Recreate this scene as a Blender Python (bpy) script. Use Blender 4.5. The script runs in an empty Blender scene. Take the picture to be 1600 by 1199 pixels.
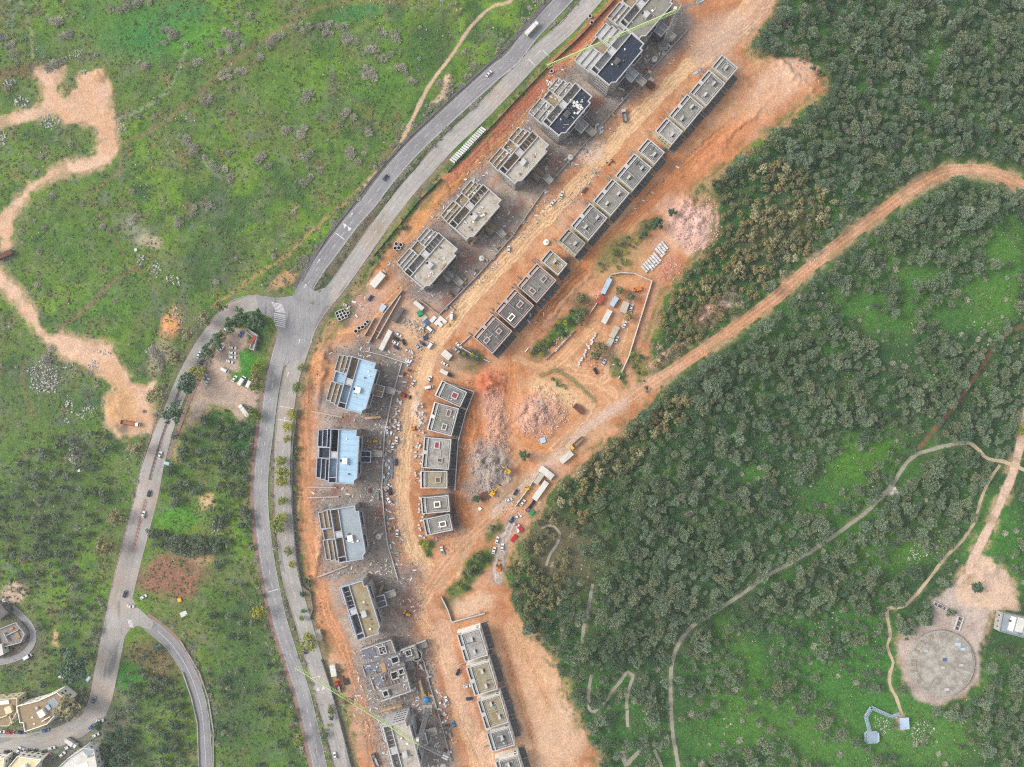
import bpy, math, random
import numpy as np
from mathutils import Vector, Matrix

# ------------------------------------------------------------------ camera, sky, sun, exposure
S = 0.4            # metres on the ground for one photograph pixel
H = 443.0          # flying height of the drone
scene = bpy.context.scene
cam_data = bpy.data.cameras.new("camera")
cam = bpy.data.objects.new("camera", cam_data)
scene.collection.objects.link(cam)
cam.location = (0, 0, H)
cam.rotation_euler = (0, 0, 0)
cam_data.sensor_fit = 'HORIZONTAL'
cam_data.angle = 2 * math.atan(800 * S / H)
cam_data.clip_start = 1.0
cam_data.clip_end = 9000.0
scene.camera = cam

SUN_EL, SUN_AZ = math.radians(37), math.radians(-77)     # azimuth clockwise from +Y: the light comes from the west
world = bpy.data.worlds.new("World")
scene.world = world
world.use_nodes = True
wn, wl = world.node_tree.nodes, world.node_tree.links
wn.clear()
sky = wn.new('ShaderNodeTexSky')
sky.sky_type = 'NISHITA'
sky.sun_disc = False
sky.sun_elevation = SUN_EL
sky.sun_rotation = SUN_AZ
sky.air_density = 1.0
sky.dust_density = 3.0
hs = wn.new('ShaderNodeHueSaturation')
hs.inputs['Saturation'].default_value = 0.3
bg = wn.new('ShaderNodeBackground')
bg.inputs['Strength'].default_value = 0.15
wo = wn.new('ShaderNodeOutputWorld')
wl.new(sky.outputs[0], hs.inputs['Color'])
wl.new(hs.outputs[0], bg.inputs['Color'])
wl.new(bg.outputs[0], wo.inputs['Surface'])

sun_data = bpy.data.lights.new("sun", 'SUN')
sun_data.energy = 1.35
sun_data.angle = math.radians(22)
sun_data.color = (1.0, 0.95, 0.88)
sun = bpy.data.objects.new("sun", sun_data)
scene.collection.objects.link(sun)
to_sun = Vector((math.cos(SUN_EL) * math.sin(SUN_AZ), math.cos(SUN_EL) * math.cos(SUN_AZ), math.sin(SUN_EL)))
sun.rotation_euler = to_sun.to_track_quat('Z', 'Y').to_euler()
sun.location = to_sun * 900

scene.view_settings.view_transform = 'Standard'
scene.view_settings.look = 'None'
scene.view_settings.gamma = 1.0
scene.view_settings.use_curve_mapping = False
scene.view_settings.exposure = 1.1
scene.render.engine = 'CYCLES'
scene.cycles.use_denoising = False
scene.cycles.pixel_filter_type = 'BLACKMAN_HARRIS'
scene.cycles.filter_width = 1.15
scene.cycles.denoiser = 'OPENIMAGEDENOISE'
scene.cycles.denoising_input_passes = 'RGB_ALBEDO_NORMAL'
scene.cycles.denoising_prefilter = 'ACCURATE'
scene.cycles.max_bounces = 4
scene.cycles.diffuse_bounces = 2
scene.cycles.glossy_bounces = 2
scene.cycles.transparent_max_bounces = 4

# ------------------------------------------------------------------ helpers
rnd = random.Random(7)
nrs = np.random.RandomState(11)
COL = scene.collection.objects
KALB = 0.60


def lin(c):
    c = c / 255.0
    return c / 12.92 if c <= 0.04045 else ((c + 0.055) / 1.055) ** 2.4


def C(r, g, b, k=1.0):
    return (lin(r) * KALB * k, lin(g) * KALB * k, lin(b) * KALB * k)


def CA(r, g, b):
    return np.array(C(r, g, b))


def P(u, v, z=0.0):
    """photograph pixel of a point at height z -> world point"""
    f = S * (H - z) / H
    return Vector(((u - 800) * f, (599.5 - v) * f, z))


def tag(o, label=None, cat=None, group=None, kind=None):
    if label: o['label'] = label
    if cat: o['category'] = cat
    if group: o['group'] = group
    if kind: o['kind'] = kind
    return o


def empty(name, loc, rz=0.0, label=None, cat=None, group=None):
    o = bpy.data.objects.new(name, None)
    COL.link(o)
    o.location = loc
    o.rotation_euler = (0, 0, rz)
    o.empty_display_size = 0.5
    return tag(o, label, cat, group)


def inst(name, me, parent=None, loc=None, rz=0.0, scale=None, mat=None):
    o = bpy.data.objects.new(name, me)
    COL.link(o)
    if parent is not None: o.parent = parent
    if loc is not None: o.location = loc
    if rz: o.rotation_euler = (0, 0, rz)
    if scale is not None: o.scale = scale if hasattr(scale, '__len__') else (scale,) * 3
    if mat is not None:
        o.material_slots[0].link = 'OBJECT'
        o.material_slots[0].material = mat
    return o


class MB:
    def __init__(self):
        self.v, self.f, self.m = [], [], []
        self.cur = 0

    def add(self, vs, fs):
        n = len(self.v)
        self.v += [tuple(p) for p in vs]
        self.f += [tuple(i + n for i in f) for f in fs]
        self.m += [self.cur] * len(fs)
        return self

    def box(self, x0, x1, y0, y1, z0, z1):
        return self.add([(x0, y0, z0), (x1, y0, z0), (x1, y1, z0), (x0, y1, z0), (x0, y0, z1), (x1, y0, z1), (x1, y1, z1), (x0, y1, z1)],
                        [(3, 2, 1, 0), (4, 5, 6, 7), (0, 1, 5, 4), (1, 2, 6, 5), (2, 3, 7, 6), (3, 0, 4, 7)])

    def frustum(self, a, b):
        """a, b = (x0,x1,y0,y1,z): bottom and top rectangles"""
        (x0, x1, y0, y1, z0), (p0, p1, q0, q1, z1) = a, b
        return self.add([(x0, y0, z0), (x1, y0, z0), (x1, y1, z0), (x0, y1, z0), (p0, q0, z1), (p1, q0, z1), (p1, q1, z1), (p0, q1, z1)],
                        [(3, 2, 1, 0), (4, 5, 6, 7), (0, 1, 5, 4), (1, 2, 6, 5), (2, 3, 7, 6), (3, 0, 4, 7)])

    def prism(self, poly, z0, z1):
        a = sum(p[0] * q[1] - q[0] * p[1] for p, q in zip(poly, poly[1:] + poly[:1]))
        if a < 0: poly = poly[::-1]
        n = len(poly)
        vs = [(p[0], p[1], z0) for p in poly] + [(p[0], p[1], z1) for p in poly]
        fs = [tuple(range(n - 1, -1, -1)), tuple(range(n, 2 * n))]
        fs += [(i, (i + 1) % n, n + (i + 1) % n, n + i) for i in range(n)]
        return self.add(vs, fs)

    def wall(self, p, q, t, z0, z1):
        """upright wall along the segment p-q"""
        p, q = Vector(p[:2]), Vector(q[:2])
        d = (q - p)
        if d.length < 1e-6: return self
        d.normalize()
        n = Vector((-d.y, d.x)) * t / 2
        return self.prism([tuple(p + n), tuple(p - n), tuple(q - n), tuple(q + n)], z0, z1)

    def ring(self, poly, t, z0, z1):
        """parapet inside a closed polygon"""
        a = sum(p[0] * q[1] - q[0] * p[1] for p, q in zip(poly, poly[1:] + poly[:1]))
        if a < 0: poly = poly[::-1]
        ins = offset_poly(poly, t)
        n = len(poly)
        vs = [(p[0], p[1], z0) for p in poly] + [(p[0], p[1], z1) for p in poly] + \
             [(p[0], p[1], z0) for p in ins] + [(p[0], p[1], z1) for p in ins]
        fs = []
        for i in range(n):
            j = (i + 1) % n
            fs += [(i, j, n + j, n + i), (n + i, n + j, 3 * n + j, 3 * n + i), (2 * n + j, 2 * n + i, 3 * n + i, 3 * n + j)]
        return self.add(vs, fs)

    def tube(self, p, q, r, n=5, r2=None):
        p, q = Vector(p), Vector(q)
        r2 = r if r2 is None else r2
        d = (q - p)
        if d.length < 1e-6: return self
        d.normalize()
        a = d.orthogonal().normalized()
        b = d.cross(a)
        vs = []
        for c, rr in ((p, r), (q, r2)):
            for k in range(n):
                t = 2 * math.pi * k / n
                vs.append(tuple(c + (a * math.cos(t) + b * math.sin(t)) * rr))
        fs = [tuple(range(n - 1, -1, -1)), tuple(range(n, 2 * n))]
        fs += [(i, (i + 1) % n, n + (i + 1) % n, n + i) for i in range(n)]
        return self.add(vs, fs)

    def lathe(self, prof, n=16, c=(0, 0)):
        k = len(prof)
        vs = []
        for i in range(n):
            t = 2 * math.pi * i / n
            vs += [(c[0] + r * math.cos(t), c[1] + r * math.sin(t), z) for r, z in prof]
        fs = []
        for i in range(n):
            j = (i + 1) % n
            for m in range(k - 1):
                fs.append((i * k + m, j * k + m, j * k + m + 1, i * k + m + 1))
        return self.add(vs, fs)

    def mesh(self, name, mats, smooth=False):
        me = bpy.data.meshes.new(name)
        me.from_pydata(self.v, [], self.f)
        for m in (mats if isinstance(mats, (list, tuple)) else [mats]):
            me.materials.append(m)
        if isinstance(mats, (list, tuple)) and len(mats) > 1:
            me.polygons.foreach_set('material_index', self.m)
        if smooth:
            me.polygons.foreach_set('use_smooth', [True] * len(me.polygons))
        me.update()
        return me

    def build(self, name, mats, parent=None, smooth=False):
        return inst(name, self.mesh(name, mats, smooth), parent)


def offset_poly(poly, t):
    n = len(poly)
    out = []
    for i in range(n):
        a, b, c = Vector(poly[i - 1][:2]), Vector(poly[i][:2]), Vector(poly[(i + 1) % n][:2])
        d1, d2 = (b - a).normalized(), (c - b).normalized()
        n1, n2 = Vector((-d1.y, d1.x)), Vector((-d2.y, d2.x))
        k = n1 + n2
        den = max(0.3, 1 + n1.dot(n2))
        out.append(tuple(b + k * (t / den)))
    return out


# ------------------------------------------------------------------ materials
def new_mat(name):
    m = bpy.data.materials.new(name)
    m.use_nodes = True
    nt = m.node_tree
    b = nt.nodes['Principled BSDF']
    if 'Specular IOR Level' in b.inputs: b.inputs['Specular IOR Level'].default_value = 0.25
    return m, nt, b


def N(nt, typ, **kw):
    n = nt.nodes.new(typ)
    for k, v in kw.items():
        if k in n.inputs.keys() if hasattr(n.inputs, 'keys') else False:
            n.inputs[k].default_value = v
        else:
            setattr(n, k, v)
    return n


def noise_fac(nt, scale, detail=4, rough=0.6, coord='pos', lo=0.3, hi=0.7, offs=0.0, stretch=None):
    if coord == 'pos':
        g = N(nt, 'ShaderNodeNewGeometry').outputs['Position']
    elif coord == 'uv':
        g = N(nt, 'ShaderNodeUVMap').outputs[0]
    else:
        g = N(nt, 'ShaderNodeTexCoord').outputs['Object']
    mp = N(nt, 'ShaderNodeMapping')
    mp.inputs['Location'].default_value = (offs, offs * 1.7, offs * 0.3)
    if stretch: mp.inputs['Scale'].default_value = stretch
    nt.links.new(g, mp.inputs[0])
    t = N(nt, 'ShaderNodeTexNoise')
    t.inputs['Scale'].default_value = scale
    t.inputs['Detail'].default_value = detail
    t.inputs['Roughness'].default_value = rough
    nt.links.new(mp.outputs[0], t.inputs['Vector'])
    mr = N(nt, 'ShaderNodeMapRange')
    mr.inputs['From Min'].default_value = lo
    mr.inputs['From Max'].default_value = hi
    nt.links.new(t.outputs['Fac'], mr.inputs['Value'])
    return mr.outputs[0]


def mixc(nt, fac, a, b, mode='MIX'):
    n = N(nt, 'ShaderNodeMix', data_type='RGBA', blend_type=mode)
    for sock, val in ((n.inputs[0], fac), (n.inputs[6], a), (n.inputs[7], b)):
        if hasattr(val, 'is_output') or hasattr(val, 'links'):
            nt.links.new(val, sock)
        elif isinstance(val, (int, float)):
            sock.default_value = val
        else:
            sock.default_value = (*val[:3], 1.0)
    return n.outputs[2]


def bump(nt, b, fac, dist, strength=0.6):
    n = N(nt, 'ShaderNodeBump')
    n.inputs['Strength'].default_value = strength
    n.inputs['Distance'].default_value = dist
    nt.links.new(fac, n.inputs['Height'])
    nt.links.new(n.outputs[0], b.inputs['Normal'])


def plain(name, rgb, rough=0.8, metallic=0.0, var=0.18, scale=0.8, rnd_amt=0.0, coord='pos', stain=None, stain_lo=0.5, stain_hi=0.7, stain_scale=0.12):
    """colour with two scales of wear"""
    m, nt, b = new_mat(name)
    f = noise_fac(nt, scale, 5, 0.65, coord, 0.25, 0.75)
    dark = tuple(c * (1 - var) for c in rgb)
    lite = tuple(min(0.85, c * (1 + var)) for c in rgb)
    c = mixc(nt, f, dark, lite)
    if stain is not None:
        f2 = noise_fac(nt, stain_scale, 6, 0.7, coord, stain_lo, stain_hi, 13.0)
        c = mixc(nt, f2, c, stain)
    if rnd_amt:
        oi = N(nt, 'ShaderNodeObjectInfo')
        mr = N(nt, 'ShaderNodeMapRange')
        mr.inputs['To Min'].default_value = 1 - rnd_amt
        mr.inputs['To Max'].default_value = 1 + rnd_amt
        nt.links.new(oi.outputs['Random'], mr.inputs['Value'])
        cc = N(nt, 'ShaderNodeCombineColor')
        for i in range(3): nt.links.new(mr.outputs[0], cc.inputs[i])
        c = mixc(nt, 1.0, c, cc.outputs[0], 'MULTIPLY')
    nt.links.new(c, b.inputs['Base Color'])
    b.inputs['Roughness'].default_value = rough
    b.inputs['Metallic'].default_value = metallic
    return m


def foliage(name, a, bcol, var=0.25, tint=None, third=None):
    """leaf colour that differs from tree to tree and from clump to clump"""
    m, nt, b = new_mat(name)
    oi = N(nt, 'ShaderNodeObjectInfo')
    c = mixc(nt, oi.outputs['Random'], a, bcol)
    if third is not None:
        mm = N(nt, 'ShaderNodeMath', operation='MULTIPLY'); mm.inputs[1].default_value = 17.31
        fr = N(nt, 'ShaderNodeMath', operation='FRACT')
        mr3 = N(nt, 'ShaderNodeMapRange'); mr3.inputs['From Min'].default_value = 0.55; mr3.inputs['From Max'].default_value = 1.0
        nt.links.new(oi.outputs['Random'], mm.inputs[0]); nt.links.new(mm.outputs[0], fr.inputs[0]); nt.links.new(fr.outputs[0], mr3.inputs['Value'])
        c = mixc(nt, mr3.outputs[0], c, third)
    f = noise_fac(nt, 0.55, 3, 0.6, 'pos', 0.3, 0.7)
    d = tuple(1 - var for _ in range(3))
    l = tuple(1 + var for _ in range(3))
    c = mixc(nt, 1.0, c, mixc(nt, f, d, l), 'MULTIPLY')
    if tint is not None:
        f3 = noise_fac(nt, 0.03, 3, 0.6, 'pos', 0.5, 0.72, 31.0)
        c = mixc(nt, f3, c, tint)
    nt.links.new(c, b.inputs['Base Color'])
    b.inputs['Roughness'].default_value = 0.75
    b.inputs['Specular IOR Level'].default_value = 0.2
    return m


def vcol_mat(name, layers, bump_d, speck=None, speck_lo=0.66, speck_hi=0.75, speck_scale=0.9, streak=0.0):
    """painted soil or turf colour broken up by fine noise"""
    m, nt, b = new_mat(name)
    at = N(nt, 'ShaderNodeAttribute', attribute_name='soil')
    c = at.outputs['Color']
    for i, (s, a) in enumerate(layers):
        f = noise_fac(nt, s, 6, 0.7, 'pos', 0.28, 0.72, 5.0 * i)
        c = mixc(nt, 1.0, c, mixc(nt, f, (1 - a,) * 3, (1 + a,) * 3), 'MULTIPLY')
    if speck is not None:
        f = noise_fac(nt, speck_scale, 3, 0.6, 'pos', speck_lo, speck_hi, 41.0)
        c = mixc(nt, f, c, speck)
    nt.links.new(c, b.inputs['Base Color'])
    b.inputs['Roughness'].default_value = 0.95
    b.inputs['Specular IOR Level'].default_value = 0.1
    h = noise_fac(nt, 0.9, 5, 0.7, 'pos', 0.2, 0.8, 3.0)
    bump(nt, b, h, bump_d, 0.8)
    return m


def asphalt_mat(name, base, pale, mud=None):
    m, nt, b = new_mat(name)
    f1 = noise_fac(nt, 1.0, 5, 0.65, 'uv', 0.3, 0.7, 0, (0.8, 0.035, 1))      # long worn streaks
    f2 = noise_fac(nt, 0.05, 5, 0.65, 'pos', 0.35, 0.65, 9.0)
    f3 = noise_fac(nt, 0.7, 3, 0.6, 'pos', 0.25, 0.75, 2.0)
    c = mixc(nt, f1, base, pale)
    if mud is not None:
        c = mixc(nt, noise_fac(nt, 0.022, 6, 0.7, 'pos', 0.5, 0.78, 77.0), c, mud)
    c = mixc(nt, noise_fac(nt, 1.0, 2, 0.5, 'uv', 0.6, 0.64, 3.0, (0.12, 0.03, 1)), c, tuple(x * 0.8 for x in base))
    c = mixc(nt, 1.0, c, mixc(nt, f2, (0.8,) * 3, (1.12,) * 3), 'MULTIPLY')
    c = mixc(nt, 1.0, c, mixc(nt, f3, (0.9,) * 3, (1.08,) * 3), 'MULTIPLY')
    nt.links.new(c, b.inputs['Base Color'])
    b.inputs['Roughness'].default_value = 0.85
    return m


M = {}
M['grass'] = vcol_mat('grass', ((0.13, 0.14), (0.4, 0.3), (1.1, 0.4)), 0.3)
M['earth'] = vcol_mat('earth', ((0.1, 0.1), (0.38, 0.18), (1.1, 0.26)), 0.2)
M['asphalt'] = asphalt_mat('asphalt', C(152, 150, 151), C(176, 173, 171))
M['asphalt_pale'] = asphalt_mat('asphalt_pale', C(166, 161, 156), C(192, 186, 179), C(196, 168, 142))
M['asphalt_dark'] = asphalt_mat('asphalt_dark', C(140, 138, 141), C(164, 161, 161))
M['paint'] = plain('road_paint', C(226, 226, 226), 0.7, var=0.12, scale=2)
M['kerb'] = plain('kerb_stone', C(186, 182, 178), 0.85, var=0.15, scale=1)
M['kerb_red'] = plain('kerb_red', C(176, 112, 100), 0.8, var=0.15, scale=1)
M['pavers'] = plain('pavers', C(160, 126, 116), 0.9, var=0.15, scale=1.4, stain=C(128, 118, 112))
M['dark_strip'] = plain('old_pavement', C(112, 106, 104), 0.9, var=0.2, scale=0.8, stain=C(90, 88, 80))
M['path_grey'] = plain('path_gravel', C(172, 166, 148), 0.95, var=0.12, scale=1.1)
M['path_beige'] = plain('path_beige', C(212, 190, 154), 0.95, var=0.1, scale=1.1)
M['conc'] = plain('concrete', C(178, 174, 166), 0.9, var=0.2, scale=0.5, stain=C(140, 132, 120))
M['conc_lite'] = plain('concrete_light', C(208, 206, 204), 0.9, var=0.14, scale=0.5, stain=C(178, 174, 170))
M['conc_blue'] = plain('concrete_cool', C(190, 196, 208), 0.85, var=0.12, scale=0.5, stain=C(150, 152, 160))
M['conc_dark'] = plain('concrete_dark', C(112, 108, 106), 0.9, var=0.25, scale=0.4, stain=C(84, 80, 78))
M['conc_board'] = plain('boarded_concrete', C(150, 144, 140), 0.9, var=0.3, scale=1.2, stain=C(120, 112, 108))
M['beige'] = plain('beige_plaster', C(240, 226, 184), 0.85, var=0.08, scale=0.4, stain=C(226, 210, 170))
M['cream'] = plain('cream_plaster', (0.7, 0.66, 0.57), 0.85, var=0.06, scale=0.4, stain=(0.6, 0.55, 0.45))
M['roof_grey'] = plain('screed_grey', C(150, 146, 136), 0.9, var=0.2, scale=0.45, stain=C(120, 116, 106), stain_scale=0.3)
M['roof_dusty'] = plain('screed_dusty', C(196, 188, 174), 0.9, var=0.16, scale=0.6, stain=C(160, 140, 120), stain_lo=0.48, stain_hi=0.66, stain_scale=0.22)
M['roof_muddy'] = plain('screed_muddy', C(166, 158, 132), 0.9, var=0.22, scale=0.5, stain=C(164, 132, 84), stain_lo=0.46, stain_hi=0.62, stain_scale=0.2)
M['roof_cool'] = plain('screed_cool', C(164, 174, 180), 0.7, var=0.1, scale=0.4, stain=C(146, 156, 164), stain_scale=0.15)
M['membrane'] = plain('bitumen_membrane', C(44, 52, 70), 0.55, var=0.15, scale=0.4, stain=C(62, 72, 92), stain_lo=0.5, stain_hi=0.75, stain_scale=0.25)
M['blue_roof'] = plain('blue_white_membrane', C(176, 210, 232), 0.5, var=0.05, scale=0.3, stain=C(196, 222, 238), stain_scale=0.1)
M['blue_roof2'] = plain('blue_white_membrane_seam', C(166, 202, 226), 0.5, var=0.05, scale=0.3, stain=C(186, 216, 234), stain_scale=0.1)
M['sand'] = plain('sand_fill', C(168, 146, 114), 0.95, var=0.15, scale=0.8, stain=C(150, 130, 112))
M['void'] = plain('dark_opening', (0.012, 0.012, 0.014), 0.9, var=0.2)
M['pink_trim'] = plain('primed_parapet', C(206, 182, 172), 0.9, var=0.12, scale=0.6, stain=C(176, 166, 156))
M['red_tile'] = plain('red_primer', C(170, 66, 76), 0.8, var=0.15)
M['glass'] = plain('dark_glass', (0.02, 0.024, 0.03), 0.12, var=0.05)
M['tyre'] = plain('tyre', (0.015, 0.015, 0.015), 0.9, var=0.05)
M['lamp'] = plain('headlamp', (0.7, 0.7, 0.68), 0.2, var=0.02)
CARC = dict(white=(238, 238, 238), silver=(188, 192, 196), grey=(120, 124, 130), black=(38, 40, 46), navy=(52, 66, 102),
            blue=(70, 110, 170), skyblue=(40, 150, 210), red=(196, 40, 44), green=(52, 80, 66))
for k, c in CARC.items():
    M['car_' + k] = plain('car_paint_' + k, C(*c), 0.35, var=0.03, scale=0.3)
M['yellow'] = plain('machine_yellow', C(238, 184, 36), 0.5, var=0.08)
M['orange'] = plain('machine_orange', C(226, 130, 44), 0.5, var=0.08)
M['mred'] = plain('machine_red', C(206, 36, 60), 0.5, var=0.08)
M['track'] = plain('crawler_track', C(66, 62, 60), 0.9, var=0.15)
M['box_white'] = plain('container_white', C(232, 228, 220), 0.6, var=0.05, stain=C(206, 200, 188))
M['box_tan'] = plain('container_tan', C(204, 194, 176), 0.7, var=0.08, stain=C(186, 176, 158))
M['box_blue'] = plain('container_bluewhite', C(190, 212, 232), 0.6, var=0.06, stain=C(170, 190, 210))
M['rust'] = plain('rust', C(120, 78, 62), 0.85, var=0.2, stain=C(96, 62, 52))
M['rust_red'] = plain('rust_red', C(176, 86, 66), 0.85, var=0.15, stain=C(146, 80, 64))
M['steel'] = plain('steel_grey', C(150, 154, 158), 0.5, 0.4, var=0.1)
M['galv'] = plain('galvanised', C(176, 196, 210), 0.5, 0.2, var=0.08)
M['crane'] = plain('crane_yellow_green', C(206, 232, 150), 0.55, var=0.06)
M['crane_grey'] = plain('crane_mast_grey', C(150, 150, 152), 0.6, 0.2, var=0.12)
M['block'] = plain('white_blocks', C(226, 224, 220), 0.9, var=0.08, rnd_amt=0.14, stain=C(196, 190, 186))
M['pallet'] = plain('wrapped_pallet', C(224, 226, 230), 0.6, var=0.1, rnd_amt=0.2)
M['timber'] = plain('timber', C(206, 168, 120), 0.9, var=0.2, rnd_amt=0.2)
M['fence'] = plain('hoarding', C(156, 166, 172), 0.6, var=0.12)
M['fence_green'] = plain('green_netting', C(52, 84, 66), 0.9, var=0.2)
M['fence_white'] = plain('white_fence', C(222, 218, 210), 0.8, var=0.1)
M['stone_white'] = plain('limestone', C(198, 194, 188), 0.95, var=0.15, scale=2, rnd_amt=0.3)
M['stone_tan'] = plain('limestone_tan', C(216, 192, 152), 0.95, var=0.15, scale=2, rnd_amt=0.3)
M['stone_pink'] = plain('pink_rubble', C(222, 176, 158), 0.95, var=0.2, scale=2, rnd_amt=0.32)
M['stone_red'] = plain('red_rubble', C(186, 118, 90), 0.95, var=0.25, scale=2, rnd_amt=0.3)
M['stone_grey'] = plain('grey_rubble', C(172, 166, 164), 0.95, var=0.25, scale=2, rnd_amt=0.5)
M['debris'] = plain('building_debris', C(156, 148, 142), 0.95, var=0.3, scale=2, rnd_amt=0.6)
M['bark'] = plain('bark', C(100, 84, 72), 0.95, var=0.2)
M['twig'] = plain('grey_twigs', C(208, 204, 182), 0.95, var=0.2, scale=0.8, rnd_amt=0.2)
M['pine'] = foliage('pine_needles', C(72, 96, 68, 1.4), C(124, 140, 112, 1.4), 0.24, C(102, 120, 80, 1.4), C(122, 128, 96, 1.4))
M['oak'] = foliage('oak_leaves', C(92, 98, 64, 1.4), C(118, 112, 74, 1.4), 0.25, C(84, 98, 68, 1.4), C(136, 120, 76, 1.4))
M['olive'] = foliage('olive_leaves', C(72, 90, 66, 1.4), C(108, 120, 96, 1.4), 0.25)
M['road_tree'] = foliage('street_tree_leaves', C(100, 122, 52, 1.4), C(148, 146, 52, 1.4), 0.25)
M['dark_tree'] = foliage('dark_leaves', C(54, 84, 62, 1.4), C(80, 104, 70, 1.4), 0.3)
M['herb'] = foliage('herb_leaves', C(86, 118, 52, 1.5), C(124, 138, 86, 1.5), 0.3)
M['brown_tree'] = foliage('brown_leaves', C(126, 116, 76, 1.4), C(150, 146, 112, 1.4), 0.25)
# ------------------------------------------------------------------ terrain grid
GX0, GX1, GY0, GY1, GS = -344.0, 344.0, -264.0, 264.0, 0.8
gx = np.arange(GX0, GX1 + 1e-6, GS)
gy = np.arange(GY0, GY1 + 1e-6, GS)
NX, NY = len(gx), len(gy)
XX, YY = np.meshgrid(gx, gy)
UU, VV = XX / S + 800, 599.5 - YY / S


def vnoise(scale, seed, octaves=3, gain=0.5):
    """value noise on the grid, scale in metres, about 0..1"""
    out = np.zeros_like(XX)
    amp, tot = 1.0, 0.0
    for o in range(octaves):
        rs = np.random.RandomState(seed * 31 + o)
        sc = scale / (2 ** o)
        fx, fy = (XX - GX0) / sc, (YY - GY0) / sc
        ix, iy = fx.astype(int), fy.astype(int)
        tx, ty = fx - ix, fy - iy
        tx, ty = tx * tx * (3 - 2 * tx), ty * ty * (3 - 2 * ty)
        L = rs.rand(iy.max() + 2, ix.max() + 2)
        out += amp * ((L[iy, ix] * (1 - tx) + L[iy, ix + 1] * tx) * (1 - ty) + (L[iy + 1, ix] * (1 - tx) + L[iy + 1, ix + 1] * tx) * ty)
        tot += amp
        amp *= gain
    return out / tot


W1, W2 = vnoise(30, 1, 6, 0.62) - 0.5, vnoise(30, 2, 6, 0.62) - 0.5
W3, W4 = vnoise(5, 8, 3, 0.7) - 0.5, vnoise(5, 9, 3, 0.7) - 0.5
WU, WV = UU + W1 * 18 + W3 * 14, VV + W2 * 18 + W4 * 14        # wobbling pixel coordinates: natural edges


def blur(a, r):
    r = int(r)
    if r < 1: return a
    for ax in (0, 1):
        c = np.cumsum(np.pad(a, [(r + 1, r) if i == ax else (0, 0) for i in (0, 1)], mode='edge'), axis=ax)
        n = a.shape[ax]
        a = (np.take(c, np.arange(2 * r + 1, 2 * r + 1 + n), axis=ax) - np.take(c, np.arange(0, n), axis=ax)) / (2 * r + 1)
    return a


def pip(pts, U, V):
    ins = np.zeros(U.shape, bool)
    us, vs = [p[0] for p in pts], [p[1] for p in pts]
    n = len(pts)
    for i in range(n):
        x1, y1, x2, y2 = us[i], vs[i], us[(i + 1) % n], vs[(i + 1) % n]
        if y1 == y2: continue
        c = ((y1 > V) != (y2 > V)) & (U < (x2 - x1) * (V - y1) / (y2 - y1) + x1)
        ins ^= c
    return ins


def poly_m(pts, soft=1, warp=True):
    m = np.zeros_like(XX)
    us, vs = [p[0] for p in pts], [p[1] for p in pts]
    box = (UU > min(us) - 14) & (UU < max(us) + 14) & (VV > min(vs) - 14) & (VV < max(vs) + 14)
    jj, ii = np.where(box)
    j0, j1, i0, i1 = jj.min(), jj.max() + 1, ii.min(), ii.max() + 1
    s = np.s_[j0:j1, i0:i1]
    m[s] = pip(pts, (WU if warp else UU)[s], (WV if warp else VV)[s])
    return blur(m, soft) if soft else m


def line_d(pts, pad, warp=True):
    d = np.full(XX.shape, 1e3)
    A, B = ((UU + WU) / 2, (VV + WV) / 2) if warp else (UU, VV)
    for (u1, v1), (u2, v2) in zip(pts[:-1], pts[1:]):
        i0, i1 = np.searchsorted(UU[0], [min(u1, u2) - pad, max(u1, u2) + pad])
        j0, j1 = np.searchsorted(-VV[:, 0], [-(max(v1, v2) + pad), -(min(v1, v2) - pad)])
        if i1 <= i0 or j1 <= j0: continue
        s = np.s_[j0:j1, i0:i1]
        du, dv = u2 - u1, v2 - v1
        L2 = du * du + dv * dv + 1e-9
        t = np.clip(((A[s] - u1) * du + (B[s] - v1) * dv) / L2, 0, 1)
        d[s] = np.minimum(d[s], np.hypot(A[s] - u1 - t * du, B[s] - v1 - t * dv))
    return d


def line_m(pts, width, soft=2.0, warp=True):
    if warp == 'small':
        d = (line_d(pts, width + soft + 14, False) + (W1 + W3) * 3.0)
    else:
        d = line_d(pts, width + soft + 14, warp)
    return np.clip((width / 2 + soft / 2 - d) / soft, 0, 1)


def ell_m(u, v, ru, rv, ang=0.0, soft=0.4):
    a = math.radians(ang)
    R = max(ru, rv) * (1 + soft) + 14
    i0, i1 = np.searchsorted(UU[0], [u - R, u + R])
    j0, j1 = np.searchsorted(-VV[:, 0], [-(v + R), -(v - R)])
    m = np.zeros_like(XX)
    s = np.s_[j0:j1, i0:i1]
    du, dv = WU[s] - u, -(WV[s] - v)
    x, y = du * math.cos(a) + dv * math.sin(a), -du * math.sin(a) + dv * math.cos(a)
    r = np.hypot(x / ru, y / rv)
    m[s] = np.clip((1 + soft / 2 - r) / soft, 0, 1)
    return m


def smooth(pts, step=6):
    """Catmull-Rom through pixel points"""
    out = []
    n = len(pts)
    for i in range(n - 1):
        p0, p1, p2, p3 = [Vector(pts[max(0, min(n - 1, k))][:2]) for k in (i - 1, i, i + 1, i + 2)]
        k = max(1, int((p2 - p1).length / step))
        for j in range(k):
            t = j / k
            q = 0.5 * ((2 * p1) + (p2 - p0) * t + (2 * p0 - 5 * p1 + 4 * p2 - p3) * t * t + (3 * p1 - p0 - 3 * p2 + p3) * t ** 3)
            out.append((q.x, q.y))
    out.append(tuple(pts[-1][:2]))
    return out


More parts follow.
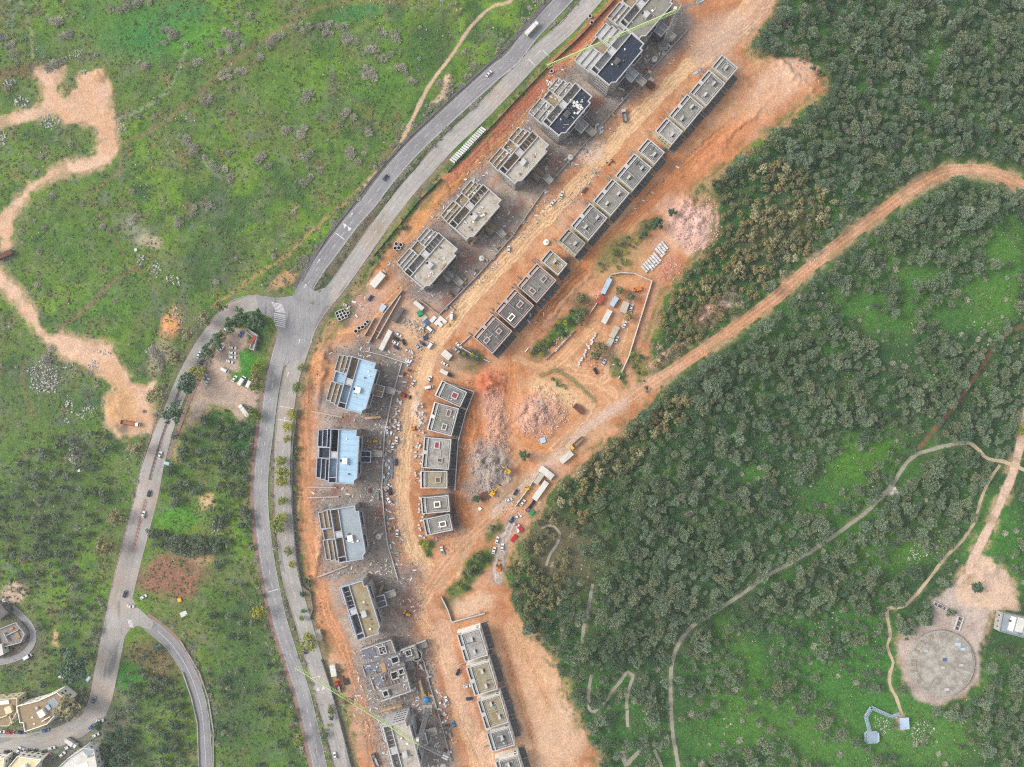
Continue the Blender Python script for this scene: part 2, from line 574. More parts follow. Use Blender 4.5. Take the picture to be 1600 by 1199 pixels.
# ---- lines and outlines measured in the photograph (pixels)
ROAD_W_N = smooth([(905, -30), (880, 0), (831, 52), (800, 92), (764, 122), (650, 228), (600, 285), (580, 312), (550, 347), (520, 387), (497, 418), (478, 450), (462, 480)])
ROAD_W_S = smooth([(464, 476), (450, 510), (437, 550), (426, 600), (416, 675), (408, 750), (411, 825), (422, 899), (435, 961), (454, 1024), (474, 1086), (489, 1149), (500, 1199), (508, 1235)])
ROAD_E = smooth([(950, -30), (925, 0), (887, 42), (840, 84), (800, 126), (750, 178), (700, 225), (662, 268), (634, 300), (592, 355), (555, 408), (525, 450), (500, 480), (482, 510), (465, 560), (453, 600), (443, 675), (441, 750), (445, 825), (453, 899), (471, 961), (489, 1024), (506, 1086), (524, 1149), (537, 1199), (546, 1235)])
ROAD_L = smooth([(470, 488), (430, 478), (400, 474), (380, 477), (360, 487), (332, 519), (307, 557), (285, 600), (265, 650), (252, 687), (237, 737), (229, 775), (216, 825), (197, 899), (186, 949), (176, 999), (166, 1049), (155, 1099), (138, 1124), (100, 1148), (50, 1160), (0, 1162), (-35, 1162)])
ROAD_B = smooth([(196, 966), (212, 966), (232, 976), (265, 1004), (290, 1040), (307, 1080), (317, 1124), (322, 1199), (323, 1235)])
ROAD_A = smooth([(18, 950), (34, 964), (47, 978), (52, 995), (46, 1012), (30, 1026), (0, 1034), (-35, 1036)])
DIRT_E = smooth([(1640, 312), (1600, 292), (1560, 273), (1520, 265), (1480, 268), (1450, 281), (1400, 314), (1300, 389), (1240, 440), (1200, 475), (1120, 532), (1060, 573), (1000, 612), (960, 640), (925, 665), (880, 706), (840, 741), (800, 776), (760, 815), (720, 851), (690, 888), (665, 925)])
PAD_NW = [(57, 110), (95, 97), (102, 102), (98, 125), (90, 140), (105, 150), (120, 138), (122, 120), (135, 112), (150, 106), (172, 118), (178, 148), (172, 165), (180, 190), (182, 235), (180, 250), (155, 262), (120, 272), (62, 286), (45, 304), (25, 340), (20, 355), (16, 392), (6, 394), (8, 372), (-45, 368), (-45, 335), (0, 338), (25, 312), (40, 297), (60, 278), (100, 255), (150, 243), (155, 230), (153, 195), (130, 190), (107, 192), (95, 172), (50, 185), (0, 197), (-45, 200), (-45, 184), (0, 182), (30, 172), (70, 158), (72, 148), (65, 130)]
PAD_W = [(-45, 400), (0, 420), (10, 437), (30, 452), (45, 468), (60, 492), (72, 520), (100, 520), (132, 532), (172, 547), (180, 560), (207, 598), (222, 606), (245, 594), (238, 625), (246, 650), (248, 678), (225, 680), (208, 690), (200, 678), (185, 688), (170, 668), (165, 640), (172, 618), (186, 607), (172, 598), (150, 582), (108, 563), (80, 545), (68, 528), (50, 503), (28, 475), (0, 452), (-45, 430)]
SITE = [(995, -40), (958, 0), (905, 55), (862, 98), (815, 150), (760, 208), (712, 258), (672, 300), (640, 340), (608, 380), (582, 420), (556, 462), (532, 500), (508, 528), (490, 560), (478, 600), (466, 650), (460, 700), (460, 770), (466, 830), (478, 900), (492, 965), (502, 1010), (525, 1060), (540, 1110), (556, 1165), (566, 1240),
        (945, 1240), (925, 1180), (905, 1130), (885, 1085), (862, 1035), (835, 998), (808, 965), (792, 930), (785, 890), (806, 845), (845, 800), (870, 752), (905, 722), (960, 678), (1000, 645), (1030, 610), (1010, 590), (1014, 540), (1022, 500), (1040, 452), (1075, 418), (1105, 380), (1124, 345), (1110, 308), (1085, 318), (1075, 300), (1120, 268), (1168, 225), (1200, 208), (1250, 172), (1282, 150), (1294, 128), (1275, 105), (1250, 93), (1200, 94), (1160, 88), (1185, 45), (1208, 10), (1235, -40)]
PARK = [(352, 505), (372, 512), (392, 520), (385, 540), (372, 552), (368, 575), (352, 590), (375, 602), (402, 606), (402, 622), (396, 650), (372, 655), (360, 636), (330, 632), (310, 660), (292, 672), (300, 640), (300, 610), (312, 585), (328, 560), (340, 530)]
YARD = [(1455, 942), (1478, 925), (1497, 908), (1512, 885), (1524, 865), (1534, 868), (1548, 880), (1570, 892), (1585, 915), (1594, 945), (1588, 958), (1555, 958), (1545, 978), (1534, 1005), (1533, 1040), (1523, 1072), (1500, 1092), (1468, 1102), (1436, 1090), (1412, 1060), (1400, 1030), (1400, 1000), (1420, 980), (1452, 968), (1462, 955)]
DIRT_SE = smooth([(1606, 640), (1595, 690), (1584, 735), (1566, 780), (1545, 825), (1522, 872), (1506, 908)])
PATH_GREY = smooth([(1066, 1235), (1060, 1199), (1052, 1150), (1048, 1100), (1048, 1050), (1058, 1010), (1080, 980), (1110, 960), (1150, 935), (1200, 899), (1260, 866), (1310, 833), (1360, 795), (1395, 758), (1410, 733), (1430, 712), (1465, 700), (1500, 692), (1516, 692)])
PATH_LINK = smooth([(1516, 692), (1532, 706), (1545, 718), (1570, 722), (1600, 734), (1640, 745)])
PATH_BEIGE = smooth([(1409, 1118), (1402, 1095), (1390, 1070), (1390, 1050), (1395, 1035), (1386, 1010), (1391, 992), (1387, 965), (1388, 951), (1410, 948), (1430, 931), (1455, 900), (1480, 868), (1500, 850), (1520, 820), (1535, 775), (1548, 748), (1563, 727)])
WIND1 = smooth([(926, 912), (920, 949), (912, 981), (910, 1006)])
WIND2 = smooth([(924, 1054), (920, 1086), (923, 1112), (937, 1106), (962, 1074), (981, 1050), (989, 1056), (982, 1079), (979, 1099), (981, 1136)])
WIND3 = smooth([(1010, 1164), (987, 1186), (978, 1196), (972, 1174)])
WIND4 = smooth([(1022, 1171), (1030, 1188), (1036, 1210)])
WIND5 = smooth([(846, 826), (862, 821), (875, 835), (870, 851), (859, 867), (854, 884)])
RED_PATH = smooth([(1640, 500), (1600, 509), (1570, 524), (1550, 547), (1530, 580), (1512, 605), (1497, 628), (1470, 660), (1437, 700)])
NTRACK = smooth([(830, -30), (797, 2), (770, 10), (737, 40), (707, 85), (670, 135), (645, 185), (625, 225), (600, 258), (570, 290)])
FOREST = [(1225, -30), (1200, 40), (1172, 78), (1212, 90), (1262, 92), (1300, 120), (1294, 148), (1240, 190), (1180, 235), (1110, 290), (1128, 330), (1122, 370), (1082, 412), (1056, 448), (1034, 500), (1020, 560), (1020, 600), (970, 678), (905, 728), (862, 770), (850, 800), (820, 850), (792, 900), (800, 945), (850, 1008), (895, 1075), (920, 1140), (935, 1235), (1650, 1235), (1650, -30)]

# ---- colours of soil and turf at every grid point
n40, n15, n8, n3 = vnoise(45, 3, 3), vnoise(16, 4, 3), vnoise(8, 5, 3, 0.6), vnoise(3, 6, 2)
col = np.zeros(XX.shape + (3,))


def lay(mask, rgb, k=1.0):
    global col
    m = np.clip(mask * k, 0, 1)[..., None]
    col = col * (1 - m) + np.asarray(rgb) * m


def ramp(n, lo, hi):
    return np.clip((n - lo) / (hi - lo), 0, 1)


lay(np.ones_like(XX), CA(92, 122, 50))
lay(ramp(n40, 0.42, 0.68), CA(108, 144, 42))
lay(ramp(n15, 0.5, 0.75), CA(112, 118, 72), 0.7)
lay(ramp(1 - n15, 0.52, 0.75), CA(66, 94, 58), 0.8)
lay(ramp(n8, 0.64, 0.78), CA(138, 112, 84), 0.55)
lay(ramp(vnoise(10, 17, 3, 0.6), 0.6, 0.8), CA(112, 116, 104), 0.6)
lay(ramp(vnoise(6, 18, 4, .65), 0.56, 0.76), CA(128, 130, 96), 0.5)
lay(ramp(1 - vnoise(7, 19, 4, .65), 0.56, 0.76), CA(58, 86, 50), 0.55)
# west meadow: known patches
for (u, v, ru, rv, a, c, k) in [
    (240, 45, 75, 40, 20, (62, 128, 62), .8), (310, 60, 60, 30, 0, (84, 140, 44), .6), (160, 20, 60, 40, 0, (86, 130, 50), .5), (30, 110, 45, 12, 10, (120, 92, 74), .7),
    (560, 20, 40, 14, 10, (64, 124, 70), .7), (670, 70, 40, 45, 0, (58, 86, 54), .7), (600, 110, 60, 60, 0, (86, 132, 44), .5), (450, 130, 60, 40, 20, (96, 138, 46), .5),
    (180, 470, 70, 40, 30, (78, 118, 54), .5), (210, 360, 30, 16, -35, (150, 150, 128), .6), (235, 378, 18, 10, -20, (206, 186, 160), .8), (125, 380, 60, 50, 0, (84, 122, 44), .5),
    (335, 405, 60, 40, 30, (66, 92, 58), .6), (265, 505, 12, 24, -10, (214, 152, 110), .9), (266, 503, 8, 6, 0, (222, 158, 96), .9), (440, 440, 22, 10, 35, (206, 160, 120), .9), (250, 560, 14, 30, -20, (170, 150, 130), .7),
    (75, 585, 40, 25, 0, (120, 116, 110), .5), (40, 640, 40, 60, 0, (92, 112, 62), .6), (285, 885, 40, 28, -20, (146, 108, 88), .8), (250, 900, 38, 20, 0, (150, 112, 92), .6), (318, 870, 16, 12, 0, (206, 160, 128), .7),
    (255, 920, 50, 14, -15, (146, 106, 88), .7), (240, 1030, 40, 28, -30, (132, 104, 80), .7), (205, 1060, 22, 22, 0, (62, 132, 44), .8), (275, 810, 38, 20, 0, (74, 140, 36), .7), (320, 785, 14, 10, 0, (224, 188, 140), .9),
    (375, 570, 22, 26, 30, (66, 138, 44), .9), (345, 640, 34, 18, 40, (62, 118, 52), .7), (400, 520, 20, 30, 0, (54, 96, 48), .8), (380, 690, 26, 30, 0, (54, 106, 52), .7),
    (88, 998, 6, 14, 0, (222, 178, 128), .9), (22, 930, 22, 16, 30, (206, 176, 156), .95), (25, 1000, 40, 40, 0, (126, 112, 104), .8), (110, 1140, 90, 40, 15, (140, 132, 128), .6), (20, 1190, 90, 20, 0, (120, 114, 110), .7),
    (380, 1050, 40, 120, -10, (66, 94, 58), .6), (420, 1150, 40, 60, -10, (84, 118, 52), .5), (120, 800, 90, 60, 10, (88, 116, 54), .5), (60, 800, 60, 70, 0, (80, 96, 66), .6),
    (195, 1180, 40, 40, 0, (70, 88, 62), .6), (440, 480, 30, 14, 0, (126, 112, 96), .6)]:
    lay(ell_m(u, v, ru, rv, a, 0.8), CA(*c), k)
for pts, w, c, k in [
    ([(180, 228), (215, 215), (258, 190), (310, 152), (350, 112), (400, 72), (500, 12), (560, 4), (640, 8)], 8, (142, 116, 88), .5),
    ([(182, 225), (190, 262), (150, 300)], 6, (140, 112, 84), .5),
    ([(330, 478), (400, 432), (450, 397), (505, 345), (550, 305), (590, 262)], 5, (172, 144, 98), .8),
    ([(135, 300), (172, 367), (212, 417), (285, 484)], 4, (122, 112, 76), .7), ([(212, 420), (180, 436), (150, 468), (100, 508), (92, 520)], 7, (134, 108, 84), .7),
    ([(30, 0), (48, 40), (52, 90)], 5, (152, 148, 112), .6), ([(290, 80), (270, 130), (230, 165), (180, 190)], 6, (142, 156, 122), .5),
    ([(280, 210), (310, 245), (345, 280)], 5, (130, 134, 124), .6), ([(290, 690), (312, 730), (322, 770)], 5, (130, 128, 76), .6), ([(40, 560), (35, 600), (50, 650)], 6, (132, 118, 80), .5),
    ([(700, 120), (690, 150), (675, 160)], 10, (214, 180, 156), .8), ([(300, 640), (282, 680), (272, 720)], 8, (170, 150, 110), .6), ([(560, 165), (600, 200), (640, 210)], 14, (120, 124, 64), .5)]:
    lay(line_m(smooth(pts), w, 3), CA(*c), k)

lay(poly_m([(228, 905), (232, 882), (250, 868), (275, 888), (312, 905), (306, 936), (284, 932), (240, 922)], 1), CA(152, 108, 88), .92)
# forest floor
fm = poly_m(FOREST, 3)
lay(fm, CA(60, 92, 52))
lay(fm * ramp(n15, 0.45, 0.7), CA(72, 118, 46), 0.8)
lay(fm * ramp(n8, 0.58, 0.75), CA(98, 92, 70), 0.5)
for (u, v, ru, rv, a, c, k) in [
    (1420, 470, 100, 55, 10, (78, 126, 50), .8), (1560, 430, 50, 80, 0, (84, 132, 48), .8), (1330, 790, 60, 60, 0, (74, 122, 46), .7), (1350, 710, 60, 40, 0, (86, 134, 44), .8), (1400, 860, 80, 30, 10, (82, 128, 46), .8),
    (1340, 1080, 130, 130, 0, (70, 124, 48), .9), (1560, 850, 50, 90, 20, (70, 122, 48), .9), (1150, 1100, 50, 100, 0, (84, 134, 46), .8), (1100, 1150, 60, 50, 0, (70, 116, 48), .7), (1560, 1090, 50, 60, 0, (76, 124, 48), .8),
    (1260, 1160, 90, 60, 0, (84, 130, 52), .8), (1450, 1150, 90, 50, 0, (86, 132, 54), .8), (960, 1160, 60, 50, 0, (66, 112, 50), .7), (1450, 110, 14, 80, -15, (72, 116, 46), .8), (1240, 70, 40, 26, 20, (66, 112, 52), .7),
    (1260, 420, 90, 8, 38, (62, 104, 48), .9), (1150, 490, 50, 14, 40, (62, 108, 50), .9), (890, 870, 60, 60, 0, (116, 104, 80), .6), (850, 850, 50, 60, 40, (120, 106, 82), .6), (930, 700, 60, 40, 30, (88, 84, 62), .6), (800, 880, 30, 30, 0, (66, 116, 44), .8),
    (1040, 560, 40, 10, 35, (226, 176, 156), .8), (1110, 488, 36, 14, 35, (220, 168, 148), .8), (1140, 465, 16, 14, 0, (204, 190, 172), .8), (1090, 590, 40, 10, 38, (84, 96, 72), .6), (1220, 360, 60, 40, 30, (104, 98, 66), .5)]:
    lay(ell_m(u, v, ru, rv, a, 0.7), CA(*c), k)
lay(line_m(DIRT_E, 38, 14), CA(92, 116, 60), .6)

# construction ground
site = poly_m(SITE, 1)
roadE_clear = line_m(ROAD_E, 40, 6)
site = np.where(roadE_clear > 0.5, 0, site)
lay(site, CA(210, 146, 102))
lay(site * ramp(n15, 0.45, 0.68), CA(218, 166, 124), .8)
lay(site * ramp(1 - n15, 0.5, 0.7), CA(190, 128, 88), .8)
n5, n22 = vnoise(5, 51, 4, 0.65), vnoise(22, 52, 4, 0.6)
lay(site * ramp(n5, 0.55, 0.8), CA(228, 188, 156), .5)
lay(site * ramp(1 - n5, 0.58, 0.8), CA(168, 112, 80), .5)
lay(site * ramp(n22, 0.52, 0.7), CA(206, 170, 146), .55)
ZONE_B = [(508, 545), (560, 532), (640, 562), (628, 600), (610, 650), (603, 690), (600, 760), (605, 820), (626, 905), (648, 935), (640, 990), (668, 1030), (708, 1190), (715, 1240), (600, 1240), (578, 1130), (556, 1050), (540, 1010), (520, 940), (505, 890), (497, 800), (492, 700), (498, 620)]
ZONE_A = [(1000, -30), (1085, 30), (1072, 52), (930, 210), (862, 287), (800, 374), (690, 492), (652, 468), (625, 440), (622, 400), (680, 325), (752, 246), (822, 178), (880, 112), (940, 45)]
for Z in (ZONE_A, ZONE_B):
    zm = np.minimum(poly_m(Z, 5), site)
    lay(zm, CA(184, 168, 154), .92)
    lay(zm * ramp(n22, 0.48, 0.66), CA(192, 144, 116), .7)
    lay(zm * ramp(1 - n15, 0.5, 0.68), CA(152, 144, 138), .8)
    lay(zm * ramp(n5, 0.5, 0.72), CA(196, 186, 176), .6)
    lay(zm * ramp(1 - n5, 0.55, 0.75), CA(120, 112, 108), .5)
site_paint = [
    ('l', [(990, -20), (940, 30), (880, 90), (820, 155), (770, 212), (720, 262), (680, 300), (650, 335)], 26, (182, 112, 86), .9),
    ('l', [(1000, -20), (960, 25), (905, 85), (850, 150), (790, 215), (740, 262), (690, 310), (655, 350), (620, 400), (600, 430)], 11, (214, 152, 100), .9),
    ('l', [(580, 425), (562, 460), (546, 490)], 8, (222, 170, 130), .9),
    ('l', [(1190, -20), (1140, 40), (1075, 105), (1010, 170), (955, 232), (905, 285), (855, 338), (805, 392), (755, 445), (715, 490), (685, 530), (662, 575), (648, 620), (634, 680), (629, 740), (631, 800), (642, 850), (668, 893)], 22, (236, 190, 146), .95),
    ('l', [(1215, -20), (1160, 40), (1100, 90)], 30, (224, 182, 150), .8),
    ('l', [(1250, 115), (1180, 170), (1110, 225), (1040, 290), (985, 345), (930, 400), (880, 452), (835, 508), (808, 552), (785, 580), (770, 600)], 16, (208, 138, 88), .95),
    ('e', 655, 642, 9, 30, 12, (232, 198, 174), .95), ('e', 800, 540, 26, 50, -42, (214, 160, 120), .8),
    ('l', [(745, 600), (760, 640), (752, 690), (738, 730), (728, 790)], 14, (206, 136, 88), .9),
    ('l', [(800, 556), (798, 590), (796, 625), (802, 660), (822, 690), (852, 704)], 10, (216, 146, 92), 1.0), ('l', [(805, 560), (840, 572), (880, 566), (920, 590)], 10, (226, 178, 134), .9), ('l', [(900, 600), (925, 630), (900, 670), (862, 700)], 12, (222, 178, 140), .8),
    ('l', [(740, 620), (735, 680), (720, 740), (716, 790), (730, 815)], 20, (204, 134, 86), .9),
    ('l', [(482, 560), (474, 620), (474, 700), (478, 780), (485, 850), (500, 920), (518, 975), (540, 1020)], 18, (212, 152, 110), .9),
    ('l', [(535, 1010), (552, 1060), (568, 1110), (580, 1160), (588, 1235)], 14, (214, 154, 110), .95),
    ('l', [(665, 925), (655, 955), (672, 990), (695, 1030), (708, 1075), (724, 1125), (742, 1180), (752, 1235)], 22, (230, 180, 138), .9),
    ('l', [(690, 980), (705, 1040), (722, 1090), (745, 1150), (765, 1199)], 26, (226, 186, 156), .6),
    ('l', [(760, 935), (765, 960), (780, 1010), (800, 1070), (815, 1120), (830, 1180)], 20, (212, 160, 120), .8),
    ('l', [(775, 905), (785, 850), (800, 815)], 16, (200, 184, 170), .9),
    ('l', [(868, 585), (900, 592), (935, 600), (960, 615)], 18, (220, 170, 128), .9), ('l', [(835, 590), (870, 570), (905, 535), (930, 510)], 18, (218, 168, 124), .9),
    ('l', [(1045, 400), (1030, 440), (1010, 500), (990, 555), (975, 600)], 10, (206, 156, 122), .9), ('l', [(985, 470), (975, 520), (960, 560), (945, 595)], 14, (220, 172, 132), .9),
    ('l', [(505, 515), (540, 512), (570, 502), (600, 478), (640, 440)], 18, (220, 162, 116), .85),
    ('e', 1220, 130, 70, 28, 40, (232, 190, 160), .9), ('e', 1180, 180, 60, 22, 42, (224, 170, 132), .7), ('e', 1130, 235, 70, 20, 42, (216, 140, 92), .8),
    ('e', 1085, 352, 40, 44, 30, (226, 186, 170), .95), ('e', 1045, 420, 22, 14, 50, (206, 140, 112), .8), ('e', 970, 400, 50, 30, 40, (190, 160, 110), .7), ('e', 960, 395, 36, 14, 40, (90, 112, 58), .6), ('e', 1012, 355, 26, 10, 40, (86, 104, 58), .8),
    ('e', 880, 512, 42, 14, 45, (62, 118, 44), .95), ('e', 845, 545, 24, 12, 35, (88, 108, 62), .8), ('e', 910, 475, 16, 16, 0, (96, 98, 66), .6), ('e', 1000, 580, 14, 36, 20, (78, 112, 52), .7), ('e', 965, 580, 8, 26, 20, (74, 112, 48), .8),
    ('e', 850, 640, 62, 52, 10, (212, 150, 106), .9), ('e', 872, 618, 48, 18, -25, (230, 192, 146), .9), ('e', 838, 646, 32, 28, 10, (216, 168, 144), .9), ('e', 768, 600, 28, 26, 0, (206, 132, 98), .8), ('e', 775, 650, 18, 46, 10, (214, 164, 138), .8), ('e', 765, 725, 32, 40, 20, (176, 162, 150), .9), ('e', 745, 760, 26, 26, 0, (168, 150, 136), .7),
    ('e', 760, 595, 16, 16, 0, (206, 116, 76), .7), ('e', 725, 565, 26, 14, -20, (90, 104, 70), .7),
    ('e', 745, 880, 30, 16, 45, (72, 112, 50), .95), ('e', 720, 915, 26, 12, 30, (84, 116, 56), .9), ('e', 705, 940, 18, 10, 30, (96, 116, 66), .7), ('e', 668, 858, 8, 14, 0, (70, 112, 48), .9), ('e', 770, 830, 10, 18, -30, (72, 108, 50), .9),
    ('e', 860, 1090, 60, 110, -25, (232, 188, 150), .85), ('e', 820, 1010, 50, 50, -30, (226, 176, 136), .8), ('l', [(800, 985), (838, 1060), (868, 1130), (895, 1200)], 10, (222, 170, 126), .6), ('l', [(775, 960), (795, 1030), (815, 1100), (838, 1180)], 8, (212, 150, 104), .7), ('e', 735, 945, 34, 14, 15, (228, 190, 158), .9), ('e', 880, 1150, 40, 60, -25, (226, 188, 156), .8),
    ('e', 505, 575, 24, 40, -15, (214, 152, 104), .8), ('e', 565, 478, 30, 26, 50, (196, 158, 140), .8), ('e', 538, 488, 16, 18, 0, (80, 84, 74), .7), ('e', 600, 420, 22, 16, 50, (214, 148, 96), .8), ('e', 660, 330, 40, 18, 45, (222, 160, 104), .8),
    ('l', [(640, 340), (605, 385), (580, 425), (556, 460), (540, 480)], 6, (76, 96, 62), .7),
    ('e', 640, 500, 40, 34, 45, (206, 176, 150), .8), ('e', 650, 535, 34, 26, 40, (222, 178, 138), .7), ('e', 700, 565, 26, 24, 30, (196, 160, 134), .6),
    ('l', [(846, 588), (868, 580), (890, 592), (915, 612), (930, 628)], 5, (104, 118, 70), .6), ('e', 735, 555, 28, 9, -25, (74, 80, 66), .9), ('e', 1035, 300, 60, 6, 46, (200, 130, 90), .6),
    ('e', 925, 235, 24, 20, 40, (232, 202, 178), .8), ('e', 1120, 60, 30, 50, -40, (214, 180, 156), .6)]
for p in site_paint:
    if p[0] == 'l':
        sp_ = smooth(p[1])
        dd = line_d(sp_, p[2] + 16)
        lay(site * np.clip((p[2] / 2 + 3.5 - dd) / 3.0, 0, 1) * (dd > p[2] / 2 - 1.5), CA(*[c * .82 for c in p[3]]), .55 * p[4])
        lay(site * np.clip((p[2] / 2 + 1.2 - dd) / 2.4, 0, 1), CA(*p[3]), p[4])
        lay(site * (dd < p[2] / 2) * ramp(np.sin(dd * 1.15 + n22 * 5), .35, .95) * ramp(n15, .34, .55), CA(*[min(250, c * 1.15) for c in p[3]]), .8)
        lay(site * (dd < p[2] / 2) * ramp(-np.sin(dd * 1.15 + n22 * 5), .45, .95) * ramp(n22, .36, .55), CA(*[c * .74 for c in p[3]]), .8)
    else: lay(np.minimum(ell_m(p[1], p[2], p[3], p[4], p[5], 0.6), site), CA(*p[6]), p[7])
# greyer ground round the blocks, reddish spots, darker strips behind the house rows
grey_spots = [(1035, 70, 50, 30, 45), (985, 130, 45, 26, 45), (915, 195, 44, 26, 45), (850, 265, 44, 26, 48), (775, 350, 44, 26, 48), (705, 430, 44, 26, 48), (655, 445, 30, 30, 45), (600, 545, 46, 22, -20), (600, 640, 30, 60, 10),
              (590, 715, 26, 60, 0), (590, 790, 26, 40, 0), (605, 850, 26, 60, -10), (575, 770, 40, 18, 0), (560, 655, 50, 12, 0), (600, 905, 50, 22, 15), (640, 930, 24, 40, -10), (650, 1060, 22, 60, -18), (610, 1060, 60, 70, -15), (670, 1150, 30, 60, -15), (640, 1170, 60, 50, -10),
              (545, 560, 40, 14, -15), (500, 790, 16, 30, 0), (510, 840, 12, 50, -8), (880, 130, 40, 20, 45), (540, 890, 40, 10, 15), (820, 190, 40, 14, 48), (750, 270, 44, 14, 48), (690, 335, 44, 14, 48), (625, 405, 40, 10, 48)]
for (u, v, a, b, an) in grey_spots:
    lay(np.minimum(ell_m(u, v, a, b, an, 0.7), site) * (0.3 + 0.8 * ramp(n8, 0.38, 0.6)), CA(136, 128, 124), .6)
for (u, v, a, b) in [(930, 160, 16, 12), (870, 245, 18, 14), (800, 320, 20, 16), (735, 400, 22, 16), (690, 475, 22, 18), (635, 945, 24, 20), (660, 1020, 22, 24), (600, 800, 18, 14), (620, 830, 14, 14), (655, 1060, 8, 30), (540, 650, 20, 6), (515, 770, 24, 8)]:
    lay(np.minimum(ell_m(u, v, a, b, 30, 0.9), site) * ramp(n8, 0.3, 0.55), CA(160, 110, 92), .8)
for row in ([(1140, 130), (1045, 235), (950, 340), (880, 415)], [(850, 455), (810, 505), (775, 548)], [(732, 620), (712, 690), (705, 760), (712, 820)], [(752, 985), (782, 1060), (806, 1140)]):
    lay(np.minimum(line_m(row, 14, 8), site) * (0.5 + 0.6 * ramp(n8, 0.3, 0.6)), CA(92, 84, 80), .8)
# turf creeping in from the edges and soil spilling out
sb = blur(blur(site, 9), 9)
nedge = vnoise(7, 55, 4, .65)
lay(site * np.clip((0.86 - sb) / .3, 0, 1) * ramp(nedge, .52, .62), CA(104, 120, 66), .8)
lay((1 - site) * np.clip((sb - 0.08) / .25, 0, 1) * ramp(nedge, .48, .58) * (1 - line_m(ROAD_E, 36, 4)), CA(186, 146, 110), .75)
# dirt roads, pads, yards
m_dirt = line_m(DIRT_E, 18.5, 1.2, 'small')
m_site_road = line_m(DIRT_E[-70:], 22, 2)
m_pads = np.maximum(poly_m(PAD_NW, 1), poly_m(PAD_W, 1))
m_park = poly_m(PARK, 1)
m_yard = poly_m(YARD, 1)
m_se = line_m(DIRT_SE, 14, 2, 'small')
m_nt = line_m(NTRACK, 5, 1.5, 'small')
m_red = line_m(RED_PATH, 6, 2, 'small')
lay(np.maximum(m_dirt, 0), CA(214, 158, 118))
lay(m_dirt * ramp(n15, 0.42, 0.68), CA(226, 178, 144), .8)
dE = line_d(DIRT_E, 24, False)
lay(m_dirt * ramp(np.cos(dE * 1.05 + W1 * 6), 0.4, 1) * (dE < 9), CA(190, 136, 98), .55)
lay(m_dirt * ramp(-np.cos(dE * 1.05 + W1 * 6), 0.5, 1) * (dE < 8), CA(236, 196, 164), .5)
lay(line_m([(975, 628), (925, 664), (880, 704), (840, 740), (800, 775), (770, 805)], 12, 8), CA(216, 190, 172), .8)
lay(m_pads, CA(228, 190, 160))
lay(m_pads * ramp(n15, 0.5, 0.7), CA(218, 172, 134), .8)
lay(m_pads * ramp(n8, 0.6, 0.8), CA(200, 160, 134), .6)
lay(np.minimum(m_pads, ell_m(190, 640, 26, 40, 10, .6)), CA(214, 166, 112), .8)
lay(np.minimum(m_pads, ell_m(196, 672, 10, 12, 0, .6)), CA(110, 106, 98), .7)
lay(np.minimum(m_pads, ell_m(158, 120, 14, 10, 30, .6)), CA(190, 150, 112), .8)
lay(m_park, CA(200, 174, 154))
lay(m_park * ramp(n8, 0.5, 0.7), CA(176, 158, 144), .7)
lay(m_yard, CA(206, 186, 172))
lay(np.minimum(m_yard, poly_m([(1490, 915), (1520, 870), (1560, 880), (1592, 930), (1590, 958), (1545, 958), (1505, 945)], 2)), CA(230, 196, 168), .95)
lay(m_yard * ramp(n8, 0.52, 0.7), CA(180, 160, 148), .6)
lay(m_se, CA(230, 196, 172))
lay(m_nt, CA(212, 180, 152), .9)
lay(m_red, CA(140, 96, 78), .8)
lay(poly_m([(1384, 770), (1396, 757), (1402, 766), (1400, 776), (1390, 779)], 1), CA(186, 182, 168))
lay(poly_m([(1400, 1114), (1414, 1112), (1418, 1140), (1404, 1140)], 1), CA(206, 176, 144))
for mm in (m_dirt, m_pads, m_yard, m_park, m_se):
    eb = blur(blur(mm, 4), 4)
    lay((1 - mm) * np.clip((eb - 0.06) / .3, 0, 1) * ramp(nedge, .45, .58), CA(196, 166, 130), .75)
    lay(mm * np.clip((0.9 - eb) / .35, 0, 1) * ramp(nedge, .55, .64), CA(150, 136, 96), .6)
for pp in (PATH_GREY, PATH_BEIGE, WIND1, WIND2, WIND3):
    lay(line_m(pp, 9, 6) * ramp(nedge, .4, .6), CA(150, 146, 108), .7)
# verges of the dual carriageway and town road
road_all = np.zeros_like(XX)
for pts, w in ((ROAD_W_N, 26), (ROAD_W_S, 24), (ROAD_E, 26), (ROAD_L, 34), (ROAD_B, 21), (ROAD_A, 9)):
    road_all = np.maximum(road_all, line_m(pts, w, 2, False))
med = poly_m([(905, 0), (800, 108), (700, 200), (610, 292), (560, 355), (500, 430), (482, 470), (492, 470), (520, 440), (575, 370), (640, 290), (720, 200), (800, 118), (910, 10)], 1, False)
lay(med, CA(112, 100, 86), .9)
lay(med * ramp(n8, .45, .6), CA(72, 92, 60), .8)
med2 = poly_m([(447, 540), (436, 600), (428, 680), (423, 750), (426, 830), (438, 900), (452, 960), (470, 1024), (490, 1086), (506, 1149), (518, 1199), (518, 1235), (530, 1235), (520, 1180), (495, 1086), (474, 1010), (446, 900), (436, 830), (431, 750), (434, 680), (444, 600), (456, 545)], 1, False)
lay(med2, CA(142, 122, 108), .95)
lay(med2 * ramp(n8, .5, .62), CA(80, 92, 62), .7)
lay(line_m([(q[0] + 17, q[1] + 1) for q in ROAD_E[60:]], 9, 4), CA(150, 128, 108), .7)
lay(line_m([(q[0] - 18, q[1]) for q in ROAD_L[20:]], 6, 4), CA(126, 112, 100), .7)
lay(line_m([(q[0] - 15, q[1] + 3) for q in ROAD_W_S], 6, 4), CA(150, 124, 108), .7)
turf = 1 - np.clip(np.maximum.reduce([site, m_dirt, m_pads, m_park, m_yard, m_se]), 0, 1)
lum = (col @ np.array([.25, .6, .15]))[..., None]
col *= 1 + .08 * turf[..., None]
col = np.clip(col, 0.004, 0.8)

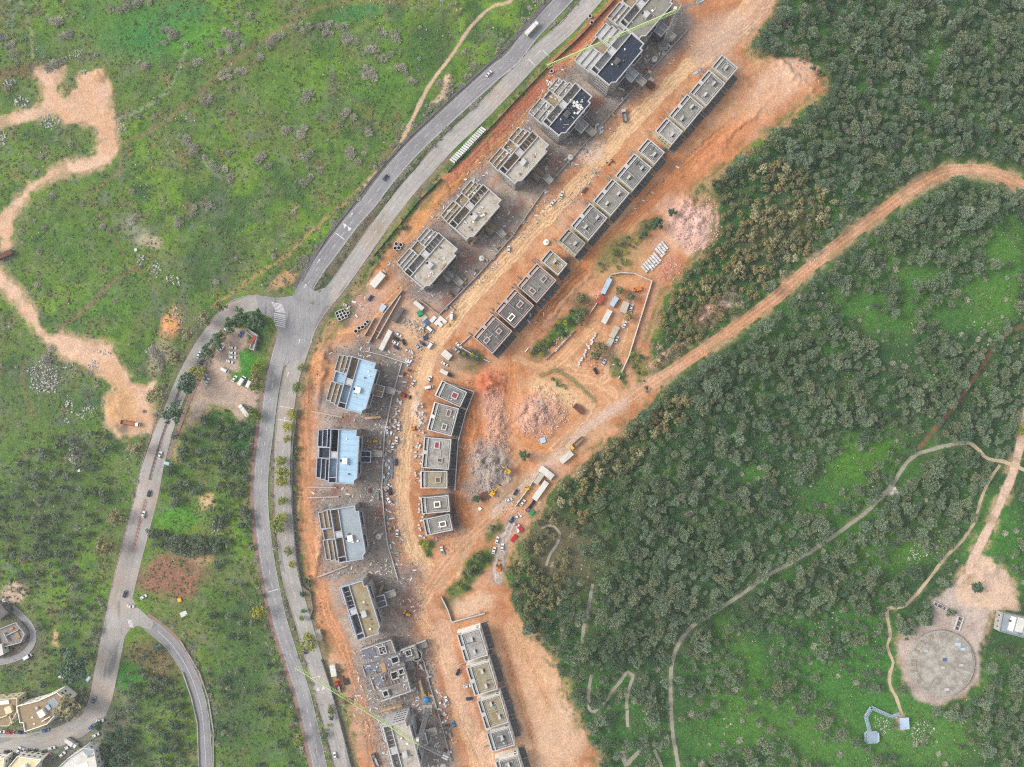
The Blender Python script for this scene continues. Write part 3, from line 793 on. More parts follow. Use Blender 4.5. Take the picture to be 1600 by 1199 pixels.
# ---- heights
flat = np.clip(blur(np.maximum.reduce([road_all, site, m_dirt, m_pads, m_park, m_yard, m_se, med, med2]), 6) * 2.5, 0, 1)
ZZ = (vnoise(24, 21, 4) - 0.5) * 2.2 * (1 - flat) + (vnoise(5, 22, 2) - 0.5) * 0.5 * (1 - flat)
mounds = [(1085, 350, 34, 38, 30, 2.6), (838, 648, 30, 26, 10, 3.2), (768, 598, 16, 14, 0, 3.4), (765, 725, 26, 34, 20, 4.0), (776, 655, 14, 34, 10, 2.6), (1230, 112, 40, 5, -38, 1.6), (745, 700, 6, 30, 5, 1.8), (880, 470, 60, 4, 48, 1.2), (1150, 205, 60, 4, 43, 1.0), (1075, 310, 20, 6, 40, 1.6), (505, 590, 5, 40, -10, 1.6), (497, 850, 4, 50, -10, 1.2), (720, 900, 20, 6, 40, 1.2), (655, 642, 6, 22, 12, 2.2), (1110, 488, 26, 9, 35, 1.5), (1040, 555, 30, 8, 35, 1.5), (265, 510, 8, 16, -10, 1.0),
          (160, 118, 10, 8, 30, 1.6), (185, 640, 14, 20, 0, 1.0), (502, 560, 6, 24, -18, 1.2), (760, 232, 40, 9, 45, 1.0), (700, 292, 30, 8, 45, 1.2), (880, 110, 50, 8, 45, 0.8), (652, 506, 9, 7, 0, 1.5)]
site_soft = blur(site, 4)
for (u, v, a, b, an, h) in mounds:
    ZZ += h * ell_m(u, v, a, b, an, 1.4) * (0.35 + 1.3 * n3) * np.clip(1 - blur(road_all, 3) * 3, 0, 1)
ZZ += site_soft * (n3 - 0.5) * 0.22
ZZ = np.where(blur(road_all, 2) > 0.02, np.minimum(ZZ, -0.02), ZZ)
edge = np.minimum.reduce([XX - GX0, GX1 - XX, YY - GY0, GY1 - YY])
ZZ *= np.clip(edge / 6, 0, 1)


def gz(x, y):
    fx, fy = (x - GX0) / GS, (y - GY0) / GS
    i, j = int(fx), int(fy)
    if i < 0 or j < 0 or i >= NX - 1 or j >= NY - 1: return 0.0
    tx, ty = fx - i, fy - j
    return float((ZZ[j, i] * (1 - tx) + ZZ[j, i + 1] * tx) * (1 - ty) + (ZZ[j + 1, i] * (1 - tx) + ZZ[j + 1, i + 1] * tx) * ty)


def at(mask, u, v):
    i, j = int(((u - 800) * S - GX0) / GS + .5), int(((599.5 - v) * S - GY0) / GS + .5)
    if i < 0 or j < 0 or i >= NX or j >= NY: return 0.0
    return float(mask[j, i])


def G(u, v):
    p = P(u, v)
    p.z = gz(p.x, p.y)
    return p


# ---- one mesh for each surface, cut from the same grid so that they meet without overlap
def fmean(m):
    return (m[:-1, :-1] + m[1:, :-1] + m[:-1, 1:] + m[1:, 1:]) / 4


region = np.zeros((NY - 1, NX - 1), int)
for k, m in ((1, site), (2, m_dirt), (3, m_pads), (4, m_park), (5, m_yard), (6, m_se), (7, m_nt), (8, m_red)):
    region[fmean(m) > 0.5] = k
vid = np.arange(NX * NY).reshape(NY, NX)
quads_all = np.stack([vid[:-1, :-1], vid[:-1, 1:], vid[1:, 1:], vid[1:, :-1]], -1)
coords = np.stack([XX, YY, ZZ], -1).reshape(-1, 3)
colflat = np.concatenate([col.reshape(-1, 3), np.ones((NX * NY, 1))], 1)


def grid_mesh(name, sel, mat, ring=False):
    q = quads_all[sel]
    used = np.unique(q)
    remap = np.full(NX * NY, -1)
    remap[used] = np.arange(len(used))
    q = remap[q]
    co, cc = coords[used], colflat[used]
    if ring:
        far = 4500.0
        b = [(GX0, GY0), (GX1, GY0), (gx[-1], gy[-1]), (GX0, gy[-1])]
        b = [(gx[0], gy[0]), (gx[-1], gy[0]), (gx[-1], gy[-1]), (gx[0], gy[-1])]
        o = [(-far, -far), (far, -far), (far, far), (-far, far)]
        n0 = len(co)
        co = np.concatenate([co, [(x, y, -0.02) for x, y in b + o]])
        base = np.array([*C(84, 110, 58), 1.0])
        cc = np.concatenate([cc, np.tile(base, (8, 1))])
        q = np.concatenate([q, [(n0 + i, n0 + 4 + i, n0 + 4 + (i + 1) % 4, n0 + (i + 1) % 4) for i in range(4)]])
    me = bpy.data.meshes.new(name)
    me.vertices.add(len(co))
    me.vertices.foreach_set('co', co.astype(np.float32).ravel())
    me.loops.add(len(q) * 4)
    me.loops.foreach_set('vertex_index', q.astype(np.int32).ravel())
    me.polygons.add(len(q))
    me.polygons.foreach_set('loop_start', np.arange(0, len(q) * 4, 4, dtype=np.int32))
    me.polygons.foreach_set('loop_total', np.full(len(q), 4, dtype=np.int32))
    me.polygons.foreach_set('use_smooth', np.ones(len(q), bool))
    me.update(calc_edges=True)
    ca = me.attributes.new('soil', 'FLOAT_COLOR', 'POINT')
    ca.data.foreach_set('color', cc.astype(np.float32).ravel())
    me.materials.append(mat)
    return inst(name, me)


tag(grid_mesh('ground', region == 0, M['grass'], True), 'green hillside turf with bare soil patches around the building site', 'ground', kind='structure')
for k, nm, lb in ((1, 'site_ground', 'orange churned earth of the building site between roads and wood'), (2, 'dirt_road', 'pale peach dirt road running diagonally through the pine wood'),
                  (3, 'dirt_track', 'pale bulldozed dirt track looping across the west meadow'), (4, 'parking_ground', 'bare beige dirt car park inside the road bend'),
                  (5, 'yard_ground', 'pale gravel yard around the round water tank'), (6, 'dirt_lane', 'straight pale lane leading down to the gravel yard'),
                  (7, 'field_path', 'thin beige path along the field above the main road'), (8, 'forest_path', 'narrow reddish brown path among the pines')):
    tag(grid_mesh(nm, region == k, M['earth']), lb, nm.replace('_', ' '), kind='structure')


# ------------------------------------------------------------------ roads
def ribbon_pts(pts):
    """world centre line with normals"""
    w = [P(*p).xy for p in pts]
    out = []
    for i, p in enumerate(w):
        d = (w[min(i + 1, len(w) - 1)] - w[max(i - 1, 0)]).normalized()
        out.append((p, Vector((-d.y, d.x)), d))
    return out


def ribbon(name, pts, width, z, mat, parent=None, offset=0.0, jitter=0.0, follow=False, wfun=None):
    """flat strip; width and offset in pixels, left of travel is positive"""
    rp = ribbon_pts(pts)
    vs, fs, uv = [], [], []
    s = 0.0
    K = 5
    for i, (p, n, d) in enumerate(rp):
        if i: s += (p - rp[i - 1][0]).length
        w = (wfun(i / (len(rp) - 1)) if wfun else width) * S
        jl, jr = (rnd.uniform(-jitter, jitter) for _ in range(2))
        for k in range(K):
            t = k / (K - 1) - 0.5
            e = (jl if k == 0 else jr if k == K - 1 else 0)
            q = p + n * (offset * S + t * w + e)
            vs.append((q.x, q.y, (gz(q.x, q.y) + z) if follow else z))
            uv.append((t * w, s))
        if i:
            a = (i - 1) * K
            fs += [(a + k, a + k + 1, a + K + k + 1, a + K + k) for k in range(K - 1)]
    me = bpy.data.meshes.new(name)
    me.from_pydata(vs, [], [f[::-1] for f in fs])
    ul = me.uv_layers.new(name='UVMap')
    li = np.zeros(len(me.loops), int)
    me.loops.foreach_get('vertex_index', li)
    ul.data.foreach_set('uv', np.array(uv)[li].astype(np.float32).ravel())
    me.materials.append(mat)
    me.update()
    return inst(name, me, parent)


def kerb(parent, pts, off, mats=('kerb',), stone=1.6, h=0.13, z=0.05, wd=0.3):
    """kerb stones along a line shifted by off pixels, two paint colours in turn"""
    rp = ribbon_pts(pts)
    line = [p + n * off * S for p, n, d in rp]
    bs = [MB() for _ in mats]
    k, carry = 0, 0.0
    for a, b in zip(line[:-1], line[1:]):
        L = (b - a).length
        m = max(1, int(round(L / stone)))
        for j in range(m):
            bs[k % len(mats)].wall(a.lerp(b, j / m + 0.01), a.lerp(b, (j + 1) / m - 0.01), wd, z - 0.08, z + h)
            k += 1
    for b, m in zip(bs, mats):
        b.build('kerb', M[m], parent)


def dashes(parent, pts, off, z, on=3.0, gap=6.0, wd=0.18, name='lane_marking'):
    rp = ribbon_pts(pts)
    line = [p + n * off * S for p, n, d in rp]
    b = MB()
    s = 0.0
    for p, q in zip(line[:-1], line[1:]):
        L = (q - p).length
        t = 0.0
        while t < L:
            ph = (s + t) % (on + gap)
            if ph < on:
                e = min(L, t + on - ph)
                a1, a2 = p.lerp(q, t / L), p.lerp(q, e / L)
                d = (q - p).normalized()
                n = Vector((-d.y, d.x)) * wd / 2
                b.add([(*(a1 + n), z), (*(a1 - n), z), (*(a2 - n), z), (*(a2 + n), z)], [(0, 1, 2, 3)])
                t = e + 1e-4
            else:
                t += (on + gap) - ph
        s += L
    return b.build(name, M['paint'], parent)


def flat_poly(name, pts, z, mat, parent=None):
    b = MB()
    q = [P(*p).xy for p in pts]
    a = sum(p[0] * r[1] - r[0] * p[1] for p, r in zip(q, q[1:] + q[:1]))
    if a < 0: q = q[::-1]
    b.add([(p[0], p[1], z) for p in q], [tuple(range(len(q)))])
    o = b.build(name, mat, parent)
    o.data.uv_layers.new(name='UVMap')
    for l in o.data.loops:
        v = o.data.vertices[l.vertex_index].co
        o.data.uv_layers[0].data[l.index].uv = (v.x, v.y)
    return o


def road(name, label, pts, width, z, mat, wfun=None):
    o = ribbon(name, pts, width, z, M[mat], wfun=wfun)
    tag(o, label, 'road', kind='structure')
    return o


r1 = road('road', 'upper west carriageway of the dual road, worn grey asphalt', ROAD_W_N, 23, 0.050, 'asphalt_dark')
r2 = road('road', 'lower west carriageway of the dual road, grey asphalt', ROAD_W_S, 21, 0.054, 'asphalt')
r3 = road('road', 'east carriageway of the dual road, dusty pale asphalt beside the site', ROAD_E, 24, 0.058, 'asphalt_pale')
r4 = road('road', 'town road curving down the west side with a narrow median', ROAD_L, 30, 0.062, 'asphalt_pale', wfun=lambda t: 24 + 12 * min(1, max(0, (t - 0.3) / 0.12)) - 6 * min(1, max(0, (t - 0.75) / 0.12)))
r5 = road('road', 'branch road bending south with a centre line', ROAD_B, 19, 0.066, 'asphalt_dark')
r6 = road('road', 'narrow curved alley around the small ruins', ROAD_A, 9, 0.056, 'asphalt')
jn = flat_poly('road', [(400, 462), (430, 466), (462, 462), (476, 444), (492, 455), (520, 446), (508, 476), (496, 500), (482, 540), (470, 560), (426, 580), (430, 545), (433, 515), (425, 498), (405, 488)], 0.070, M['asphalt'])
tag(jn, 'wide asphalt junction where the town road meets the dual road', 'road', kind='structure')
jn2 = flat_poly('road', [(182, 940), (205, 930), (214, 948), (240, 972), (236, 985), (215, 978), (204, 982), (192, 1000), (172, 1000)], 0.074, M['asphalt_pale'])
tag(jn2, 'asphalt fork where the branch road leaves the town road', 'road', kind='structure')
dashes(r1, ROAD_W_N[:-6], 0.0, 0.056); dashes(r1, ROAD_W_N[:-4], 10.4, 0.056, 40, 0.2, 0.14); dashes(r1, ROAD_W_N[:-8], -10.4, 0.056, 40, 0.2, 0.14)
dashes(r2, ROAD_W_S[14:], 0.0, 0.060); dashes(r2, ROAD_W_S[12:], -9.6, 0.060, 40, 0.2, 0.14)
dashes(r3, ROAD_E[:60], 0.0, 0.064); dashes(r3, ROAD_E[78:], 0.0, 0.064)
dashes(r5, ROAD_B[8:], 0.0, 0.072, 30, 0.1, 0.2)
dashes(r4, ROAD_L[24:60], 0.0, 0.068, 2, 3)
kerb(r1, ROAD_W_N[:-2], -11.8); kerb(r1, ROAD_W_N[:-9], 11.8)
kerb(r2, ROAD_W_S[18:], -10.9); kerb(r2, ROAD_W_S[12:], 10.9)
kerb(r3, ROAD_E[:66], -12.4); kerb(r3, ROAD_E[84:], 12.4); kerb(r3, ROAD_E[84:], -12.4); kerb(r3, ROAD_E[:62], 12.4)
kerb(r4, ROAD_L[26:58], 17.6, ('kerb', 'kerb_red')); kerb(r4, ROAD_L[10:24], -12.6); kerb(r4, ROAD_L[40:92], -17.4, ('kerb', 'kerb_red'))
kerb(r5, ROAD_B[5:], 9.8, ('kerb', 'kerb')); kerb(r5, ROAD_B[5:], -9.8)
kerb(r6, ROAD_A[:-2], 4.9)
# pavements
for nm, pts, w, off, mt, lb in (('pavement', ROAD_W_N[:-4], 7, -16.0, 'dark_strip', 'dark old pavement along the field side of the dual road'),
                                ('pavement', ROAD_W_S[24:], 5, -14.0, 'pavers', 'reddish paved strip west of the lower dual road'),
                                ('pavement', ROAD_L[28:58], 5, 20.6, 'pavers', 'red paved pavement on the east side of the town road'),
                                ('pavement', ROAD_B[4:26], 5, 12.8, 'pavers', 'red paved strip inside the branch road bend')):
    tag(ribbon(nm, pts, w, 0.13, M[mt], offset=off), lb, 'pavement', kind='structure')
# narrow median with kerbs in the town road, two lengths
for a, b, lb in ((40, 64, 'narrow planted median in the upper town road'), (68, 82, 'narrow red median in the lower town road')):
    md = ribbon('median_strip', ROAD_L[a:b], 3.2, 0.20, M['dark_strip' if a < 60 else 'pavers'])
    tag(md, lb, 'median', kind='structure')
    kerb(md, ROAD_L[a:b], 1.9, ('kerb', 'kerb_red'), 1.2, 0.14, 0.08); kerb(md, ROAD_L[a:b], -1.9, ('kerb', 'kerb_red'), 1.2, 0.14, 0.08)
# painted arrows, give-way triangles, stop lines, zebra crossings
mk = MB()


def mark_poly(pts, z):
    q = [P(*p).xy for p in pts]
    a = sum(p[0] * r[1] - r[0] * p[1] for p, r in zip(q, q[1:] + q[:1]))
    if a < 0: q = q[::-1]
    mk.add([(p[0], p[1], z) for p in q], [tuple(range(len(q)))])


for (u, v) in ((539, 352), (546, 357)):
    mark_poly([(u - 3, v - 3), (u + 3.5, v), (u - 1, v + 5)], 0.058)
mark_poly([(525, 364), (538.5, 374), (537.8, 375), (524.3, 365)], 0.058)
for (u, v) in ((497, 1080), (505, 1078)):
    mark_poly([(u - 3, v), (u + 3, v - 1.4), (u, v - 6)], 0.066)
mark_poly([(485, 1060), (501, 1056), (501, 1057), (485, 1061)], 0.066)
mark_poly([(419, 925), (435, 920), (435.2, 921), (419.2, 926)], 0.062)
for (u, v, a) in ((549, 336, 55), (498, 408, 55), (477, 447, 60), (536, 344, 55), (486, 536, 75), (468, 533, 75), (450, 585, 75), (445, 655, 80), (842, 82, 45)):
    ca, sa = math.cos(math.radians(a)), -math.sin(math.radians(a))
    for lx, wx in ((-3, 3),):
        mark_poly([(u + x * ca - y * sa, v + x * sa + y * ca) for x, y in ((-4, -.5), (1, -.5), (1, -1.6), (4, 0), (1, 1.6), (1, .5), (-4, .5))], 0.080)
for k in range(7):
    mark_poly([(424 + k * 1.0, 472 + k * 2.3), (441 + k * .8, 476 + k * 2.0), (441 + k * .8, 477 + k * 2.0), (424 + k * 1.0, 473 + k * 2.3)], 0.0745)
for k in range(7):
    mark_poly([(428, 489 + k * 3), (446, 493 + k * 3), (446, 494.3 + k * 3), (428, 490.3 + k * 3)], 0.0745)
for k in range(6):
    mark_poly([(199 + k * 0.6, 968 + k * 2), (206 + k * .6, 970 + k * 2), (206 + k * .6, 971 + k * 2), (199 + k * .6, 969 + k * 2)], 0.078)
mark_poly([(437, 634), (460, 639), (460, 640), (437, 635)], 0.064)
mark_poly([(435, 655), (455, 658), (455, 659), (435, 656)], 0.064)
mark_poly([(848, 78), (858, 88), (857.2, 88.7), (847.2, 78.7)], 0.064); mark_poly([(826, 92), (836, 102), (835.2, 102.7), (825.2, 92.7)], 0.064)
mk.build('road_arrow_markings', M['paint'], jn)
for nm, pts, w, mt, lb in (('footpath', PATH_GREY, 6.0, 'path_grey', 'grey gravel footpath sweeping up through the pine wood'), ('footpath', PATH_LINK, 5.5, 'path_beige', 'short pinkish path joining the pale lane'),
                           ('footpath', PATH_BEIGE, 5.0, 'path_beige', 'narrow beige footpath winding past the round tank'), ('footpath', WIND1, 5, 'path_grey', 'short grey path between oaks and pines'),
                           ('footpath', WIND2, 5, 'path_grey', 'zigzag grey footpath beside the pale plateau'), ('footpath', WIND3, 7, 'path_grey', 'hooked path end at the bottom edge'),
                           ('footpath', WIND4, 5, 'path_grey', 'tiny path piece at the bottom edge beside the long footpath'), ('footpath', WIND5, 4, 'path_grey', 'curled path in the brown scrub')):
    tag(ribbon(nm, pts, w, 0.06, M[mt], follow=True, jitter=0.25), lb, 'path', kind='structure')

# ------------------------------------------------------------------ apartment blocks
win_mb = MB()
win_mb.cur = 0
win_mb.box(-0.75, -0.62, -0.06, 0.05, 0, 1.4); win_mb.box(0.62, 0.75, -0.06, 0.05, 0, 1.4)
win_mb.box(-0.62, 0.62, -0.06, 0.05, 1.28, 1.4); win_mb.box(-0.75, 0.75, -0.06, 0.12, -0.12, 0)
win_mb.cur = 1
win_mb.box(-0.62, 0.62, -0.06, 0.012, 0.0, 1.28)
ME_WIN = win_mb.mesh('window', [M['conc_lite'], M['void']])
hatch = MB(); hatch.box(-0.7, 0.7, -0.7, 0.7, 0, 0.05)
ME_HATCH = hatch.mesh('hatch', M['void'])


def add_windows(parent, p, q, z0s, n, inset=2.0):
    """windows along a wall seen from outside, wall runs p -> q with the outside on its right"""
    p, q = Vector(p), Vector(q)
    d = (q - p)
    L = d.length
    d.normalize()
    rz = math.atan2(d.y, d.x) + math.pi       # local +y looks outward
    for z in z0s:
        for k in range(n):
            c = p + d * (inset + (L - 2 * inset) * ((k + 0.5) / n))
            o = inst('window', ME_WIN, parent, (c.x, c.y, z), rz)


CLUTTER = []


def apartment(u, v, cw, hr, label, roof='roof_dusty', terr='conc', floor='sand', wallm='conc_blue', trim='conc_lite', hw=18, hl=41, tw=24, annex=True, bridge=True, strips=False, dark_terr=False, seed=0, terr_lo=2.6, windows=True, facade='conc_board', extras=True, clutter=0.0):
    """stepped block: roof slab in the east, sunken patio, terraces stepping down to the west (template measured in photo pixels)"""
    R = random.Random(seed + 100)
    p = P(u, v, hr)
    o = empty('apartment_block', (p.x, p.y, 0), math.radians(-cw), label, 'building', 'unfinished apartment blocks beside the dual road')
    s = S
    W, E, Nn, So = -hw * s, hw * s, hl * s, -hl * s
    pw = 12 * s                                    # patio width
    nt = 4.5 * s                                    # corner notches
    core0, core1 = -3 * s, 6 * s
    zpat = hr - 2.8
    # walls: roofed part, patio part
    east = [(W + pw, So), (E - nt, So), (E - nt, So + 1.2 * nt), (E, So + 2.2 * nt), (E, Nn - 2.0 * nt), (E - nt, Nn - 2.0 * nt), (E - nt, Nn), (W + pw, Nn)]
    b = MB()
    b.prism(east, 0, hr)
    b.box(W, W + pw, So, So + 8 * s, 0, zpat)
    b.box(W, W + pw, So + 8 * s, Nn, 0, zpat)
    wall = b.build('wall', M[facade], o)
    # storey bands
    nst = max(3, int(hr / 3.1))
    bb = MB()
    for k in range(1, nst + 1):
        z = hr - 0.3 - (nst - k) * 3.1
        if z < 1.5: continue
        pts = [(x * 1.006, y * 1.004) for x, y in east]
        bb.prism(pts, z - 0.16, z + 0.16)
    bb.build('floor_slab', M['conc_lite'], o)
    # roof deck and parapets
    ins = offset_poly(east[::1], 0.5) if sum(a[0] * c[1] - c[0] * a[1] for a, c in zip(east, east[1:] + east[:1])) > 0 else offset_poly(east[::-1], 0.5)
    d = MB()
    d.add([(x, y, hr + 0.03) for x, y in ins], [tuple(range(len(ins)))])
    dk = d.build('roof_deck', M[roof], o)
    if strips:
        ys = np.linspace(So + 3, Nn - 1.2, 24)
        for i in range(23):
            t = MB()
            x1 = E - nt - 0.9 if (ys[i] < So + 2.6 * nt or ys[i + 1] > Nn - 2.2 * nt) else E - 0.9
            t.box(W + pw + 0.9, x1, ys[i] + 0.05, ys[i + 1] - 0.05, hr + 0.03, hr + 0.055 + 0.03 * (i % 2))
            t.build('membrane_strip', M['blue_roof2' if i % 3 == 1 else 'blue_roof'], o)
    pr = MB()
    pr.ring(east, 0.5, hr, hr + 1.0)
    pr.build('parapet', M[trim], o)
    # patio
    pf = MB()
    pf.box(W + 0.4, W + pw - 0.05, core1 + 0.3, Nn - 0.45, zpat, zpat + 0.05)
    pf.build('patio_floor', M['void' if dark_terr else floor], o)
    pf = MB()
    pf.box(W + 0.4, W + pw - 0.05, So + 8.5 * s, core0 - 0.2, zpat, zpat + 0.05)
    pf.build('patio_floor', M[floor if not strips else 'blue_roof'], o)
    pp = MB()
    pp.box(W, W + 0.5, So, Nn, zpat, hr + 0.9)
    pp.box(W + 0.5, W + pw - 0.03, Nn - 0.45, Nn, zpat, hr + 0.9)
    pp.box(W + 0.5, W + pw - 0.03, So, So + 0.45, zpat, hr + 0.9)
    pp.box(W + 0.5, W + pw - 0.03, So + 8 * s, So + 8 * s + 0.4, zpat, hr + 0.9)
    pp.box(W + 0.5, W + pw - 0.03, core1 - 0.1, core1 + 0.3, zpat, hr + 0.8)
    pp.box(W + 0.5, W + pw - 0.03, core0 - 0.2, core0 + 0.2, zpat, hr + 0.8)
    pp.build('patio_wall', M[trim], o)
    if extras:
        for k in range(4):        # open joists over the patio
            y = core1 + 2 + k * (Nn - core1 - 3) / 4
            if roof == 'roof_dusty' or roof == 'roof_muddy':
                j = MB(); j.box(W + 0.5, W + pw - 0.03, y - 0.12, y + 0.12, hr - 0.2, hr + 0.1)
                j.build('joist', M['conc'], o)
    c = MB()
    c.box(W + 0.6, W + pw - 0.1, core0 + 0.25, core1 - 0.15, zpat, hr + 0.3)
    c.build('stair_core', M['conc_lite'], o)
    # stair head on the roof
    h = MB()
    h.box(-1.6 + 1, 1.4 + 1, -2.4 - 2, 1.2 - 2, hr + 0.03, hr + 2.0)
    sh = h.build('stair_head', M['cream' if roof in ('roof_cool', 'blue_roof') else 'conc_lite' if roof != 'membrane' else 'conc_dark'], o)
    inst('hatch', ME_HATCH, sh, (-1.6 + 0.1, -2.6, hr + 0.05))
    if extras:
        for k in range(R.randint(3, 6)):
            bx = MB()
            x, y, w = R.uniform(W + pw + 2, E - 3), R.uniform(So + 4, Nn - 5), R.uniform(0.3, 0.7)
            bx.box(x - w, x + w, y - w * .7, y + w * .7, hr + 0.03, hr + 0.4 + R.random() * .5)
            bx.build('roof_outlet', M['cream' if k % 2 else 'conc_dark'], o)
    # terraces
    sw = tw / 3 * s
    secs = [(core1 + 5 * s, Nn - 0.3), (core0 - 3 * s, core1 + 5 * s), (So + 0.3, core0 - 3 * s)]
    for si, (y0, y1) in enumerate(secs):
        if si == 1:
            z = max(terr_lo, hr - 7)
            x0, x1 = W - tw * s * (0.86), W
            if tw < 12: continue
            t = MB(); t.box(x0, x1 - 0.004, y0 + 0.003, y1 - 0.003, 0, z)
            to = t.build('terrace', M[terr], o)
            f = MB(); f.box(x0 + 0.45, x1 - 1.6, y0 + 0.45, y1 - 0.45, z, z + 0.04)
            f.build('terrace_floor', M['membrane' if dark_terr else ('blue_roof2' if strips else 'sand')], to)
            f = MB(); f.box(x1 - 1.5, x1 - 0.1, y0 + 0.5, y1 - 0.5, z + 0.0, z + 0.03)
            f.build('light_well', M['void'], to)
            w = MB(); w.ring([(x0, y0), (x1 - 0.01, y0), (x1 - 0.01, y1), (x0, y1)], 0.4, z, z + 1.6)
            w.build('terrace_wall', M[trim], to)
            continue
        for k in range(3):
            z = max(terr_lo, hr - 5.2) - k * 1.5
            if z < 0.8: z = 0.8
            jig = (0.6 if si == 0 else -0.6) * k
            x1, x0 = W - k * sw, W - (k + 1) * sw
            a0, a1 = (y0, y1 - max(0, jig)) if si == 0 else (y0 - min(0, jig) * 1.0, y1)
            t = MB(); t.box(x0, x1 - 0.003, a0 + 0.004, a1, 0, z)
            to = t.build('terrace', M[terr], o)
            f = MB(); f.box(x0 + 0.4, x1 - 0.02, a0 + 0.4, a1 - 0.4, z, z + 0.04)
            f.build('terrace_floor', M['membrane' if dark_terr else floor], to)
            w = MB()
            w.box(x0, x0 + 0.4, a0 + 0.004, a1, z, z + 1.0)
            w.box(x0 + 0.4, x1 - 0.003, a0 + 0.004, a0 + 0.4, z, z + 1.0)
            w.box(x0 + 0.4, x1 - 0.003, a1 - 0.4, a1, z, z + 1.0)
            w.build('terrace_wall', M[trim], to)
    if clutter:
        cz, sz = math.cos(math.radians(-cw)), math.sin(math.radians(-cw))
        for _ in range(int(clutter * 260)):
            x, y = R.uniform(W - tw * s + .6, E - 1.5), R.uniform(So + 1.5, Nn - 1.5)
            if x > W + pw:
                if R.random() > .22: continue
                z = hr + .05
            elif x > W: z = zpat + .05
            else:
                k = int((W - x) / sw)
                z = max(0.8, max(terr_lo, hr - 5.2) - k * 1.5) + .05
                if core0 - 3 * s < y < core1 + 5 * s: z = max(terr_lo, hr - 7) + .05
            CLUTTER.append((p.x + x * cz - y * sz, p.y + x * sz + y * cz, z, R.uniform(.25, .9)))
    # balconies on the east front
    for (y0, y1) in ((So + 3.4 * nt, -6 * s), (9 * s, Nn - 2.6 * nt)):
        q = MB()
        q.box(E + 0.004, E + 3.2 * s, y0, y1, hr - 3.4, hr - 3.1)
        bo = q.build('balcony', M['conc_dark'], o)
        q = MB()
        q.box(E + 3.2 * s - 0.25, E + 3.2 * s, y0, y1, hr - 3.1, hr - 2.1)
        q.box(E + 0.01, E + 3.2 * s - 0.25, y0, y0 + 0.25, hr - 3.1, hr - 2.1); q.box(E + 0.01, E + 3.2 * s - 0.25, y1 - 0.25, y1, hr - 3.1, hr - 2.1)
        q.build('balcony_wall', M[wallm], bo)
    # annex and bridge
    if annex:
        za = hr - 5.6
        y0, y1 = -9 * s, 9 * s
        a = MB(); a.box(E + 0.01, E + 16 * s, y0, y1, 0, za - 0.9)
        ao = a.build('annex', M['conc_dark'], o)
        f = MB(); f.box(E + 0.4, E + 15.4 * s, y0 + 0.4, -0.2, za - 0.9, za - 0.85); f.box(E + 0.4, E + 15.4 * s, 0.2, y1 - 0.4, za - 0.9, za - 0.85)
        f.build('annex_floor', M['membrane' if dark_terr else floor], ao)
        w = MB(); w.ring([(E + 0.02, y0), (E + 16 * s, y0), (E + 16 * s, y1), (E + 0.02, y1)], 0.4, za - 0.9, za + 0.3)
        w.box(E + 0.45, E + 15.2 * s, -0.18, 0.18, za - 0.9, za + 0.2)
        w.build('annex_wall', M[wallm], ao)
        if bridge:
            g = MB(); g.box(E + 16 * s + 0.005, E + 32 * s, 1 * s, 9 * s, za - 3.2, za - 2.9)
            go = g.build('bridge', M['conc'], o)
            w = MB(); w.box(E + 16 * s + 0.006, E + 32 * s, 1 * s - 0.3, 1 * s - 0.002, za - 3.6, za - 1.6); w.box(E + 16 * s + 0.006, E + 32 * s, 9 * s + 0.002, 9 * s + 0.3, za - 3.6, za - 1.6)
            w.build('bridge_wall', M['conc'], go)
            for px in (22, 30):
                cl = MB(); cl.box(E + px * s, E + px * s + 0.5, 4 * s, 4 * s + 0.5, 0, za - 3.2); cl.build('column', M['conc_dark'], go)
    if windows:
        zs = [hr - 2.3 - 3.1 * k for k in range(nst) if hr - 2.3 - 3.1 * k > 0.8]
        add_windows(o, (W + pw, So), (E - nt, So), zs, 4, 0.8)
        add_windows(o, (E - nt, Nn), (W + pw, Nn), zs, 4, 0.8)
        add_windows(o, (E, So + 2.4 * nt), (E, -10 * s), zs[:1] + zs[2:], 3, 0.8)
    return o


apartment(1012, 18, 40, 17, 'concrete apartment block with boarded grey roof under the upper crane at the top edge', 'roof_grey', floor='conc', hw=22, windows=True, clutter=0.5, seed=1)
apartment(966, 91, 40, 17, 'tall apartment block with navy membrane roof crossed by the upper crane jib', 'membrane', floor='conc_lite', hw=21, hl=41, tw=32, seed=2)
apartment(888, 173, 40, 14.5, 'apartment block with navy roof and white insulation sheets lying on it', 'membrane', floor='conc', tw=30, hw=19, hl=39, clutter=1.6, seed=3, terr_lo=1.2)
apartment(820, 248, 41, 14, 'apartment block with bare dusty roof and row of open joists, third below the upper crane', 'roof_dusty', tw=24, hw=19, hl=39, clutter=0.9, seed=4, wallm='conc_dark', terr_lo=1.2)
apartment(744, 333, 41, 12, 'apartment block with pale dusty roof and yellow insulation bales on its terrace', 'roof_dusty', tw=22, hw=21, hl=40, clutter=1.1, seed=5, wallm='conc_dark', terr_lo=1.2)
apartment(675, 409, 41, 11.5, 'apartment block with brown stained pale roof nearest the concrete rings', 'roof_dusty', floor='conc', tw=22, hw=22, hl=40, clutter=0.7, seed=6, wallm='conc_dark', terr_lo=1.2)
apartment(559.5, 602.5, 16, 14, 'apartment block with light blue roof and sandy terraces, just below the junction', 'blue_roof', strips=True, tw=24, hw=21.5, hl=40, clutter=0.35, seed=7, trim='conc_blue')
apartment(537.5, 713.5, 3, 14, 'apartment block with light blue roof and black lined terraces', 'blue_roof', strips=True, dark_terr=True, tw=24, hw=22, hl=41, seed=8, trim='conc_blue')
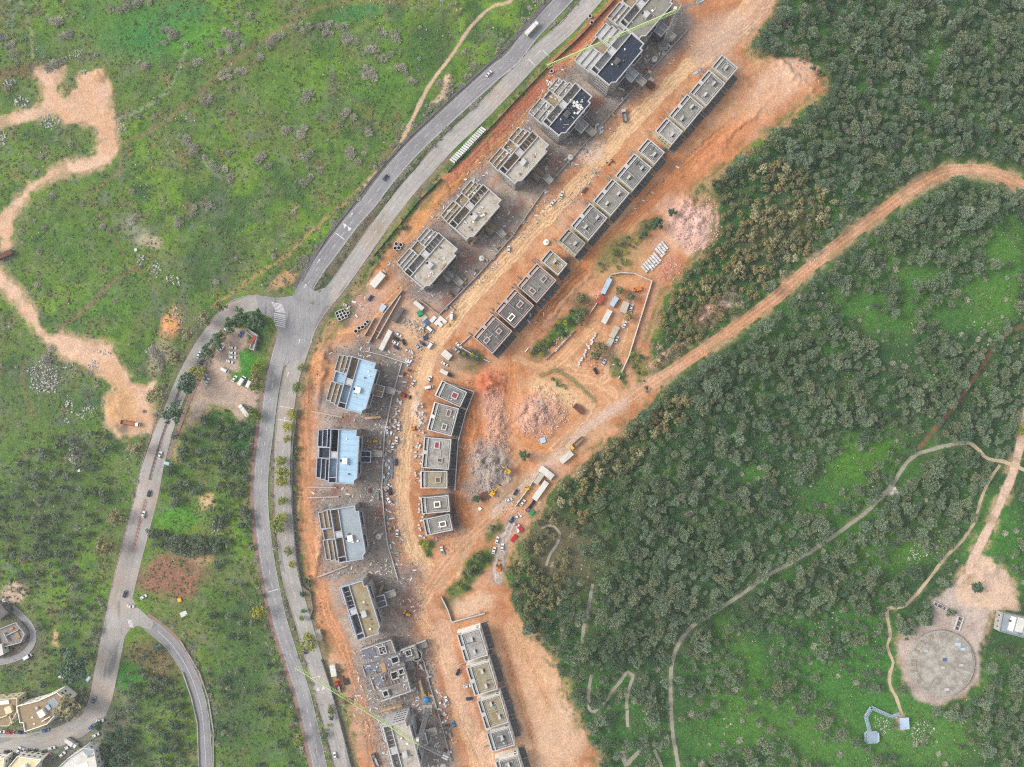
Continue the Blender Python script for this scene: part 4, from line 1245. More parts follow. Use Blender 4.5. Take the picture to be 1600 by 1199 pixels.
apartment(544.5, 834.5, -9.5, 14, 'apartment block with smooth cool grey roof and sandy terraces', 'roof_cool', tw=24, hw=21.5, hl=41, seed=9, trim='conc_blue', annex=False)
apartment(565, 953, -17.3, 16, 'apartment block with muddy ochre stained roof, no terraces on its west side', 'roof_muddy', floor='conc_dark', tw=9, hw=19.5, hl=42, seed=10, trim='conc_blue', facade='conc')
apartment(629, 1171, -15, 17, 'apartment block with many small windows on its north wall below the lower crane', 'roof_dusty', floor='conc', tw=9, hw=20, hl=41, clutter=0.5, seed=11, facade='conc_lite', trim='conc_lite')

# white insulation sheets on the navy roof
def part_box(name, parent, x, y, w, l, z, h, mat, rz=0):
    b = MB(); b.box(-w / 2, w / 2, -l / 2, l / 2, 0, h)
    o = b.build(name, M[mat], parent)
    o.location = (x, y, z); o.rotation_euler = (0, 0, rz)
    return o


def loose(name, label, cat, u, v, z, w, l, h, ang, mat, group=None):
    """a loose thing resting at height z"""
    b = MB(); b.frustum((-w / 2, w / 2, -l / 2, l / 2, 0), (-w / 2 * .96, w / 2 * .96, -l / 2 * .96, l / 2 * .96, h))
    p = P(u, v, z)
    if z == 0: p.z = gz(p.x, p.y) - 0.03
    o = b.build(name, M[mat])
    o.location = p; o.rotation_euler = (0, 0, math.radians(ang))
    return tag(o, label, cat, group)


for i, (u, v, w, l, a) in enumerate([(893, 158, 1.2, 2.6, 45), (897, 161, 2, 2.4, 40), (900, 164, 1.6, 2.2, 50), (897, 166, 1.8, 1.4, 20), (904, 166, 1.2, 3, -45), (908, 168, 1.4, 3, 48), (905, 174, 1.3, 4.6, -38), (912, 176, 0.8, 1.6, -38), (891, 160, 1.2, 1.2, 0), (902, 160, 1.2, 1.6, 30)]):
    loose('insulation_sheet', 'white insulation sheet lying on the navy roof', 'sheet', u, v, 14.56, w, l, 0.25, a, 'box_white', 'white sheets on the navy roof')
for i, (u, v) in enumerate([(741, 302), (746, 301), (749, 305), (743, 306), (747, 309), (750, 309), (752, 306)]):
    loose('insulation_bale', 'pale yellow insulation bale on the terrace of a dusty roofed block', 'bale', u, v, 9.3, 1.3, 1.3, 0.9, 40, 'beige', 'yellow bales on the terrace')
loose('tarpaulin', 'orange tarpaulin on the terrace beside the yellow bales', 'tarpaulin', 715, 336, 6.9, 1.6, 4.0, 0.2, -35, 'orange')
loose('timber_stack', 'pale brown formwork timber on a stained roof', 'timber', 692, 417, 11.56, 1.2, 4.5, 0.4, -40, 'timber')
loose('timber_stack', 'reddish formwork panel on the stained roof near its south corner', 'timber', 669, 429, 11.56, 3.5, 3.0, 0.12, -40, 'pink_trim')

# the unfinished block of open shafts
def frame_block():
    hr = 9.0
    p = P(612, 1046, hr)
    o = empty('apartment_block', (p.x, p.y, 0), math.radians(17), 'half built apartment block of open concrete shafts and blue formwork', 'building', 'unfinished apartment blocks beside the dual road')
    s = S
    b = MB()
    for (x0, x1, y0, y1, z) in [(-40, -14, 16, 40, 6), (-14, 12, 22, 42, 8.2), (-44, -16, -2, 15.5, 5), (-15.5, 20, -2, 21.5, 7), (-36, -8, -24, -2.5, 6.2), (-7.5, 18, -40, -2.5, 8.2), (-30, -8, -42, -24.5, 7.6), (20.5, 44, 2, 22, 6.4), (44.5, 60, 12, 22, 3.2), (18.5, 30, -14, 1.5, 3)]:
        b.box(x0 * s, x1 * s, y0 * s, y1 * s, 0, z)
    b.build('wall', M['conc_board'], o)
    for (x0, x1, y0, y1, z) in [(-38, -18, 24, 37, 6.05), (-42, -22, 2, 14, 5.05), (0, 22, 6, 16, 7.05), (-10, 0, 2, 14, 7.06), (-30, -18, -20, -6, 6.25)]:
        f = MB(); f.box(x0 * s, x1 * s, y0 * s, y1 * s, z, z + 0.15)
        f.build('formwork', plain('formwork_blue', C(124, 124, 138), 0.7, var=0.2, scale=1.0) if 'formwork_blue' not in bpy.data.materials else bpy.data.materials['formwork_blue'], o)
    for (x0, x1, y0, y1, z) in [(-10, 1, 26, 38, 8.2), (4, 16, 8, 18, 9), (-4, 8, -16, -4, 8.25), (9, 18, -12, -3, 8.3), (-24, -15, -38, -28, 7.7), (26, 36, 10, 20, 6.4), (-20, -14, -14, -8, 6.3)]:
        w = MB(); w.ring([(x0 * s, y0 * s), (x1 * s, y0 * s), (x1 * s, y1 * s), (x0 * s, y1 * s)], 0.4, z - 0.4, z + 1.5)
        so = w.build('shaft', M['conc_lite'], o)
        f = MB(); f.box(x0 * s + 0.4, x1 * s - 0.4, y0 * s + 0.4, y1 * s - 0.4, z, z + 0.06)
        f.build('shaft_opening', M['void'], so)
    for (p0, p1, z) in [((-40, 40), (-14, 41), 6), ((-14, 43), (12, 43), 8.2), ((12, 43), (13, 22), 8.2), ((20, 22), (44, 23), 6.4), ((44, 22), (60, 23), 3.2), ((-44, 15), (-44, -2), 5), ((-30, -42), (18, -41), 8.2), ((18, -41), (19, -3), 8.2), ((-36, -24), (-37, -3), 6.2)]:
        w = MB(); w.wall((p0[0] * s, p0[1] * s), (p1[0] * s, p1[1] * s), 0.4, z - 1, z + 1.1)
        w.build('parapet', M['conc_lite'], o)
    for k in range(5):
        j = MB(); j.box((-16 + k * 5) * s, (-15 + k * 5) * s, -24 * s, -3 * s, 8.3, 8.6)
        j.build('rebar_mat', M['rust'], o)
    g = MB(); g.box(-16 * s, -9 * s, -2 * s, 12 * s, 7.1, 7.5); g.build('timber_bundle', M['timber'], o)
    c = MB(); c.lathe([(9 * s, 0), (9 * s, 5.6), (8 * s, 5.6), (8 * s, 4)], 20, (40 * s, 6 * s)); c.build('round_wall', M['conc'], o)

    cz, sz = math.cos(math.radians(17)), math.sin(math.radians(17))
    R = random.Random(3)
    tops = [(-40, -14, 16, 40, 6), (-14, 12, 22, 42, 8.2), (-44, -16, -2, 15.5, 5), (-15.5, 20, -2, 21.5, 7), (-36, -8, -24, -2.5, 6.2), (-7.5, 18, -40, -2.5, 8.2), (-30, -8, -42, -24.5, 7.6), (20.5, 44, 2, 22, 6.4)]
    for k in range(340):
        x0, x1, y0, y1, z = R.choice(tops)
        x, y = R.uniform(x0 + 1, x1 - 1) * s, R.uniform(y0 + 1, y1 - 1) * s
        CLUTTER.append((p.x + x * cz - y * sz, p.y + x * sz + y * cz, z + .05, R.uniform(.2, .8)))
    for k in range(26):       # starter columns left standing above the slabs
        x0, x1, y0, y1, z = R.choice(tops)
        x, y = R.uniform(x0 + 2, x1 - 2) * s, R.uniform(y0 + 2, y1 - 2) * s
        w = MB(); w.box(x - .2, x + .2, y - .2, y + .2, z, z + R.uniform(1, 2.6)); w.build('starter_column', M['conc'], o)


frame_block()

M['roof_slate'] = plain('screed_slate', C(128, 126, 122), 0.9, var=0.22, scale=0.45, stain=C(160, 154, 144), stain_scale=0.3)

# ------------------------------------------------------------------ houses of the east rows
def house(u, v, cw, dep, ln, label, hr=9.5, twin=True, trim='conc_lite', wallm='beige', floor='roof_grey', group='flat roofed houses along the haul road', seed=0, stubs=True, apron=True, win_side=True, red=False, pads=True, ends=False, front=None):
    R = random.Random(seed)
    p = P(u, v, hr)
    o = empty('row_house', (p.x, p.y, 0), math.radians(-cw), label, 'house', group)
    f = (H - hr) / H
    W, E, So, Nn = -dep / 2 * S * f, dep / 2 * S * f, -ln / 2 * S * f, ln / 2 * S * f
    ws = 6.5 * S
    zf = hr - 3.0
    b = MB()
    b.box(W + ws, E, So, Nn, 0, hr)
    b.box(W, W + ws - 0.004, So + 0.003, Nn - 0.003, 0, zf)
    b.build('wall', M[wallm], o)
    t = MB(); t.box(W + ws + 0.4, E - 0.4, So + 0.4, Nn - 0.4, hr, hr + 0.04)
    t.build('roof_deck', M[floor if floor != 'roof_grey' else R.choice(('roof_grey', 'roof_grey', 'conc', 'roof_slate', 'roof_muddy'))], o)
    r = MB(); r.ring([(W + ws, So), (E, So), (E, Nn), (W + ws, Nn)], 0.55, hr, hr + 0.9)
    r.ring([(W + ws + 1.2, So + 1.2), (E - 1.2, So + 1.2), (E - 1.2, Nn - 1.2), (W + ws + 1.2, Nn - 1.2)], 0.25, hr, hr + 0.35)
    r.build('parapet', M[trim], o)
    # sunken front terrace with a screen wall
    fr = MB()
    fr.box(W, W + 0.8, So, Nn, zf, hr + 0.4)
    fr.box(W + 0.8, W + ws - 0.01, Nn - 0.4, Nn, zf, hr + 0.4)
    fr.box(W + 0.8, W + ws - 0.01, So, So + 0.4, zf, hr + 0.4)
    if twin: fr.box(W + 0.8, W + ws - 0.01, -1.2, 1.2, zf, hr + 0.5)
    fr.build('front_screen', M[front or trim], o)
    for (a0, a1) in (((So + 0.5, -1.3), (1.3, Nn - 0.5)) if twin else ((So + 0.5, Nn - 0.5),)):
        q = MB(); q.box(W + 0.9, W + ws - 0.05, a0, a1, zf, zf + 0.04)
        q.build('front_terrace', M['conc_dark'], o)
        q = MB(); q.box(W + ws - 1.1, W + ws - 0.06, a0 + 0.5, a1 - 0.5, hr - 0.6, hr - 0.35)
        q.build('terrace_beam', M['pink_trim' if trim == 'pink_trim' else 'conc'], o)
    if twin:
        q = MB(); q.box(W + ws + 0.41, E - 0.41, -0.13, 0.13, hr + 0.04, hr + 0.5)
        q.build('party_wall', M['conc'], o)
    for k, yc in enumerate((Nn * 0.5, So * 0.5) if twin else (0.3,)):
        x0 = (W + ws + E) / 2 + R.uniform(-1.5, 1.8)
        yc += R.uniform(-.8, .8)
        q = MB()
        w2, l2 = R.uniform(1.3, 2.1), R.uniform(1.5, 2.3)
        if pads:
            q.ring([(x0 - w2, yc - l2), (x0 + w2, yc - l2), (x0 + w2, yc + l2), (x0 - w2, yc + l2)], 0.6, hr + 0.04, hr + 0.8)
            so = q.build('stair_head', M[R.choice(('cream', 'conc_lite', 'pink_trim'))], o)
            q = MB(); q.box(x0 - w2 + 0.62, x0 + w2 - 0.62, yc - l2 + 0.62, yc + l2 - 0.62, hr + 0.04, hr + 0.5)
            q.build('skylight', M['red_tile' if (red and k == 0) else 'conc_dark'], so)
        else:
            q.box(x0 - 0.7, x0 + 0.7, yc - 1.4, yc + 1.2, hr + 0.04, hr + 1.6)
            so = q.build('stair_head', M['conc_lite'], o)
            q = MB(); q.box(x0 + 0.9, x0 + 1.7, yc - 0.9, yc + 0.1, hr + 0.045, hr + 0.09)
            q.build('hatch', M['void'], so)
        for j in range(2):
            q = MB()
            bx, by = x0 + R.uniform(-3.6, 3.2), yc + R.uniform(-2.6, 2.6)
            q.box(bx - .35, bx + .35, by - .3, by + .3, hr + 0.04, hr + 0.4)
            q.build('roof_vent', M['conc_lite'], o)
    for k in range(R.randint(1, 3)):        # low kerbs and upstands left on the slab
        xa, ya = R.uniform(W + ws + 2, E - 2), R.uniform(So + 2, Nn - 2)
        q = MB(); l = R.uniform(1.2, 3.2)
        if R.random() < .5: q.box(xa - .15, xa + .15, max(So + .8, ya - l), min(Nn - .8, ya + l), hr + .041, hr + .4)
        else: q.box(max(W + ws + .8, xa - l), min(E - .8, xa + l), ya - .15, ya + .15, hr + .041, hr + .4)
        q.build('upstand', M[R.choice(('conc_lite', 'conc', 'conc_dark'))], o)
    cz, sz = math.cos(math.radians(-cw)), math.sin(math.radians(-cw))
    for k in range(R.randint(4, 16)):
        x, y = R.uniform(W + ws + 1, E - 1), R.uniform(So + 1, Nn - 1)
        CLUTTER.append((p.x + x * cz - y * sz, p.y + x * sz + y * cz, hr + .05, R.uniform(.2, .6)))
    if win_side:
        zs = [hr - 2.4, hr - 5.5]
        if ends:
            add_windows(o, (W + ws + 0.5, So), (E, So), zs, 4, 0.5)
        add_windows(o, (E, Nn), (E - 3.5, Nn), zs, 1, 0.5)
        add_windows(o, (E, So), (E, Nn), zs, 4 if twin else 2, 0.5)
    if apron:
        q = MB(); q.box(E + 0.01, E + 10 * S, So, Nn, -0.1, 0.12)
        ao = q.build('rear_apron', M['conc_dark'], o)
        for yy in ((So, 0, Nn) if twin else (So, Nn)):
            q = MB(); q.box(E + 0.012, E + 10 * S + 0.1, yy - 0.12, yy + 0.12, -0.1, 1.1)
            q.build('dividing_wall', M['conc'], ao)
    if stubs:
        for yy in ((So, So * 0.45, Nn) if twin else (So,)):
            L = R.uniform(9, 14) * S
            q = MB(); q.box(W - L, W - 0.01, yy - 0.18, yy + 0.18, -0.1, 1.5)
            q.build('garden_wall', M['conc'], o)
    return o


NTH = ['topmost', 'second', 'third', 'fourth', 'fifth', 'sixth', 'seventh', 'eighth', 'ninth', 'tenth', 'eleventh', 'twelfth', 'thirteenth']
ROW1 = [(1132, 106, 33, 25, False), (1105, 138, 34, 46, True), (1072, 175, 34, 44, True), (1045, 205.5, 34, 27, False), (1017, 237, 35, 25, False), (989.5, 269, 36, 46, True), (955, 308.5, 36, 46, True), (920.4, 347, 36, 46, True), (893.5, 378, 36, 24, False), (865.5, 410, 36, 23, False)]
for i, (u, v, d, l, tw) in enumerate(ROW1):
    house(u, v, 40, d, l, f'{"twin" if tw else "single"} beige walled flat roofed house, {NTH[i]} from the top of the upper house row', twin=tw, seed=20 + i, pads=False, trim='conc_lite' if i != 8 else 'conc', ends=(i in (3, 8)), group='beige houses of the upper row')
for i, (u, v, fl) in enumerate([(838.5, 442.5, 'roof_muddy'), (803.5, 482, 'roof_grey'), (769.5, 522, 'roof_grey')]):
    house(u, v, 41, 41, 47, f'twin house with pink parapets, {["upper", "middle", "lower"][i]} of the three at the end of the upper row', twin=True, seed=40 + i, trim='pink_trim', wallm='conc_board', floor='conc_dark' if i else 'roof_grey', group='pink trimmed twin houses')
wall_thing_later = [([(717, 541), (736, 524)], 'short concrete wall at the west corner of the lowest pink trimmed house'), ([(717, 541), (742, 556), (766, 566)], 'concrete wall of the netted pit below the pink trimmed houses')]
for i, (u, v, cw, d, l, tw, lb, rd) in enumerate([
    (704.5, 615.5, 25, 44, 26, False, 'grey single house with a red roof patch at the top of the curved row', True), (692, 655, 15, 40, 45, True, 'grey twin house with white front screen, second in the curved row', False),
    (682, 708.5, 5, 43, 48, True, 'grey twin house with a faded red roof pad, middle of the curved row', True), (678, 749.5, 0, 42, 27, False, 'grey single house with bright white front, below the twin houses of the curved row', False),
    (680, 788.5, -5, 44, 26, False, 'grey single house with yellowish roof, second from the bottom of the curved row', False), (684, 820, -12, 43, 26, False, 'grey single house at the bottom end of the curved row', False)]):
    house(u, v, cw, d, l, lb, 7.5, tw, 'conc_lite', 'conc_board', 'roof_grey', 'grey houses of the curved row', 50 + i, False, i < 4, True, rd, front='box_white' if i in (0, 1, 3) else None)
for i, (u, v, d, l, lb) in enumerate([(738, 1008, 38, 44, 'cream walled twin house nearest the retaining wall, top of the lower row'), (753, 1060, 38, 46, 'cream walled twin house with ochre stained roof, second in the lower row'),
                                      (770, 1112, 38, 46, 'cream walled twin house, third in the lower row'), (782, 1155, 38, 30, 'cream walled single house, fourth in the lower row'), (797, 1204, 38, 40, 'cream walled house cut by the bottom edge')]):
    house(u, v, -17, d, l, lb, 9.5, l > 35, 'conc_lite', 'cream', 'roof_muddy' if i == 1 else 'roof_grey', 'cream houses of the lower row', 60 + i, i % 2 == 1, True, True, False, False)


# ------------------------------------------------------------------ walls and fences
def wall_thing(name, label, cat, pts, t, h, mat, z0=-0.4, panel=None, cap=None):
    o = empty(name, G(*pts[0]) * 1.0, 0, label, cat)
    o.location.z = 0
    base = o.location.copy()
    w = [P(*p) - base for p in pts]
    for a, b in zip(w[:-1], w[1:]):
        L = (b - a).length
        n = max(1, int(round(L / panel))) if panel else 1
        for k in range(n):
            p, q = a.lerp(b, k / n), a.lerp(b, (k + 1) / n)
            m = MB(); m.wall(p, q - (q - p).normalized() * 0.03, t, z0, h)
            m.build('wall_panel' if panel else 'wall_segment', M[mat], o)
            if panel:
                pm = MB(); pm.box(p.x - 0.08, p.x + 0.08, p.y - 0.08, p.y + 0.08, z0, h + 0.2); pm.build('post', M['steel'], o)
            elif cap:
                c = MB(); c.wall(p, q, t + 0.12, h, h + 0.12); c.build('coping', M[cap], o)
    return o


wall_thing('retaining_wall', 'long concrete retaining wall between the upper blocks and the haul road', 'wall', [(1074, 48), (1000, 128), (930, 207), (862, 283)], 0.5, 1.2, 'conc_dark', cap='conc')
wall_thing('retaining_wall', 'concrete retaining wall below the dusty roofed blocks', 'wall', [(850, 298), (800, 370), (745, 432), (686, 492), (655, 468)], 0.5, 1.2, 'conc_dark', cap='conc')
wall_thing('retaining_wall', 'concrete retaining wall east of the blue roofed blocks', 'wall', [(628, 568), (613, 620), (601, 680), (597, 762), (601, 812), (606, 850), (622, 905)], 0.5, 1.2, 'conc', cap='conc_lite')
wall_thing('retaining_wall', 'concrete wall along the backs of the curved row', 'wall', [(690, 596), (741, 612), (728, 645), (716, 690), (711, 766)], 0.5, 1.6, 'conc_dark', cap='conc_lite')
wall_thing('retaining_wall', 'pale wall above the lower house row', 'wall', [(690, 932), (700, 952), (706, 971), (758, 957)], 0.6, 2.0, 'conc', cap='conc_lite')
wall_thing('retaining_wall', 'dark retaining wall beside the half built block', 'wall', [(662, 1030), (672, 1070), (690, 1130), (706, 1190)], 0.5, 1.2, 'conc_dark', cap='conc')
wall_thing('retaining_wall', 'thin wall north of the first blue roofed block', 'wall', [(572, 549), (600, 556), (636, 568)], 0.4, 1.6, 'conc', cap='conc_lite')
for pts, lb in (([(487, 643), (535, 652)], 'low orange dusted wall below the first blue roofed block'), ([(480, 761), (526, 762)], 'low pale wall below the second blue roofed block'), ([(480, 778), (530, 776)], 'low pale wall above the cool grey roofed block'), ([(496, 902), (545, 883)], 'low pale wall above the muddy roofed block')):
    wall_thing('garden_wall', lb, 'wall', pts, 0.8, 0.9, 'pink_trim')
for pts, lb in wall_thing_later:
    wall_thing('low_wall', lb, 'wall', pts, 0.4, 1.0, 'conc', cap='conc_lite')
for pts, lb in (([(629, 454), (600, 492), (577, 536)], 'upper of two long ramp walls beside the parked cars'), ([(627, 463), (606, 500), (589, 530)], 'inner of two long ramp walls beside the parked cars'), ([(586, 497), (570, 525)], 'short ramp wall beside the concrete rings')):
    wall_thing('ramp_wall', lb, 'wall', pts, 0.5, 2.2, 'conc', cap='pink_trim')
wall_thing('yard_wall', 'white wall around the storage yard, upper and east sides', 'wall', [(954, 430), (969, 427), (990, 428), (1018, 440), (1012, 460), (998, 505), (982, 557), (966, 592)], 0.4, 2.2, 'fence_white', panel=6)
wall_thing('yard_wall', 'white wall on the west side of the storage yard', 'wall', [(953, 432), (935, 470), (920, 492)], 0.4, 2.2, 'fence_white', panel=6)
wall_thing('yard_wall', 'dark low wall with white blocks below the green strip', 'wall', [(897, 517), (876, 540), (852, 562)], 0.5, 1.4, 'conc', panel=6)
wall_thing('site_fence', 'white fence of the cabin compound beside the dirt road', 'fence', [(842, 738), (822, 768), (805, 791)], 0.2, 2.2, 'fence_white', panel=4)
wall_thing('site_fence', 'blue grey hoarding between the lower dual road and the site', 'fence', [(466, 640), (459, 690), (457, 740), (458, 800), (464, 870), (472, 915), (486, 925), (490, 950), (484, 968)], 0.15, 2.2, 'fence', panel=5)
wall_thing('site_fence', 'pale hoarding along the dual road under the lower crane jib', 'fence', [(503, 1030), (515, 1065), (526, 1105), (538, 1150), (550, 1199), (556, 1235)], 0.15, 2.2, 'fence', panel=5)
wall_thing('site_fence', 'green netted fence along the upper dual road', 'fence', [(962, 0), (905, 60), (858, 104), (800, 165), (745, 224), (700, 270)], 0.15, 1.8, 'fence_green', panel=6)
wall_thing('site_fence', 'green netted fence above the junction', 'fence', [(690, 280), (652, 318), (612, 368), (585, 400)], 0.15, 1.8, 'fence_green', panel=6)
wall_thing('roadside_wall', 'low stone wall inside the branch road bend', 'wall', [(286, 1050), (300, 1090), (309, 1130), (311, 1199)], 0.6, 0.9, 'conc', panel=None)
wall_thing('roadside_wall', 'low stone wall outside the branch road bend', 'wall', [(282, 1000), (312, 1050), (326, 1090), (334, 1140), (334, 1199)], 0.6, 0.9, 'conc', panel=None)
wall_thing('guard_rail', 'steel guard rail between field and upper dual road', 'guard rail', [(870, -10), (800, 68), (745, 118), (690, 168), (640, 215), (600, 258), (570, 295), (540, 335), (510, 372), (490, 405), (470, 440)], 0.12, 0.75, 'steel', 0.35, panel=8)


# ------------------------------------------------------------------ other buildings
def poly_house(name, label, pts, h, wallm, roofm, trim, cat='house', group=None, zbase=0.0):
    w = [P(u, v, h) for u, v in pts]
    c = sum(w, Vector()) / len(w)
    o = empty(name, (c.x, c.y, zbase), 0, label, cat, group)
    q = [((p - c).x, (p - c).y) for p in w]
    if sum(a[0] * b[1] - b[0] * a[1] for a, b in zip(q, q[1:] + q[:1])) < 0: q = q[::-1]
    b = MB(); b.prism(q, -0.3, h); b.build('wall', M[wallm], o)
    i = offset_poly(q, 0.35)
    b = MB(); b.add([(x, y, h + 0.03) for x, y in i], [tuple(range(len(i)))]); b.build('roof_deck', M[roofm], o)
    b = MB(); b.ring(q, 0.35, h, h + 0.9); b.build('parapet', M[trim], o)
    n = len(q)
    for k in range(n):
        a, d = Vector(q[k]), Vector(q[(k + 1) % n])
        if (d - a).length > 4 and h > 3:
            add_windows(o, a, d, [z for z in (h - 2.3, h - 5.4) if z > 0.6], max(1, int((d - a).length / 3.6)), 0.6)
    return o


def rbox(o, name, x, y, w, l, z, h, mat, rz=0):
    return part_box(name, o, x, y, w, l, z, h, mat, math.radians(rz))


t1 = poly_house('town_house', 'cream house with sandy flat roof on the outside of the road bend', [(27, 1103), (62, 1094), (90, 1081), (107, 1095), (90, 1113), (75, 1131), (55, 1138), (40, 1143), (37, 1129), (32, 1129)], 9, 'cream', 'sand', 'cream')
rbox(t1, 'stair_head', 2.5, 1.0, 4.0, 4.2, 9.03, 2.2, 'cream', 30); rbox(t1, 'roof_deck_patch', 8.6, 6.6, 5, 5.5, 9.05, 0.1, 'roof_cool', 30); rbox(t1, 'partition', 5, -2.5, 6, 0.4, 9.03, 1.6, 'cream', 30); rbox(t1, 'water_tank', -1, 4, 1.2, 1.2, 9.03, 1.3, 'box_white'); rbox(t1, 'solar_panel', 5.8, 4.2, 2.2, 3.4, 9.4, 0.3, 'galv', 30); rbox(t1, 'roof_bale', -4, -2, 0.9, 0.7, 9.03, 0.6, 'cream'); rbox(t1, 'roof_bale', -3, -6, 0.8, 0.6, 9.03, 0.5, 'cream')
t2 = poly_house('town_house', 'unfinished beige house at the left edge behind the cream house', [(-14, 1094), (28, 1090), (28, 1112), (15, 1134), (-14, 1134)], 8, 'beige', 'sand', 'beige')
rbox(t2, 'stair_head', 3, 2, 4, 4, 8.03, 2, 'beige', 20); rbox(t2, 'partition', -2, -3, 8, 0.4, 8.03, 1.4, 'beige', 20); rbox(t2, 'partition', 4, -4, 0.4, 5, 8.03, 1.4, 'beige', 20); rbox(t2, 'roof_slab', -2, 6, 9, 2.4, 8.1, 0.6, 'cream', 5)
t3 = poly_house('town_house', 'pale stone house with stepped roofs at the bottom edge', [(8, 1205), (28, 1181), (66, 1186), (55, 1199), (50, 1225), (10, 1225)], 7, 'cream', 'beige', 'cream')
rbox(t3, 'stair_head', 1, 2, 4, 3, 7.03, 1.8, 'cream', 25); rbox(t3, 'partition', 3, -1, 10, 0.4, 7.03, 1.1, 'cream', 25)
t4 = poly_house('town_house', 'white roofed house with grey lean-to by the dark trees', [(90, 1200), (107, 1184), (132, 1168), (148, 1170), (153, 1199), (150, 1230), (90, 1230)], 7, 'box_white', 'box_white', 'box_white')
rbox(t4, 'lean_to', 5.6, 9.5, 5, 4.5, 7.05, 0.4, 'roof_cool', 38); rbox(t4, 'green_awning', 7.2, 6.4, 4.8, 0.6, 7.05, 0.6, 'herb', 20); rbox(t4, 'roof_patch', 2, -2, 8, 7, 7.05, 0.12, 'cream', 20)
t5 = poly_house('town_house', 'small white roofed shed beside the curved alley', [(-12, 1008), (4, 1006), (7, 1022), (-12, 1030)], 4, 'box_white', 'box_white', 'box_white')
t6 = poly_house('town_house', 'dark roofed house at the left edge above the ruins', [(-14, 942), (4, 944), (14, 957), (-2, 970), (-14, 972)], 5, 'conc_dark', 'conc_dark', 'conc_dark')
t7 = poly_house('ruined_house', 'roofless grey ruin inside the curved alley', [(-6, 985), (26, 972), (40, 990), (34, 1004), (2, 1012)], 3, 'conc', 'debris', 'conc_lite', 'ruin')
rbox(t7, 'partition', 1, 2, 8, 0.4, 3.03, 1.6, 'conc_lite', 25); rbox(t7, 'partition', -3, -1, 0.4, 6, 3.03, 1.6, 'conc_lite', 25); rbox(t7, 'roof_slab', 3.2, 0.5, 2.6, 5, 3.2, 0.3, 'sand', 25); rbox(t7, 'brick_pile', 0, 4.2, 2, 1, 3.03, 0.7, 'orange', 25)
t8 = poly_house('town_house', 'beige house corner at the bottom left edge', [(-14, 1188), (8, 1184), (6, 1200), (-14, 1230)], 7, 'cream', 'beige', 'cream')
rb = poly_house('service_building', 'service building with white roof panels at the right edge', [(1565, 957), (1612, 966), (1612, 1000), (1560, 986)], 4.5, 'conc', 'roof_cool', 'fence', 'building')
rbox(rb, 'roof_panel', -2.5, 1, 3.4, 9, 4.6, 0.2, 'cream', -15); rbox(rb, 'roof_panel', 2.5, 0.2, 4.6, 9, 4.6, 0.35, 'box_white', -15); rbox(rb, 'roof_panel', 7, -1, 3, 9, 4.6, 0.2, 'box_blue', -15); rbox(rb, 'air_unit', 2, -5, 1.2, 1.2, 4.6, 1, 'steel'); rbox(rb, 'air_unit', -4, 3, 1.0, 1.0, 4.6, 1, 'rust')
sh = poly_house('garden_shed', 'ruined shed with red roof corner in the road island', [(386, 513), (403, 524), (397, 548), (390, 545), (396, 528), (384, 518)], 2.4, 'conc', 'debris', 'conc_lite', 'shed')
rbox(sh, 'red_roof', 1.2, -0.8, 2.2, 5.6, 3.4, 0.15, 'rust_red', -35)

# round tank with radial slabs
tp = P(1472, 1037, 2.2)
tank = empty('water_tank', (tp.x, tp.y, 0), 0, 'round concrete water tank with a dusty radial roof', 'water tank')
R0 = 50.5 * S
b = MB(); b.lathe([(R0 + 0.3, -0.3), (R0 + 0.3, 2.0), (R0 - 0.8, 2.0)], 72); b.build('rim_wall', M['conc'], tank)
tms = [plain('tank_roof_dust%d' % k, C(*c), 0.95, var=0.12, scale=0.6, stain=C(154, 144, 132), stain_lo=0.4, stain_hi=0.62, stain_scale=0.16) for k, c in enumerate(((190, 184, 172), (198, 192, 180), (182, 176, 164)))]
b = MB(); b.lathe([(R0 - 0.8, 2.0), (R0 - 0.8, 2.02), (9, 2.12), (0.01, 2.2)], 72)
b.build('roof_cone', tms[0], tank)
for k in range(84):
    a0, a1 = 2 * math.pi * k / 84 + 0.003, 2 * math.pi * (k + 1) / 84 - 0.003
    vis = 100 < math.degrees(a0) < 235
    r0, r1 = (R0 * 0.80 if vis else R0 * (0.34 + 0.06 * (k % 3))), R0 - 0.9
    h = 2.16 + (0.22 if vis else 0.02) + 0.015 * (k % 2)
    pts = [(r0 * math.cos(a0), r0 * math.sin(a0)), (r1 * math.cos(a0), r1 * math.sin(a0)), (r1 * math.cos(a1), r1 * math.sin(a1)), (r0 * math.cos(a1), r0 * math.sin(a1))]
    b = MB(); b.prism(pts, 2.0, h); b.build('roof_slab', M['sand'] if vis and k % 5 == 0 else tms[k % 3], tank)
b = MB(); b.box(0.5, 2.6, 1.6, 3.4, 2.2, 2.6); b.build('blue_cover', M['car_blue'], tank)
for (x, y, w) in ((10, 12, 1.6), (13, 9, 1.4), (-10, 8, 1.2), (0.5, -2.5, 1.2), (3, -16, 1.4), (12, -1, 1.2)):
    b = MB(); b.box(x - w, x + w, y - w * .6, y + w * .6, 2.2, 2.5); b.build('manhole_cover', M['box_blue' if x > 9 and y > 8 else 'conc_lite'], tank)
